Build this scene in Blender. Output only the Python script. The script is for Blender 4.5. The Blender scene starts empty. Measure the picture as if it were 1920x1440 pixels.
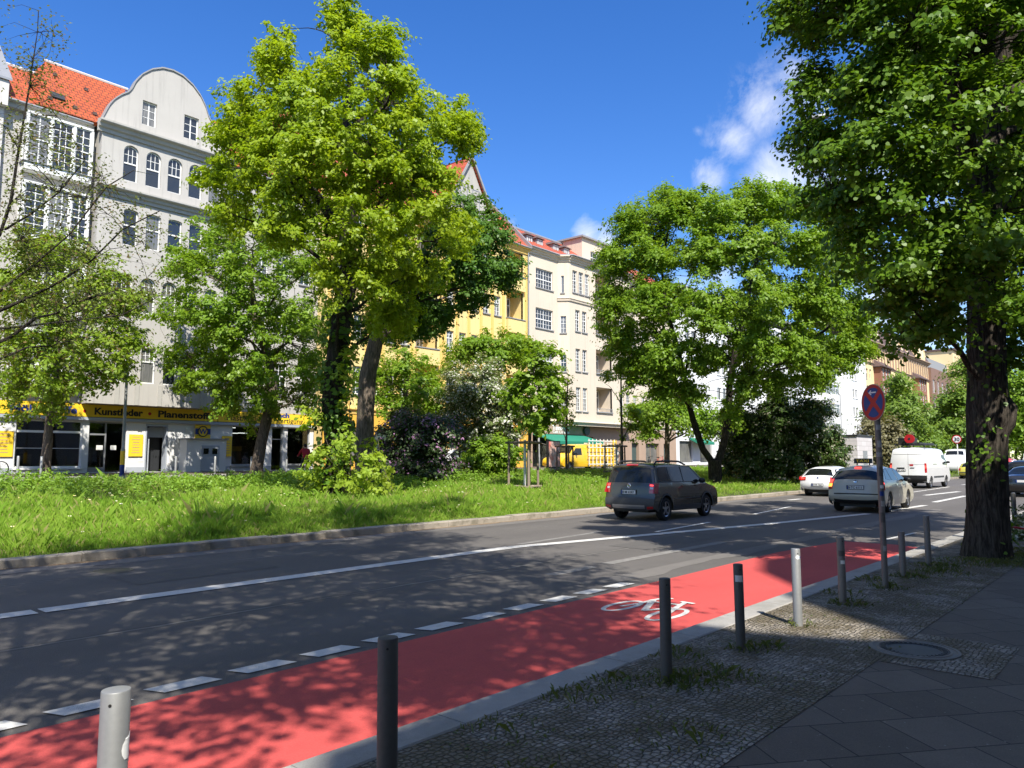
import bpy, math, random
import numpy as np
from mathutils import Vector, noise

R = math.radians
sc = bpy.context.scene
col = sc.collection
rnd = random.Random(7)

# ------------------------------------------------------------------ camera, sky, sun, exposure
cd = bpy.data.cameras.new('camera')
cam = bpy.data.objects.new('camera', cd)
col.objects.link(cam)
cam.location = (0, 0, 1.8)
cam.rotation_euler = (R(90 + 5.67), 0, R(41.484 - 90))
cd.sensor_width = 36
cd.lens = 26.25
cd.clip_start = 0.05
cd.clip_end = 5000
sc.camera = cam

SUN_D = Vector((0.65, 1.0, -1.4)).normalized()      # the way sunlight travels
sd = bpy.data.lights.new('sun', 'SUN')
sd.energy = 4.8
sd.angle = R(0.53)
sd.color = (1.0, 0.95, 0.86)
so = bpy.data.objects.new('sun', sd)
col.objects.link(so)
so.rotation_euler = SUN_D.to_track_quat('-Z', 'Y').to_euler()
SUN_EL = math.asin(-SUN_D.z)
SUN_AZ = math.atan2(-SUN_D.x, -SUN_D.y)

w = bpy.data.worlds.new('World')
sc.world = w
w.use_nodes = True
wn, wl = w.node_tree.nodes, w.node_tree.links
wn.clear()
wout = wn.new('ShaderNodeOutputWorld')
bg = wn.new('ShaderNodeBackground')
sky = wn.new('ShaderNodeTexSky')
sky.sky_type = 'NISHITA'
sky.sun_disc = False
sky.sun_elevation = SUN_EL
sky.sun_rotation = SUN_AZ
sky.air_density = 1.0
sky.dust_density = 0.25
sky.ozone_density = 3.0
sky.altitude = 50
bg.inputs['Strength'].default_value = 0.122
tc = wn.new('ShaderNodeTexCoord')
nz = wn.new('ShaderNodeTexNoise')
nz.inputs['Scale'].default_value = 11.0
nz.inputs['Detail'].default_value = 9.0
nz.inputs['Roughness'].default_value = 0.66
nz.inputs['Distortion'].default_value = 0.4
wl.new(tc.outputs['Generated'], nz.inputs['Vector'])


def wmath(op, a, b=None, clamp=False):
    n = wn.new('ShaderNodeMath')
    n.operation = op
    n.use_clamp = clamp
    for i, q in enumerate((a, b)):
        if q is None:
            continue
        if isinstance(q, (int, float)):
            n.inputs[i].default_value = q
        else:
            wl.new(q, n.inputs[i])
    return n.outputs[0]


# cumulus banks low over the street: direction, angular radius in degrees, thickness
CLOUDS = [(0.8386, 0.3416, 0.4243, 3.4, 0.85),
          (0.8514, 0.3018, 0.429, 3.6, 0.85),
          (0.8386, 0.382, 0.3884, 2.8, 0.7),
          (0.8391, 0.4129, 0.354, 1.9, 0.85),
          (0.8792, 0.335, 0.3388, 3.9, 1.0),
          (0.8982, 0.2848, 0.3348, 4, 0.9),
          (0.7777, 0.5574, 0.2906, 1.9, 1.3),
          (0.7953, 0.536, 0.2832, 2.0, 1.2),
          (0.7136, 0.6291, 0.3084, 1.4, 0.42),
          (0.9505, 0.2466, 0.1891, 5, 0.9),
          (0.9699, 0.1848, 0.1584, 5, 0.8),
          (0.8164, 0.4144, 0.4022, 0.9, 0.4),
          (0.9244, 0.1827, 0.3348, 9, 0.7),
          (0.8589, 0.4891, 0.1522, 8, 0.9),
          (0.8774, 0.421, 0.23, 3, 0.6),
          # unseen clouds overhead and behind the camera, added as white fill for shade
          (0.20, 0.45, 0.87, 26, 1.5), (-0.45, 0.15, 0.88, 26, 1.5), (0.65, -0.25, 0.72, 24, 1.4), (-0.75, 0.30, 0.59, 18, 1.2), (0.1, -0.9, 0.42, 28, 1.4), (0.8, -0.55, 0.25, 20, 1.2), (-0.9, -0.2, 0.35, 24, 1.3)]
tot = None
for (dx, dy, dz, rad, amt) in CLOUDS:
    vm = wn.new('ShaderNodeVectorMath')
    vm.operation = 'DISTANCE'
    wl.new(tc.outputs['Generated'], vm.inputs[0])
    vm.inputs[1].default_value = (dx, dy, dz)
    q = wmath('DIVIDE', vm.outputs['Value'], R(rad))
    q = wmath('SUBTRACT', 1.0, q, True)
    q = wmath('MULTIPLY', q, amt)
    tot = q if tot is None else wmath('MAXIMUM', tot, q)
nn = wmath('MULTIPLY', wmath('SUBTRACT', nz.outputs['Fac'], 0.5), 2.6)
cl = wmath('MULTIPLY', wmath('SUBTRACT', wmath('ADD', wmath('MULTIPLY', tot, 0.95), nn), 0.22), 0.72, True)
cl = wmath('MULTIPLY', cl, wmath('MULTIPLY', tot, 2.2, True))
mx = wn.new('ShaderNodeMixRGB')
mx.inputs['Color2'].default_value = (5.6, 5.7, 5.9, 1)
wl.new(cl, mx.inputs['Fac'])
hs = wn.new('ShaderNodeHueSaturation')
hs.inputs['Saturation'].default_value = 1.32
hs.inputs['Value'].default_value = 1.0
hs.inputs['Hue'].default_value = 0.513
wl.new(sky.outputs['Color'], hs.inputs['Color'])
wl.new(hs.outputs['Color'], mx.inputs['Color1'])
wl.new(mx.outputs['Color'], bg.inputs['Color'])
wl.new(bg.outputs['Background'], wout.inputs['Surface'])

sc.view_settings.view_transform = 'Standard'
sc.view_settings.look = 'None'
sc.view_settings.exposure = 0.87
sc.view_settings.gamma = 1.0
sc.view_settings.use_curve_mapping = False
sc.cycles.max_bounces = 6
sc.cycles.diffuse_bounces = 3
sc.cycles.glossy_bounces = 3
sc.cycles.transmission_bounces = 4
sc.cycles.transparent_max_bounces = 6
sc.cycles.caustics_reflective = False
sc.cycles.caustics_refractive = False
sc.cycles.use_denoising = True


# ------------------------------------------------------------------ materials
def new_mat(name):
    m = bpy.data.materials.new(name)
    m.use_nodes = True
    nt = m.node_tree
    return m, nt, nt.nodes['Principled BSDF']


class NT:
    """tiny node helper"""
    def __init__(s, nt):
        s.nt = nt

    def n(s, typ, **kw):
        o = s.nt.nodes.new(typ)
        for k, v in kw.items():
            setattr(o, k, v)
        return o

    def link(s, a, b):
        s.nt.links.new(a, b)

    def put(s, sock, v):
        if isinstance(v, bpy.types.NodeSocket):
            s.link(v, sock)
        else:
            sock.default_value = v

    def math(s, op, a, b=0.0, clamp=False):
        o = s.n('ShaderNodeMath', operation=op, use_clamp=clamp)
        s.put(o.inputs[0], a)
        s.put(o.inputs[1], b)
        return o.outputs[0]

    def mix(s, f, a, b, mode='MIX'):
        o = s.n('ShaderNodeMixRGB', blend_type=mode)
        s.put(o.inputs[0], f)
        s.put(o.inputs[1], a if isinstance(a, bpy.types.NodeSocket) else (*a[:3], 1))
        s.put(o.inputs[2], b if isinstance(b, bpy.types.NodeSocket) else (*b[:3], 1))
        return o.outputs[0]

    def ramp(s, f, stops):
        o = s.n('ShaderNodeValToRGB')
        e = o.color_ramp.elements
        e[0].position, e[0].color = stops[0][0], (*stops[0][1], 1)
        e[1].position, e[1].color = stops[-1][0], (*stops[-1][1], 1)
        for p, c in stops[1:-1]:
            k = e.new(p)
            k.color = (*c, 1)
        s.put(o.inputs[0], f)
        return o.outputs[0]

    def step(s, f, a, b):
        o = s.n('ShaderNodeMapRange', interpolation_type='SMOOTHSTEP')
        s.put(o.inputs[0], f)
        o.inputs[1].default_value = a
        o.inputs[2].default_value = b
        return o.outputs[0]

    def noise(s, vec, scale, detail=4, rough=.55, dist=0):
        o = s.n('ShaderNodeTexNoise')
        if vec is not None:
            s.link(vec, o.inputs['Vector'])
        o.inputs['Scale'].default_value = scale
        o.inputs['Detail'].default_value = detail
        o.inputs['Roughness'].default_value = rough
        o.inputs['Distortion'].default_value = dist
        return o.outputs['Fac']

    def obj(s):
        return s.n('ShaderNodeTexCoord').outputs['Object']

    def mapped(s, scale=(1, 1, 1), rot=(0, 0, 0), loc=(0, 0, 0), vec=None):
        o = s.n('ShaderNodeMapping')
        s.link(vec if vec is not None else s.obj(), o.inputs['Vector'])
        o.inputs['Scale'].default_value = scale
        o.inputs['Rotation'].default_value = rot
        o.inputs['Location'].default_value = loc
        return o.outputs[0]

    def bump(s, h, strength, dist=0.02):
        o = s.n('ShaderNodeBump')
        s.link(h, o.inputs['Height'])
        o.inputs['Strength'].default_value = strength
        o.inputs['Distance'].default_value = dist
        return o.outputs[0]


def M(name, c, rough=.75, var=.12, scale=3.0, fine=60.0, metal=0.0, spec=.4, bump=0.0, streak=0.0, coat=0.0, emit=None):
    """a plain surface with large blotches, fine grain and optional run-off streaks"""
    m, nt, b = new_mat(name)
    t = NT(nt)
    v = t.obj()
    a = t.noise(v, scale, 5, .6)
    f = t.noise(v, fine, 3, .6)
    k = t.math('ADD', t.math('MULTIPLY', t.math('SUBTRACT', a, .5), 2.4 * var), t.math('MULTIPLY', t.math('SUBTRACT', f, .5), 1.3 * var))
    if streak:
        s_ = t.noise(t.mapped((2.6, 2.6, .16)), 1.5, 6, .65)
        k = t.math('SUBTRACT', k, t.math('MULTIPLY', t.step(s_, .5, .75), streak))
    k = t.math('ADD', k, 1.0)
    cc = t.mix(1.0, c, k, 'MULTIPLY')
    t.link(cc, b.inputs['Base Color'])
    t.put(b.inputs['Roughness'], t.math('ADD', rough - .06, t.math('MULTIPLY', a, .12), True))
    b.inputs['Metallic'].default_value = metal
    b.inputs['Specular IOR Level'].default_value = spec
    b.inputs['Coat Weight'].default_value = coat
    b.inputs['Coat Roughness'].default_value = .04
    if bump:
        t.link(t.bump(f, bump, .01), b.inputs['Normal'])
    if emit:
        b.inputs['Emission Color'].default_value = (*emit[:3], 1)
        b.inputs['Emission Strength'].default_value = emit[3]
    return m


def leaf_mat(name, c1, c2, trans=.42, c3=None, p3=.0):
    """two leaf colours picked per leaf, part of the light passes through"""
    m, nt, b = new_mat(name)
    t = NT(nt)
    g = t.n('ShaderNodeNewGeometry')
    r = g.outputs['Random Per Island']
    big = t.noise(t.obj(), .55, 3, .6)
    f = t.math('ADD', t.math('MULTIPLY', r, .6), t.math('MULTIPLY', t.step(big, .35, .65), .4))
    c = t.mix(f, c1, c2)
    if c3:
        c = t.mix(t.math('GREATER_THAN', r, 1 - p3), c, c3)
    t.link(c, b.inputs['Base Color'])
    b.inputs['Roughness'].default_value = .45
    b.inputs['Specular IOR Level'].default_value = .35
    tr = t.n('ShaderNodeBsdfTranslucent')
    t.link(t.mix(.55, c, t.mix(1, c, (1.9, 1.75, .5), 'MULTIPLY')), tr.inputs['Color'])
    ms = t.n('ShaderNodeMixShader')
    ms.inputs[0].default_value = trans
    t.link(b.outputs[0], ms.inputs[1])
    t.link(tr.outputs[0], ms.inputs[2])
    t.link(ms.outputs[0], nt.nodes['Material Output'].inputs['Surface'])
    return m


def bark_mat(name, c1, c2):
    m, nt, b = new_mat(name)
    t = NT(nt)
    a = t.noise(t.mapped((9, 9, 1.3)), 2.2, 6, .7, .6)
    g = t.noise(t.obj(), 1.1, 4, .6)
    c = t.mix(t.step(a, .38, .66), c1, c2)
    c = t.mix(t.math('MULTIPLY', t.step(g, .52, .72), .5), c, (.05, .07, .03))
    t.link(c, b.inputs['Base Color'])
    b.inputs['Roughness'].default_value = .93
    b.inputs['Specular IOR Level'].default_value = .15
    t.link(t.bump(a, 1.0, .06), b.inputs['Normal'])
    return m


def roof_mat(name, c1, c2, dark):
    m, nt, b = new_mat(name)
    t = NT(nt)
    sp = t.n('ShaderNodeSeparateXYZ')
    t.link(t.obj(), sp.inputs[0])
    cb = t.n('ShaderNodeCombineXYZ')
    t.link(sp.outputs['X'], cb.inputs['X'])
    t.link(t.math('ADD', sp.outputs['Z'], t.math('MULTIPLY', t.math('SINE', t.math('MULTIPLY', sp.outputs['X'], 24.0)), .03)), cb.inputs['Y'])
    bt = t.n('ShaderNodeTexBrick', offset=.5)
    t.link(cb.outputs[0], bt.inputs['Vector'])
    bt.inputs['Color1'].default_value = (*c1, 1)
    bt.inputs['Color2'].default_value = (*c2, 1)
    bt.inputs['Mortar'].default_value = (*dark, 1)
    bt.inputs['Scale'].default_value = 1
    bt.inputs['Mortar Size'].default_value = .03
    bt.inputs['Mortar Smooth'].default_value = .6
    bt.inputs['Brick Width'].default_value = .32
    bt.inputs['Row Height'].default_value = .25
    n1 = t.noise(t.obj(), .9, 5, .6)
    c = t.mix(1, bt.outputs['Color'], t.math('ADD', .72, t.math('MULTIPLY', n1, .56)), 'MULTIPLY')
    t.link(c, b.inputs['Base Color'])
    b.inputs['Roughness'].default_value = .7
    saw = t.math('FRACT', t.math('MULTIPLY', sp.outputs['Z'], 4.0))
    t.link(t.bump(saw, .6, .05), b.inputs['Normal'])
    return m


def glass_mat(name, c=(.02, .025, .03), var=True):
    """window pane: dark room behind, the street mirrored in it, some net curtains"""
    m, nt, b = new_mat(name)
    t = NT(nt)
    oi = t.n('ShaderNodeObjectInfo')
    r = oi.outputs['Random']
    cur = t.math('GREATER_THAN', r, .55)
    folds = t.noise(t.mapped((9, 9, .6)), 2.0, 3, .5)
    cc = t.mix(t.math('MULTIPLY', folds, .8), c, (.42, .41, .38))
    cc = t.mix(t.math('MULTIPLY', cur, .8), c, cc)
    t.link(cc, b.inputs['Base Color'])
    b.inputs['Roughness'].default_value = .06
    b.inputs['Specular IOR Level'].default_value = .9
    n = t.noise(t.obj(), 1.6, 2, .5)
    t.link(t.bump(n, .12, .05), b.inputs['Normal'])
    return m


MT = {}
MT['white_frame'] = M('white painted wood', (.74, .74, .71), .5, .05)
MT['glass'] = glass_mat('window glass')
MT['shop_glass'] = glass_mat('shop glass', (.012, .014, .015))
MT['car_glass'] = M('car glass', (.010, .012, .012), .05, .02, spec=.45)
MT['grey_plaster'] = M('grey plaster', (.43, .41, .375), .9, .11, .5, 30, streak=.24, bump=.12)
MT['pale_plaster'] = M('pale plaster', (.56, .53, .50), .9, .07, .5, 30, streak=.10)
MT['trim_plaster'] = M('cornice plaster', (.40, .385, .35), .9, .1, 1.0, 30, streak=.2)
MT['shop_white'] = M('white shop wall', (.66, .66, .65), .8, .06, .8)
MT['shop_grey'] = M('grey plinth', (.36, .39, .43), .8, .08)
MT['yellow_plaster'] = M('yellow plaster', (.72, .55, .235), .9, .07, .5, 30, streak=.12)
MT['yellow_trim'] = M('deep yellow trim', (.72, .48, .14), .9, .06, .7)
MT['orange_plaster'] = M('orange plaster', (.72, .40, .055), .9, .08, .6, 30, streak=.12)
MT['cream_plaster'] = M('cream plaster', (.60, .515, .405), .9, .07, .5, 30, streak=.14)
MT['white_plaster'] = M('white plaster', (.70, .70, .69), .9, .07, .5, 30, streak=.15)
MT['brown_stone'] = M('brown stone', (.36, .26, .19), .85, .14, .9, 20)
MT['ochre_plaster'] = M('ochre plaster', (.74, .56, .31), .9, .08, .6)
MT['brick'] = M('red brown brick', (.25, .115, .075), .9, .15, .8, 25)
MT['dark_brick'] = M('dark brick', (.20, .12, .09), .9, .12, .8, 25)
MT['sill_grey'] = M('zinc grey', (.27, .27, .27), .55, .1)
MT['gutter'] = M('zinc gutter', (.30, .31, .32), .45, .1, metal=.4)
MT['roof_orange'] = roof_mat('orange clay tiles', (.42, .078, .017), (.35, .062, .014), (.09, .018, .007))
MT['roof_red'] = roof_mat('red clay tiles', (.46, .10, .045), (.38, .075, .035), (.13, .03, .02))
MT['roof_brown'] = roof_mat('brown slate', (.13, .08, .065), (.11, .07, .06), (.05, .03, .03))
MT['dark_metal'] = M('dark metal', (.035, .036, .038), .5, .1, metal=.3)
MT['black'] = M('black rubber', (.012, .012, .012), .75, .1)
MT['galv'] = M('galvanised steel', (.33, .335, .33), .5, .16, 2.2, 40, metal=.55, streak=.12)
MT['galv_dark'] = M('weathered steel', (.10, .095, .085), .6, .2, 2.2, 40, metal=.4, streak=.2)
MT['galv_mid'] = M('dull grey steel', (.17, .155, .135), .55, .2, 2.2, 40, metal=.25, streak=.2)
MT['dirty_paper'] = M('weathered sticker', (.34, .33, .30), .8, .3, 30)
MT['wood_old'] = M('weathered wood', (.24, .19, .145), .9, .2, 3, 40, streak=.25, bump=.3)
MT['sign_yellow'] = M('yellow sign', (.85, .56, .03), .55, .05)
MT['sign_blue'] = M('blue lettering', (.03, .05, .22), .5, .04)
MT['ink'] = M('black lettering', (.02, .02, .022), .6, .04)
MT['white_paint'] = M('white lacquer', (.76, .76, .74), .4, .05)
MT['sign_red'] = M('red sign sheet', (.42, .012, .02), .45, .05)
MT['sign_navy'] = M('blue sign sheet', (.012, .045, .22), .45, .05)
MT['green_cloth'] = M('green awning cloth', (.015, .19, .12), .8, .08)
MT['lamp_white'] = M('lamp glass', (.7, .7, .68), .3, .03)
MT['chrome'] = M('chrome', (.6, .6, .6), .15, .02, metal=1)
MT['door_dark'] = M('dark door', (.03, .032, .035), .4, .1)
MT['door_green'] = M('dark green door', (.055, .085, .08), .5, .1)
MT['interior'] = M('shop interior', (.02, .02, .02), .9, .2)
MT['tube_light'] = M('fluorescent tube', (.9, .9, .85), .5, .0, emit=(1, .97, .9, 2.0))
MT['paper'] = M('paper', (.7, .7, .66), .8, .05)
MT['red_cloth'] = M('red jacket', (.38, .02, .03), .85, .1)
MT['white_cloth'] = M('white shirt', (.72, .71, .68), .85, .06)
MT['dark_cloth'] = M('dark cloth', (.03, .032, .045), .9, .1)
MT['skin'] = M('skin', (.55, .33, .24), .6, .04)
MT['hair'] = M('dark hair', (.02, .014, .01), .6, .1)
MT['bark_dark'] = bark_mat('dark bark', (.018, .015, .012), (.075, .062, .05))
MT['bark_grey'] = bark_mat('grey bark', (.085, .068, .052), (.24, .19, .15))
MT['bark_lime'] = bark_mat('lime bark', (.022, .018, .014), (.105, .088, .07))


# ------------------------------------------------------------------ mesh builder
class MB:
    def __init__(s):
        s.v, s.f, s.fm, s.m = [], [], [], 0

    def add(s, vs, fs):
        n = len(s.v)
        s.v.extend(vs)
        for f in fs:
            s.f.append(tuple(i + n for i in f))
            s.fm.append(s.m)
        return s

    def poly(s, *p):
        return s.add(list(p), [tuple(range(len(p)))])

    def box(s, x0, x1, y0, y1, z0, z1):
        return s.add([(x0, y0, z0), (x1, y0, z0), (x1, y1, z0), (x0, y1, z0), (x0, y0, z1), (x1, y0, z1), (x1, y1, z1), (x0, y1, z1)],
                     [(0, 3, 2, 1), (4, 5, 6, 7), (0, 1, 5, 4), (1, 2, 6, 5), (2, 3, 7, 6), (3, 0, 4, 7)])

    def prism(s, pts, fn0, fn1):
        """closed outline pts (a, b) placed by fn0 and fn1, joined by side faces"""
        n = len(pts)
        vs = [fn0(*p) for p in pts] + [fn1(*p) for p in pts]
        fs = [tuple(range(n))[::-1], tuple(range(n, 2 * n))] + [(i, (i + 1) % n, n + (i + 1) % n, n + i) for i in range(n)]
        return s.add(vs, fs)

    def tube(s, pts, rad, n=8, cap=True, bumpy=0.0):
        pts = [Vector(p) for p in pts]
        if isinstance(rad, (int, float)):
            rad = [rad] * len(pts)
        b = len(s.v)
        u = None
        for i, p in enumerate(pts):
            d = (pts[min(i + 1, len(pts) - 1)] - pts[max(i - 1, 0)])
            d = d.normalized() if d.length > 1e-9 else Vector((0, 0, 1))
            if u is None:
                u = d.orthogonal().normalized()
            u = (u - d * u.dot(d))
            u = u.normalized() if u.length > 1e-6 else d.orthogonal().normalized()
            q = d.cross(u)
            for k in range(n):
                a = 2 * math.pi * k / n
                r = rad[i]
                if bumpy:
                    dirn = u * math.cos(a) + q * math.sin(a)
                    r *= 1 + bumpy * (noise.noise(Vector((dirn.x * 2.6, dirn.y * 2.6, p.z * .7 + p.x))) + .6 * noise.noise(Vector((dirn.x * 7, dirn.y * 7, p.z * 1.2))))
                s.v.append(tuple(p + (u * math.cos(a) + q * math.sin(a)) * r))
        for i in range(len(pts) - 1):
            for k in range(n):
                a, c = b + i * n + k, b + i * n + (k + 1) % n
                s.f.append((a, c, c + n, a + n))
                s.fm.append(s.m)
        if cap:
            s.f.append(tuple(b + k for k in range(n))[::-1])
            s.f.append(tuple(b + (len(pts) - 1) * n + k for k in range(n)))
            s.fm += [s.m, s.m]
        return s

    def lathe(s, prof, fn, n=24):
        """prof (radius, height) turned round an axis; fn(a, b, h) places it"""
        b = len(s.v)
        for (r, h) in prof:
            for k in range(n):
                a = 2 * math.pi * k / n
                s.v.append(tuple(fn(r * math.cos(a), r * math.sin(a), h)))
        for i in range(len(prof) - 1):
            for k in range(n):
                a, c = b + i * n + k, b + i * n + (k + 1) % n
                s.f.append((a, c, c + n, a + n))
                s.fm.append(s.m)
        return s

    def grid(s, rows, close=False):
        b = len(s.v)
        m = len(rows[0])
        for r in rows:
            s.v.extend([tuple(p) for p in r])
        for i in range(len(rows) - 1):
            for k in range(m - 1):
                s.f.append((b + i * m + k, b + i * m + k + 1, b + (i + 1) * m + k + 1, b + (i + 1) * m + k))
                s.fm.append(s.m)
        return s

    def mesh(s, name, mats, org=None, smooth=False):
        me = bpy.data.meshes.new(name)
        vs = s.v if org is None else [(p[0] - org[0], p[1] - org[1], p[2] - org[2]) for p in s.v]
        me.from_pydata(vs, [], s.f)
        for m in (mats if isinstance(mats, (list, tuple)) else [mats]):
            me.materials.append(m)
        if s.fm and max(s.fm):
            me.polygons.foreach_set('material_index', s.fm)
        if smooth:
            me.polygons.foreach_set('use_smooth', [True] * len(me.polygons))
            me.set_sharp_from_angle(angle=R(smooth if smooth > 1 else 38))
        me.update()
        return me

    def build(s, name, mats, parent=None, org=None, smooth=False, place=False):
        o = bpy.data.objects.new(name, s.mesh(name, mats, org, smooth))
        col.objects.link(o)
        if parent:
            o.parent = parent
        if place:
            o.location = org
        return o


def tag(o, label=None, cat=None, group=None, kind=None):
    for k, v in (('label', label), ('category', cat), ('group', group), ('kind', kind)):
        if v:
            o[k] = v
    return o


def thing(name, label, cat, loc=(0, 0, 0), rz=0.0, group=None):
    o = bpy.data.objects.new(name, None)
    o.empty_display_size = .2
    col.objects.link(o)
    o.location = loc
    o.rotation_euler = (0, 0, rz)
    return tag(o, label, cat, group)


def copy_tree(o, parent=None):
    c = o.copy()
    col.objects.link(c)
    c.parent = parent
    for ch in list(o.children):
        copy_tree(ch, c)
    return c


def text_mb(txt, size, fn, mb=None, bold=0.0, align='LEFT', width=None, depth=.012):
    """lettering as mesh: fn(a, b, d) places a point a along, b up, d out of the sign"""
    cu = bpy.data.curves.new('lettering', 'FONT')
    cu.body = txt
    cu.size = size
    cu.align_x = align
    cu.offset = bold
    cu.resolution_u = 3
    cu.extrude = depth / 2
    o = bpy.data.objects.new('lettering', cu)
    col.objects.link(o)
    dg = bpy.context.evaluated_depsgraph_get()
    me = bpy.data.meshes.new_from_object(o.evaluated_get(dg))
    mb = mb or MB()
    k = 1.0
    if width:
        xs = [v.co.x for v in me.vertices]
        k = width / max(1e-6, max(xs) - min(xs))
    mb.add([tuple(fn(v.co.x * k, v.co.y, v.co.z + depth / 2)) for v in me.vertices], [tuple(p.vertices) for p in me.polygons])
    bpy.data.objects.remove(o)
    bpy.data.curves.remove(cu)
    bpy.data.meshes.remove(me)
    return mb


def pydata(name, verts, faces_n, mat):
    """fast mesh: verts array, every face has faces_n consecutive vertices"""
    n = len(verts)
    me = bpy.data.meshes.new(name)
    me.vertices.add(n)
    me.vertices.foreach_set('co', verts.astype(np.float32).ravel())
    nf = n // faces_n
    me.loops.add(n)
    me.loops.foreach_set('vertex_index', np.arange(n, dtype=np.int32))
    me.polygons.add(nf)
    me.polygons.foreach_set('loop_start', np.arange(0, n, faces_n, dtype=np.int32))
    me.materials.append(mat)
    me.update(calc_edges=True)
    return me


# ------------------------------------------------------------------ ground, road, pavements
def asphalt_mat(name, c, seam=False):
    m, nt, b = new_mat(name)
    t = NT(nt)
    v = t.obj()
    big = t.noise(t.mapped((.35, 1.2, 1)), .5, 5, .6)
    mid = t.noise(v, 2.2, 5, .6)
    grain = t.noise(v, 95, 3, .75)
    g2 = t.n('ShaderNodeTexVoronoi')
    g2.inputs['Scale'].default_value = 75
    t.link(v, g2.inputs['Vector'])
    k = t.math('ADD', .62, t.math('MULTIPLY', big, .34))
    k = t.math('ADD', k, t.math('MULTIPLY', mid, .22))
    k = t.math('ADD', k, t.math('MULTIPLY', t.math('SUBTRACT', grain, .5), 1.3))
    k = t.math('ADD', k, t.math('MULTIPLY', t.math('LESS_THAN', g2.outputs['Distance'], .24), .28))
    c_ = t.mix(1, c, k, 'MULTIPLY')
    # oil track darkening between the wheel paths, and old crack-sealing runs
    sp = t.n('ShaderNodeSeparateXYZ')
    t.link(v, sp.inputs[0])
    wob = t.noise(t.mapped((.7, .7, 1)), .9, 5, .65)
    if seam:
        trk = t.math('COSINE', t.math('MULTIPLY', t.math('SUBTRACT', sp.outputs['Y'], 7.05), 3.3))
        c_ = t.mix(1, c_, t.math('ADD', 1.0, t.math('MULTIPLY', trk, .055)), 'MULTIPLY')
        oil = t.noise(t.mapped((.5, 2.2, 1)), 2.6, 6, .75)
        c_ = t.mix(t.math('MULTIPLY', t.step(oil, .60, .74), .45), c_, (.035, .034, .033))
        for yy, wdt in ((8.35, .03), (12.6, .024)):
            d = t.math('ABSOLUTE', t.math('SUBTRACT', t.math('ADD', sp.outputs['Y'], t.math('MULTIPLY', t.math('SUBTRACT', wob, .5), .22)), yy))
            ln = t.math('SUBTRACT', 1.0, t.step(d, wdt * .5, wdt * 1.6))
            br = t.step(t.noise(t.mapped((.25, 1, 1)), 1.2, 3), .35, .6)
            c_ = t.mix(t.math('MULTIPLY', t.math('MULTIPLY', ln, br), .9), c_, (.22, .205, .18))
            ld = t.math('SUBTRACT', 1.0, t.step(t.math('ABSOLUTE', t.math('ADD', d, -.05)), .01, .03))
            c_ = t.mix(t.math('MULTIPLY', ld, .5), c_, (.02, .02, .02))
    t.link(c_, b.inputs['Base Color'])
    b.inputs['Roughness'].default_value = .82
    b.inputs['Specular IOR Level'].default_value = .35
    t.link(t.bump(grain, .55, .008), b.inputs['Normal'])
    return m


def red_mat():
    m, nt, b = new_mat('red cycle lane coating')
    t = NT(nt)
    v = t.obj()
    big = t.noise(t.mapped((.5, 1.4, 1)), .9, 5, .6)
    grain = t.noise(v, 110, 3, .7)
    dirt = t.noise(v, 3.5, 6, .7)
    k = t.math('ADD', .72, t.math('MULTIPLY', big, .4))
    k = t.math('ADD', k, t.math('MULTIPLY', t.math('SUBTRACT', grain, .5), .75))
    c = t.mix(1, (.53, .080, .072), k, 'MULTIPLY')
    c = t.mix(t.math('MULTIPLY', t.step(dirt, .56, .78), .38), c, (.20, .05, .05))
    # tyre and dust marks running along the lane
    tr = t.noise(t.mapped((.12, 5, 1)), 1.6, 5, .65)
    c = t.mix(t.math('MULTIPLY', t.step(tr, .56, .72), .22), c, (.16, .05, .05))
    t.link(c, b.inputs['Base Color'])
    b.inputs['Roughness'].default_value = .8
    b.inputs['Specular IOR Level'].default_value = .3
    t.link(t.bump(grain, .5, .008), b.inputs['Normal'])
    return m


def slab_mat():
    m, nt, b = new_mat('diagonal concrete slabs')
    t = NT(nt)
    v = t.mapped(rot=(0, 0, R(38)))
    wv = t.noise(t.obj(), 1.3, 3)
    bt = t.n('ShaderNodeTexBrick', offset=.5)
    t.link(v, bt.inputs['Vector'])
    bt.inputs['Scale'].default_value = 1
    bt.inputs['Color1'].default_value = (.112, .088, .066, 1)
    bt.inputs['Color2'].default_value = (.160, .128, .098, 1)
    bt.inputs['Mortar'].default_value = (.012, .013, .011, 1)
    bt.inputs['Brick Width'].default_value = .50
    bt.inputs['Row Height'].default_value = .50
    bt.inputs['Mortar Size'].default_value = .0055
    bt.inputs['Mortar Smooth'].default_value = .3
    grain = t.noise(t.obj(), 120, 3, .7)
    st = t.noise(t.obj(), 3.0, 6, .7)
    c = t.mix(1, bt.outputs['Color'], t.math('ADD', .62, t.math('ADD', t.math('MULTIPLY', st, .45), t.math('MULTIPLY', t.math('SUBTRACT', grain, .5), .9))), 'MULTIPLY')
    sp = t.noise(t.obj(), 26, 2, .5)
    c = t.mix(t.step(sp, .70, .74), c, (.23, .21, .17))
    t.link(c, b.inputs['Base Color'])
    b.inputs['Roughness'].default_value = .8
    h = t.math('ADD', t.math('MULTIPLY', bt.outputs['Fac'], -1.0), t.math('MULTIPLY', grain, .25))
    t.link(t.bump(h, .6, .012), b.inputs['Normal'])
    return m


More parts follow.
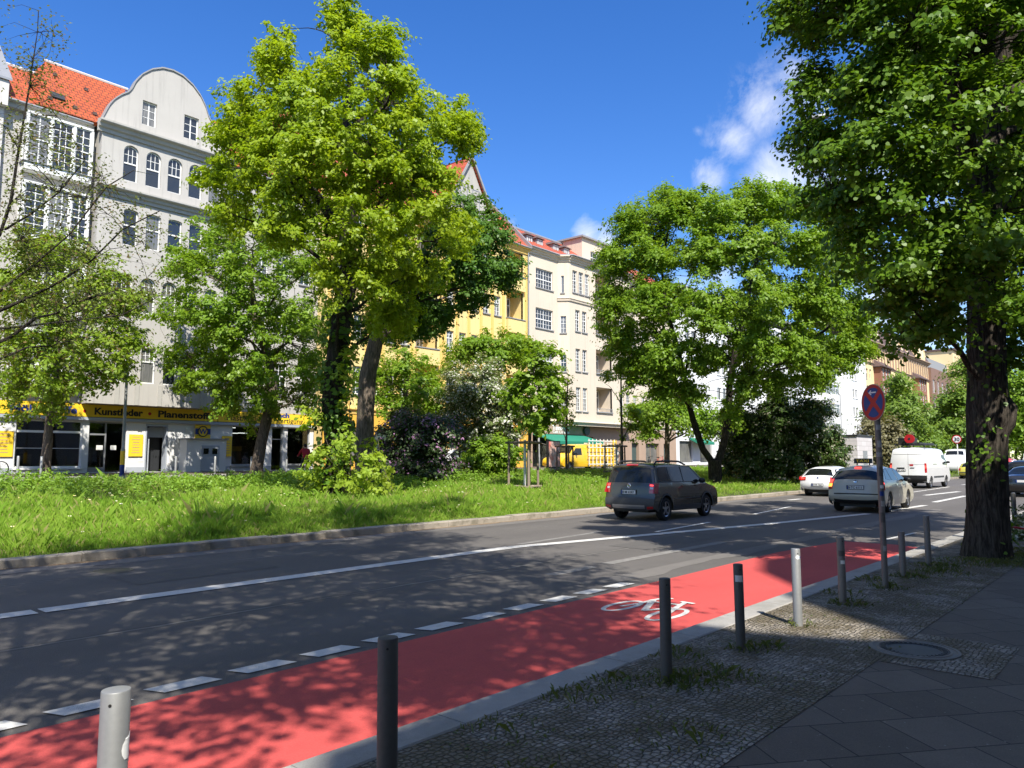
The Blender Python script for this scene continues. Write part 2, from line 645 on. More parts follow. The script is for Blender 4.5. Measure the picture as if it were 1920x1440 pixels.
def cobble_mat():
    m, nt, b = new_mat('small granite setts with moss')
    t = NT(nt)
    wv = t.n('ShaderNodeTexNoise')
    wv.inputs['Scale'].default_value = 2.2
    t.link(t.obj(), wv.inputs['Vector'])
    vadd = t.n('ShaderNodeVectorMath', operation='MULTIPLY_ADD')
    t.link(wv.outputs['Color'], vadd.inputs[0])
    vadd.inputs[1].default_value = (.12, .12, 0)
    t.link(t.mapped((1, 1.15, 1)), vadd.inputs[2])
    vo = t.n('ShaderNodeTexVoronoi', feature='DISTANCE_TO_EDGE')
    vo.inputs['Scale'].default_value = 21
    vo.inputs['Randomness'].default_value = .55
    t.link(vadd.outputs[0], vo.inputs['Vector'])
    vc = t.n('ShaderNodeTexVoronoi')
    vc.inputs['Scale'].default_value = 21
    vc.inputs['Randomness'].default_value = .55
    t.link(vadd.outputs[0], vc.inputs['Vector'])
    d = vo.outputs['Distance']
    sep = t.n('ShaderNodeSeparateXYZ')
    t.link(vc.outputs['Color'], sep.inputs[0])
    stone = t.mix(sep.outputs[0], (.19, .165, .135), (.40, .35, .285))
    grain = t.noise(t.obj(), 140, 3, .7)
    stone = t.mix(1, stone, t.math('ADD', .55, t.math('MULTIPLY', grain, .9)), 'MULTIPLY')
    moss = t.noise(t.obj(), 1.7, 6, .7)
    mo2 = t.noise(t.obj(), 11, 4, .7)
    joint = t.mix(t.step(mo2, .4, .6), (.035, .03, .022), (.05, .062, .022))
    jw = t.math('ADD', .05, t.math('MULTIPLY', t.step(moss, .45, .75), .16))
    c = t.mix(t.math('SUBTRACT', 1.0, t.step(t.math('DIVIDE', d, jw), .55, 1.0)), stone, joint)
    dirt = t.math('MULTIPLY', t.step(t.math('MULTIPLY', moss, t.math('ADD', .55, mo2)), .39, .62), .78)
    c = t.mix(dirt, c, (.105, .080, .038))
    t.link(c, b.inputs['Base Color'])
    b.inputs['Roughness'].default_value = .85
    h = t.math('ADD', t.step(d, .0, .20), t.math('MULTIPLY', grain, .12))
    t.link(t.bump(h, 1.0, .025), b.inputs['Normal'])
    return m


def granite_mat(name, c, moss=.4):
    m, nt, b = new_mat(name)
    t = NT(nt)
    v = t.obj()
    g = t.noise(v, 150, 2, .8)
    st = t.noise(v, 4, 6, .7)
    ms = t.noise(v, 1.6, 5, .65)
    c_ = t.mix(1, c, t.math('ADD', .35, t.math('ADD', t.math('MULTIPLY', g, .75), t.math('MULTIPLY', st, .55))), 'MULTIPLY')
    c_ = t.mix(t.math('MULTIPLY', t.step(t.math('ADD', ms, t.math('MULTIPLY', st, .4)), .66, .86), moss), c_, (.07, .065, .03))
    t.link(c_, b.inputs['Base Color'])
    b.inputs['Roughness'].default_value = .85
    t.link(t.bump(t.math('ADD', g, t.math('MULTIPLY', st, 2.0)), .5, .012), b.inputs['Normal'])
    return m


def paint_mat():
    m, nt, b = new_mat('worn road paint')
    t = NT(nt)
    v = t.obj()
    g = t.noise(v, 120, 3, .7)
    st = t.noise(v, 5, 6, .75)
    k = t.math('ADD', .60, t.math('ADD', t.math('MULTIPLY', g, .38), t.math('MULTIPLY', st, .35)))
    c = t.mix(1, (.60, .585, .545), k, 'MULTIPLY')
    c = t.mix(t.math('MULTIPLY', t.step(t.math('ADD', g, t.math('MULTIPLY', st, .9)), 1.02, 1.16), .7), c, (.10, .10, .10))
    t.link(c, b.inputs['Base Color'])
    b.inputs['Roughness'].default_value = .7
    t.link(t.bump(g, .4, .006), b.inputs['Normal'])
    return m


MT['asphalt'] = asphalt_mat('asphalt', (.120, .110, .100), True)
MT['asphalt_far'] = asphalt_mat('far asphalt', (.09, .09, .09))
MT['red'] = red_mat()
MT['slab'] = slab_mat()
MT['cobble'] = cobble_mat()
MT['kerb'] = granite_mat('granite kerb', (.33, .315, .29), .25)
MT['kerb_old'] = granite_mat('old kerb', (.33, .29, .235), .55)
MT['paint'] = paint_mat()
MT['ghost'] = M('ground-off marking', (.20, .19, .175), .85, .5, 6, 90)
MT['soil'] = M('soil and turf', (.055, .06, .02), .95, .35, 1.2, 30, bump=.4)
MT['earth'] = M('bare ground', (.10, .095, .085), .95, .2, .3, 20)
MT['leaf_litter'] = M('dry litter', (.20, .14, .08), .95, .3, 4, 60)


def struct(name, mb, mat, org=(0, 0, 0), smooth=False):
    o = mb.build(name, mat, None, org, smooth, True)
    o['kind'] = 'structure'
    return o


def sheet(x0, x1, y0, y1, z):
    return MB().poly((x0, y0, z), (x1, y0, z), (x1, y1, z), (x0, y1, z))


struct('ground', sheet(-1500, 2500, -1500, 2500, -.12), MT['earth'])
struct('road', sheet(-60, 420, 3.70, 14.45, 0), MT['asphalt'])
struct('cycle_lane', MB().poly((-60, 3.755, .005), (16.75, 3.755, .005), (17.15, 4.47, .005), (17.1, 5.55, .005), (14.2, 5.84, .005), (10, 5.80, .005), (-60, 5.80, .005)), MT['red'])

mk = MB()
Z = .009
for i in range(-40, 11):                                     # broken edge line of the cycle lane
    x = 1.93 + i * .693
    mk.poly((x + .06, 5.935, Z), (x + .53, 5.935, Z), (x + .45, 6.135, Z), (x - .02, 6.135, Z))


def stripe(pts, wd, x=None):
    global Z
    for (a, b) in zip(pts[:-1], pts[1:]):
        Z += .0002
        d = Vector((b[0] - a[0], b[1] - a[1])).normalized() * wd / 2
        mk.poly((a[0] + d.y, a[1] - d.x, Z), (b[0] + d.y, b[1] - d.x, Z), (b[0] - d.y, b[1] + d.x, Z), (a[0] - d.y, a[1] + d.x, Z))


stripe([(-40, 10.14), (3.02, 10.15)], .30)
stripe([(3.09, 10.15), (11.48, 10.18)], .30)
stripe([(11.485, 10.18), (20.15, 8.5), (26.0, 7.58)], .28)
stripe([(27.5, 7.45), (32.0, 7.28)], .25)
stripe([(34.5, 7.5), (41.3, 7.62)], .25)
stripe([(40.6, 9.2), (46.4, 8.85)], .3)
stripe([(42.5, 10.5), (53.6, 10.75)], .15)
stripe([(23.3, 10.25), (27.9, 10.85)], .13)
stripe([(16.2, 9.62), (19.6, 9.92)], .12)
stripe([(32.1, 12.55), (33.4, 12.5)], .25)
stripe([(17.7, 4.93), (20.1, 4.82)], .10)
stripe([(60, 7.5), (66, 7.5)], .15)
stripe([(72, 7.5), (78, 7.5)], .15)
for k in range(8):
    stripe([(58 + k * 12, 10.9), (64 + k * 12, 10.9)], .15)
for k in range(5):
    stripe([(46, 4.4 + k * .9), (49, 4.4 + k * .9)], .45)
struct('road_marking', mk, MT['paint'])
gh = MB()
for (a, b) in (((9.2, 7.36), (10.4, 7.40)), ((10.8, 7.42), (15.2, 7.42))):
    gh.poly((a[0], a[1] - .12, .005), (b[0], b[1] - .12, .005), (b[0], b[1] + .1, .005), (a[0], a[1] + .1, .005))
gh.poly((12.0, 10.35, .005), (15.4, 10.62, .005), (15.4, 10.78, .005), (12.0, 10.5, .005))
struct('old_road_marking', gh, MT['ghost'])
MT['asphalt_patch'] = asphalt_mat('repaired asphalt', (.105, .098, .090))
MT['asphalt_pale'] = asphalt_mat('worn pale asphalt', (.165, .152, .138))
pa = MB()
for (x0, x1, y0, y1) in ((4.6, 6.9, 11.2, 12.3), (13.0, 16.6, 7.9, 8.9), (22.5, 27, 11.4, 12.6), (-1, 1.8, 6.9, 8.1)):
    pa.poly((x0, y0, .004), (x1, y0 + .05, .004), (x1 + .06, y1, .004), (x0 + .03, y1 - .04, .004))
struct('road_patch', pa, MT['asphalt_patch'])
pa = MB()
for (x0, x1, y0, y1) in ((-10, 60, 13.75, 14.38), (9.4, 30, 6.2, 6.55)):
    n_ = 40
    for i in range(n_):
        a, b = x0 + (x1 - x0) * i / n_, x0 + (x1 - x0) * (i + 1) / n_
        wa, wb = .08 * math.sin(a * 1.7) + .05 * math.sin(a * 4.1), .08 * math.sin(b * 1.7) + .05 * math.sin(b * 4.1)
        pa.poly((a, y0 + wa, .0035), (b, y0 + wb, .0035), (b, y1, .0035), (a, y1, .0035))
struct('road_edge_strip', pa, MT['asphalt_pale'])

# cycle symbol laid along the lane (wheels stretched along the driving direction)
bk = MB()
ZB = .009


def ring2(cx, cy, rx, ry, wd, n=40, rot=0.0):
    global ZB
    ZB += .0006
    for i in range(n):
        a0, a1 = 2 * math.pi * i / n, 2 * math.pi * (i + 1) / n
        p = []
        for (a, k) in ((a0, 0), (a1, 0), (a1, 1), (a0, 1)):
            px, py = (rx - k * wd) * math.cos(a), (ry - k * wd) * math.sin(a)
            p.append((cx + px * math.cos(rot) - py * math.sin(rot), cy + px * math.sin(rot) + py * math.cos(rot), ZB))
        bk.poly(*p)


def bar2(a, b, wd):
    global ZB
    ZB += .0006
    d = Vector((b[0] - a[0], b[1] - a[1])).normalized() * wd / 2
    bk.poly((a[0] + d.y, a[1] - d.x, ZB), (b[0] + d.y, b[1] - d.x, ZB), (b[0] - d.y, b[1] + d.x, ZB), (a[0] - d.y, a[1] + d.x, ZB))


ring2(7.89, 5.17, .40, .17, .068)
ring2(7.79, 4.50, .42, .17, .068)
for p, q, wd in (((7.84, 5.17), (8.16, 5.09), .04), ((8.16, 5.09), (8.43, 5.08), .045), ((8.45, 5.08), (7.79, 4.81), .06), ((8.42, 5.085), (8.60, 5.04), .05), ((8.59, 5.05), (8.69, 4.93), .045),
                 ((7.78, 4.82), (8.16, 4.64), .045), ((8.34, 5.02), (8.38, 4.67), .04), ((7.84, 4.52), (8.42, 4.665), .05), ((8.40, 4.65), (8.54, 4.68), .045), ((8.56, 4.75), (8.55, 4.56), .05)):
    bar2(p, q, wd * 1.4)
struct('cycle_symbol', bk, MT['paint'])


def kerb(name, y0, y1, ztop, zbot, x0, x1, mat, ln, seed, slump=.004):
    r = random.Random(seed)
    mb = MB()
    x = x0
    while x < x1:
        l = ln * r.uniform(.85, 1.15) if x < 90 else 30
        dz, dy = r.uniform(-slump, slump), r.uniform(-slump, slump)
        c = .018
        pr = [(y0 + dy, zbot), (y0 + dy, ztop + dz - c), (y0 + dy + c, ztop + dz), (y1 + dy - c * .4, ztop + dz), (y1 + dy, ztop + dz - c * .4), (y1 + dy, zbot)]
        if y0 > y1:
            pr = pr[::-1]
        mb.prism(pr, lambda a, b, x=x: (x + .004, a, b), lambda a, b, x=x, l=l: (x + l - .004, a, b))
        x += l
    struct(name, mb, mat)


kerb('kerb', 3.47, 3.755, .125, -.06, -40, 400, MT['kerb'], 1.05, 3)
struct('cobbled_strip', sheet(-60, 420, 1.98, 3.475, .117), MT['cobble'])
struct('pavement', sheet(-60, 420, -14, 1.985, .112), MT['slab'])
struct('cobbled_patch', sheet(6.85, 8.15, 1.15, 1.97, .1165), MT['cobble'])
kerb('median_kerb', 14.40, 14.68, .15, -.06, -40, 400, MT['kerb_old'], 1.25, 5, .012)


def med_z(x, y):
    """the grass median climbs towards the far carriageway"""
    k = min(1, max(0, (y - 14.65) / 16.0))
    n = noise.noise(Vector((x * .25, y * .25, 3.1))) * .07 + noise.noise(Vector((x * .9, y * .9, 1.7))) * .025
    return .11 + .77 * k + n * min(1, (y - 14.5) * 1.5) * min(1, max(0, (31.2 - y) * 1.5))


rows = []
ys = [14.66 + .55 * i for i in range(31)]
xs = [-30 + 1.0 * i for i in range(100)] + [70 + 10 * i for i in range(1, 34)]
for y in ys:
    rows.append([(x, y, med_z(x, min(y, 31.1))) for x in xs])
md = MB().grid(rows)
struct('median_soil', md, MT['soil'], smooth=60)
kerb('far_kerb', 31.15, 31.4, .93, .4, -30, 400, MT['kerb_old'], 1.2, 9, .008)
struct('far_road', sheet(-60, 420, 31.38, 36.0, .84), MT['asphalt_far'])
kerb('far_pavement_kerb', 35.75, 36.05, 1.0, .5, -30, 400, MT['kerb'], 1.1, 11)
struct('far_pavement', sheet(-60, 420, 36.04, 47.0, .99), MT['slab'])
lt = MB()
for k in range(60):                                           # thin dust and litter line along the median kerb
    x = -2 + k * .8
    a, b = rnd.uniform(.05, .22), rnd.uniform(.05, .22)
    lt.poly((x, 14.39 - a, .006), (x + .8, 14.39 - b, .006), (x + .8, 14.40, .006), (x, 14.40, .006))
struct('gutter_litter', lt, MT['leaf_litter'])


# ------------------------------------------------------------------ grass of the median, weeds
MT['grass'] = leaf_mat('meadow grass', (.18, .345, .030), (.325, .455, .068), .42, (.40, .37, .15), .09)
MT['herb'] = leaf_mat('nettles and herbs', (.15, .28, .03), (.25, .40, .05), .38)
MT['weed'] = leaf_mat('pavement weeds', (.075, .105, .02), (.13, .15, .04), .3, (.2, .17, .08), .1)
MT['petal'] = leaf_mat('dandelion and daisy heads', (.7, .62, .15), (.8, .8, .72), .2)
npr = np.random.default_rng(11)


def med_z_np(x, y):
    return np.array([med_z(a, b) for a, b in zip(x, y)])


def blades(x, y, z, h, wd, lean, seed):
    """bent three-point blades: two quads would be finer than a pixel, one kite is enough"""
    g = np.random.default_rng(seed)
    n = len(x)
    a = g.uniform(0, 2 * math.pi, n)
    fx, fy = np.cos(a), np.sin(a)
    b = g.uniform(0, 2 * math.pi, n)
    L = h * lean * g.uniform(.2, 1.0, n)
    p0 = np.stack([x - fx * wd, y - fy * wd, z], 1)
    p1 = np.stack([x + fx * wd, y + fy * wd, z], 1)
    p2 = np.stack([x + fx * wd * .8 + np.cos(b) * L * .35, y + fy * wd * .8 + np.sin(b) * L * .35, z + h * .62], 1)
    p3 = np.stack([x + np.cos(b) * L, y + np.sin(b) * L, z + h * np.sqrt(np.maximum(.2, 1 - (lean * .6) ** 2))], 1)
    return np.stack([p0, p1, p2, p3], 1).reshape(-1, 3)


def stuff(name, verts, mat, label=None):
    o = bpy.data.objects.new(name, pydata(name, verts, 4, mat))
    col.objects.link(o)
    o['kind'] = 'stuff'
    if label:
        o['label'] = label
        o['category'] = name.replace('_', ' ')
    return o


V = []
for (x0, x1, y0, y1, n, hm) in ((1, 26, 14.66, 18.2, 185000, .27), (2, 46, 18.2, 24, 120000, .27), (4, 70, 24, 31, 60000, .24), (26, 75, 14.66, 18.5, 60000, .26), (75, 200, 14.7, 20, 16000, .35)):
    x = npr.uniform(x0, x1, n)
    y = npr.uniform(y0, y1, n)
    cl = np.array([noise.noise(Vector((a * .8, b * .8, 0))) + .6 * noise.noise(Vector((a * 2.7, b * 2.7, 5))) for a, b in zip(x, y)])
    keep = npr.uniform(-1.1, .7, n) < cl + .25
    x, y, cl = x[keep], y[keep], cl[keep]
    edge = np.clip((y - 14.60) / .9, .22, 1)
    h = hm * edge * np.clip(.72 + .85 * cl, .25, 1.7) * npr.uniform(.5, 1.3, len(x)) * np.where(npr.uniform(0, 1, len(x)) > .985, 1.7, 1)
    wd = np.where(y < 19, .0048, .0072) * npr.uniform(.7, 1.3, len(x)) * (1 + .5 * (x > 60))
    V.append(blades(x, y, med_z_np(x, y) - .01, h, wd, .62, int(n)))
stuff('grass', np.concatenate(V), MT['grass'], 'tall uncut meadow grass covering the median strip')

V = []
n = 260
x = npr.uniform(3, 60, n)
y = 14.9 + npr.uniform(0, 1, n) ** 1.3 * 9
keep = x > 9
z = med_z_np(x, y)
h = npr.uniform(.22, .4, n)
for k in range(5):
    a = npr.uniform(0, 6.28, n)
    q = np.stack([x + np.cos(a) * .025, y + np.sin(a) * .025, z + h], 1)
    V.append(np.stack([q + [-.012, 0, .0], q + [0, .012, .01], q + [.012, 0, .0], q + [0, -.012, -.01]], 1).reshape(-1, 3))
stuff('dandelions', np.concatenate(V), MT['petal'], 'small pale flower heads scattered through the median grass')


def leaf_quads(c, size, nrm, seed, ratio=.62, fold=.12):
    """kite shaped leaves at points c with given normals"""
    g = np.random.default_rng(seed)
    n = len(c)
    nrm = nrm / np.maximum(1e-6, np.linalg.norm(nrm, axis=1))[:, None]
    t = g.normal(size=(n, 3))
    t[:, 2] -= .35
    t -= nrm * np.sum(t * nrm, 1)[:, None]
    t /= np.maximum(1e-6, np.linalg.norm(t, axis=1))[:, None]
    s = np.cross(nrm, t)
    L = size * g.uniform(.65, 1.3, n)
    a = c - t * (L * .5)[:, None]
    b = c + s * (L * ratio * .5)[:, None] - t * (L * .08)[:, None] + nrm * (L * fold)[:, None]
    d = c + t * (L * .55)[:, None]
    e = c - s * (L * ratio * .5)[:, None] - t * (L * .08)[:, None] + nrm * (L * fold)[:, None]
    return np.stack([a, b, d, e], 1).reshape(-1, 3)


V = []
# herb layer: many leafy stems, dense towards the far edge of the median
for (x0, x1, y0, y1, n, hm) in ((6, 26, 24.5, 30.8, 1500, .46), (24, 60, 25.5, 31, 1100, .32), (26, 40, 21, 25, 240, .34), (8, 22, 21, 24.5, 230, .40)):
    x = npr.uniform(x0, x1, n)
    y = npr.uniform(y0, y1, n)
    cl = np.array([noise.noise(Vector((a * .5, b * .5, 9))) for a, b in zip(x, y)])
    keep = npr.uniform(-.7, .5, n) < cl + .15
    x, y, cl = x[keep], y[keep], cl[keep]
    z = med_z_np(x, y)
    h = hm * npr.uniform(.6, 1.15, len(x)) * np.clip(.8 + cl, .45, 1.3)
    for k in range(22):
        f = npr.uniform(.15, 1, len(x))
        a = npr.uniform(0, 6.28, len(x))
        rr = npr.uniform(.02, .24, len(x)) * (1.1 - .5 * f)
        c = np.stack([x + np.cos(a) * rr, y + np.sin(a) * rr, z + h * f], 1)
        nr = np.stack([np.cos(a) * .5, np.sin(a) * .5, np.full(len(x), .9)], 1) + npr.normal(scale=.35, size=(len(x), 3))
        V.append(leaf_quads(c, .105, nr, k + n))
stuff('herb_layer', np.concatenate(V), MT['herb'], 'nettles and low leafy herbs along the back of the median')

V = []
# weeds in the cobbled strip: tufts round posts and along the kerb joint
spots = [(5.25, 2.9, .34, 260), (5.6, 2.75, .3, 120), (6.5, 2.95, .2, 90), (6.7, 2.8, .16, 60), (7.75, 2.95, .16, 60), (9.25, 2.95, .26, 170), (10.7, 2.9, .25, 130), (11.9, 2.95, .28, 200), (13.3, 2.9, .4, 330),
         (12.6, 2.7, .45, 260), (14.2, 2.5, .7, 600), (15.3, 1.9, .9, 900), (14.7, 1.7, .8, 800), (16.3, 2.2, .9, 800), (3.6, 3.25, .3, 60), (4.4, 3.3, .3, 90), (4.9, 3.3, .25, 80), (5.9, 3.3, .3, 70), (3.2, 2.6, .3, 60), (2.5, 2.9, .2, 40), (4.2, 2.3, .35, 50), (3.4, 2.2, .3, 40), (9.9, 3.25, .3, 60), (11.2, 3.25, .3, 90)]
for i, (cx, cy, rr, n) in enumerate(spots):
    a = npr.uniform(0, 6.28, n)
    q = rr * np.sqrt(npr.uniform(0, 1, n))
    x, y = cx + np.cos(a) * q, np.minimum(cy + np.sin(a) * q, 3.46)
    h = npr.uniform(.03, .11, n) * np.clip(1.3 - q / rr, .3, 1.2)
    V.append(blades(x, y, np.full(n, .116), h, np.full(n, .0045), 1.1, 700 + i))
n = 1700                                                     # crumbs of moss and leaf in the joints
x, y = npr.uniform(1.5, 15, n), npr.uniform(1.95, 3.45, n)
cl = np.array([noise.noise(Vector((a * 1.3, b * 1.3, 2))) for a, b in zip(x, y)])
keep = cl > .05
c = np.stack([x, y, np.full(n, .123)], 1)[keep]
V.append(leaf_quads(c, .03, npr.normal(scale=.3, size=c.shape) + [0, 0, 1], 5))
stuff('pavement_weeds', np.concatenate(V), MT['weed'], 'low grass tufts and moss growing between the cobbles')


# ------------------------------------------------------------------ buildings
class Frame:
    """a wall plane: u runs along it, d goes into the house, z is height"""
    def __init__(s, ox, oy, deg=0.0):
        s.o, s.a = (ox, oy), R(deg)
        s.c, s.s = math.cos(s.a), math.sin(s.a)

    def __call__(s, u, d, z):
        return (s.o[0] + u * s.c - d * s.s, s.o[1] + u * s.s + d * s.c, z)


def wall(mb, F, u0, u1, z0, z1, ops=(), depth=.22):
    """wall with real openings (u0, u1, z0, z1, arch rise) and their reveals"""
    us = sorted(set([u0, u1] + [q for o in ops for q in o[:2] if u0 < q < u1]))
    zs = sorted(set([z0, z1] + [q for o in ops for q in o[2:4] if z0 < q < z1]))
    for i in range(len(us) - 1):
        for k in range(len(zs) - 1):
            um, zm = (us[i] + us[i + 1]) / 2, (zs[k] + zs[k + 1]) / 2
            if any(o[0] < um < o[1] and o[2] < zm < o[3] for o in ops):
                continue
            mb.poly(F(us[i], 0, zs[k]), F(us[i + 1], 0, zs[k]), F(us[i + 1], 0, zs[k + 1]), F(us[i], 0, zs[k + 1]))
    for o in ops:
        reveal(mb, F, o, depth)


def arch_pts(o, n=10):
    a, b, z0, z1 = o[:4]
    rise = o[4] if len(o) > 4 else 0
    if rise <= 0:
        return [(a, z1), (b, z1)]
    c, h = (a + b) / 2, (b - a) / 2
    return [(c - h * math.cos(math.pi * i / n), z1 - rise + rise * math.sin(math.pi * i / n)) for i in range(n + 1)]


def reveal(mb, F, o, depth, spandrel=True):
    a, b, z0, z1 = o[:4]
    ap = arch_pts(o)
    zt = ap[0][1]
    mb.poly(F(a, 0, z0), F(a, 0, zt), F(a, depth, zt), F(a, depth, z0))
    mb.poly(F(b, 0, z0), F(b, depth, z0), F(b, depth, zt), F(b, 0, zt))
    mb.poly(F(a, 0, z0), F(a, depth, z0), F(b, depth, z0), F(b, 0, z0))
    for (p, q) in zip(ap[:-1], ap[1:]):
        mb.poly(F(p[0], 0, p[1]), F(q[0], 0, q[1]), F(q[0], depth, q[1]), F(p[0], depth, p[1]))
    if spandrel and len(ap) > 2:
        m = len(ap) // 2
        for (p, q) in zip(ap[:m], ap[1:m + 1]):
            mb.poly(F(p[0], 0, p[1]), F(q[0], 0, q[1]), F(a, 0, z1))
        for (p, q) in zip(ap[m:-1], ap[m + 1:]):
            mb.poly(F(p[0], 0, p[1]), F(q[0], 0, q[1]), F(b, 0, z1))


WIN = {}


def window(root, F, o, depth=.22, tr=.62, up=(2, 2), lo=(2, 1), sill='sill_grey', frame='white_frame', glass='glass', bar=.028, fr=.065, name='window', sill_out=.10):
    """frame with glazing bars as one part; pane and sill are its own parts"""
    a, b, z0, z1 = o[:4]
    rise = o[4] if len(o) > 4 else 0
    W_, H_ = b - a, z1 - z0
    key = (round(W_, 2), round(H_, 2), round(rise, 2), tr, up, lo, frame, glass, bar, fr)
    if key not in WIN:
        mb = MB()
        oo = (0, W_, 0, H_, rise)
        ap = arch_pts(oo)
        # outer frame following the arch
        t = fr
        mb.box(0, t, 0, .06, 0, ap[0][1])
        mb.box(W_ - t, W_, 0, .06, 0, ap[0][1])
        mb.box(t, W_ - t, 0, .06, 0, t)
        if rise <= 0:
            mb.box(t, W_ - t, 0, .06, H_ - t, H_)
        else:
            c = W_ / 2
            for (p, q) in zip(ap[:-1], ap[1:]):
                ip = (c + (p[0] - c) * (1 - 2 * t / W_), H_ - rise + (p[1] - H_ + rise) * (1 - t / max(rise, t * 1.5)))
                iq = (c + (q[0] - c) * (1 - 2 * t / W_), H_ - rise + (q[1] - H_ + rise) * (1 - t / max(rise, t * 1.5)))
                mb.prism([p, q, iq, ip], lambda x, z: (x, 0, z), lambda x, z: (x, .06, z))
        ztr = H_ * tr if tr else None

        def top_at(x):
            if rise <= 0:
                return H_ - t * .5
            k = max(-1, min(1, (x - W_ / 2) / (W_ / 2)))
            return H_ - rise + rise * math.sqrt(max(0, 1 - k * k)) - t * .4
        if ztr:
            mb.box(t, W_ - t, -.015, .06, ztr - fr * .6, ztr + fr * .6)
            parts = ((t, ztr - fr * .6, lo), (ztr + fr * .6, H_ - t, up))
        else:
            parts = ((t, H_ - t, up),)
        for (za, zb, (nc, nr)) in parts:
            is_top = zb > H_ - t - 1e-6
            for i in range(1, nc):
                x = t + (W_ - 2 * t) * i / nc
                wb = fr * .5 if (nc % 2 == 0 and i == nc // 2) else bar / 2
                mb.box(x - wb, x + wb, .012, .05, za, min(zb, top_at(x)) if is_top else zb)
            for i in range(1, nr):
                z = za + (zb - za) * i / nr
                mb.box(t, W_ - t, .016, .048, z - bar / 2, z + bar / 2)
        fm = mb.mesh('window', MT[frame])
        pm = MB()
        pts = [(t * .6, t * .6), (W_ - t * .6, t * .6)] + [(min(max(x, t * .6), W_ - t * .6), z - t * .4) for x, z in reversed(ap)]
        pm.prism(pts, lambda x, z: (x, .034, z), lambda x, z: (x, .044, z))
        WIN[key] = (fm, pm.mesh('pane', MT[glass]))
    fm, pm = WIN[key]
    rl = Vector(root.location)
    f = bpy.data.objects.new(name, fm)
    col.objects.link(f)
    f.parent = root
    f.location = Vector(F(a, depth - .07, z0)) - rl
    f.rotation_euler = (0, 0, F.a)
    p = bpy.data.objects.new('pane', pm)
    col.objects.link(p)
    p.parent = f
    if sill:
        key = ('sill', round(W_, 2), sill, sill_out)
        if key not in WIN:
            WIN[key] = MB().box(-.09, W_ + .09, -depth - sill_out + .07, .0, -.10, -.004).mesh('sill', MT[sill])
        q = bpy.data.objects.new('sill', WIN[key])
        col.objects.link(q)
        q.parent = f
    return f


def moulding(mb, F, u0, u1, prof, ret=.0):
    """horizontal cornice: prof = outline (out, z), out towards the street"""
    mb.prism(prof, lambda a, z: F(u0 - ret, -a, z), lambda a, z: F(u1 + ret, -a, z))


def cornice_prof(z, h, out):
    return [(-.05, z - h), (.10, z - h), (.12, z - h * .7), (out * .5, z - h * .62), (out * .6, z - h * .35), (out * .92, z - h * .28), (out, z - h * .2), (out, z - .02), (out - .05, z), (-.05, z + .06)]


def shell(mb, x0, x1, y0, y1, z0, z1):
    """flanks, back and flat top behind a facade"""
    mb.poly((x0, y0, z0), (x0, y1, z0), (x0, y1, z1), (x0, y0, z1))
    mb.poly((x1, y0, z0), (x1, y1, z0), (x1, y1, z1), (x1, y0, z1))
    mb.poly((x0, y1, z0), (x1, y1, z0), (x1, y1, z1), (x0, y1, z1))
    mb.poly((x0, y0, z1), (x1, y0, z1), (x1, y1, z1), (x0, y1, z1))


def sub(root, mb, name, mat, smooth=False):
    return mb.build(name, mat if not isinstance(mat, str) else MT[mat], root, tuple(root.location), smooth)


def lab(o, s):
    o['label'] = s
    return o


# transparent shop fronts with a dim room behind
m_, nt_, b_ = new_mat('shop window glass')
t_ = NT(nt_)
tr_ = t_.n('ShaderNodeBsdfTransparent')
tr_.inputs[0].default_value = (.55, .58, .58, 1)
gl_ = t_.n('ShaderNodeBsdfGlossy')
gl_.inputs['Roughness'].default_value = .03
ms_ = t_.n('ShaderNodeMixShader')
fr_ = t_.n('ShaderNodeFresnel')
fr_.inputs[0].default_value = 1.5
t_.link(t_.math('ADD', fr_.outputs[0], .03), ms_.inputs[0])
t_.link(tr_.outputs[0], ms_.inputs[1])
t_.link(gl_.outputs[0], ms_.inputs[2])
t_.link(ms_.outputs[0], nt_.nodes['Material Output'].inputs['Surface'])
MT['clear'] = m_

# ---- A: grey house with the round gable and the fabric shop
A = thing('apartment_house', 'grey apartment house with round curved gable and yellow fabric shop sign', 'building', (10.2, 43, 1))
Fg, Fl, Fs = Frame(0, 43), Frame(0, 43.9), Frame(0, 44)
cols5 = [(15.82, 16.63), (17.05, 17.89), (18.29, 19.12), (19.54, 20.36), (20.78, 21.58)]
opsG = []
for (a, b) in cols5:
    opsG += [(a, b, 17.28, 19.36, .40), (a + .16, b + .14, 13.62, 15.68, .12), (a, b, 9.9, 11.95, .40), (a + .25, b + .2, 5.97, 7.95, .0)]
wl_ = MB()
wall(wl_, Fg, 14.65, 22.0, 4.72, 20.2, opsG, .2)
wl_.poly((14.65, 43, 4.72), (22.0, 43, 4.72), (22.0, 44.2, 4.72), (14.65, 44.2, 4.72))
wl_.poly((14.65, 43, 4.72), (14.65, 43.95, 4.72), (14.65, 43.95, 20.2), (14.65, 43, 20.2))
wl_.poly((22.0, 43, 4.72), (22.0, 43.95, 4.72), (22.0, 43.95, 20.2), (22.0, 43, 20.2))
wall(wl_, Fl, 10.2, 14.65, 4.72, 20.1, [])
opsR = [(u, u + .85, z, z + 2.05, .0) for u in (23.0, 24.6, 26.2, 27.8) for z in (5.95, 9.9, 13.6, 17.25)]
wall(wl_, Fl, 22.0, 29.3, 4.72, 20.1, opsR, .2)
shell(wl_, 10.2, 29.3, 43.95, 56, 1, 20.0)
sub(A, wl_, 'wall', 'grey_plaster')
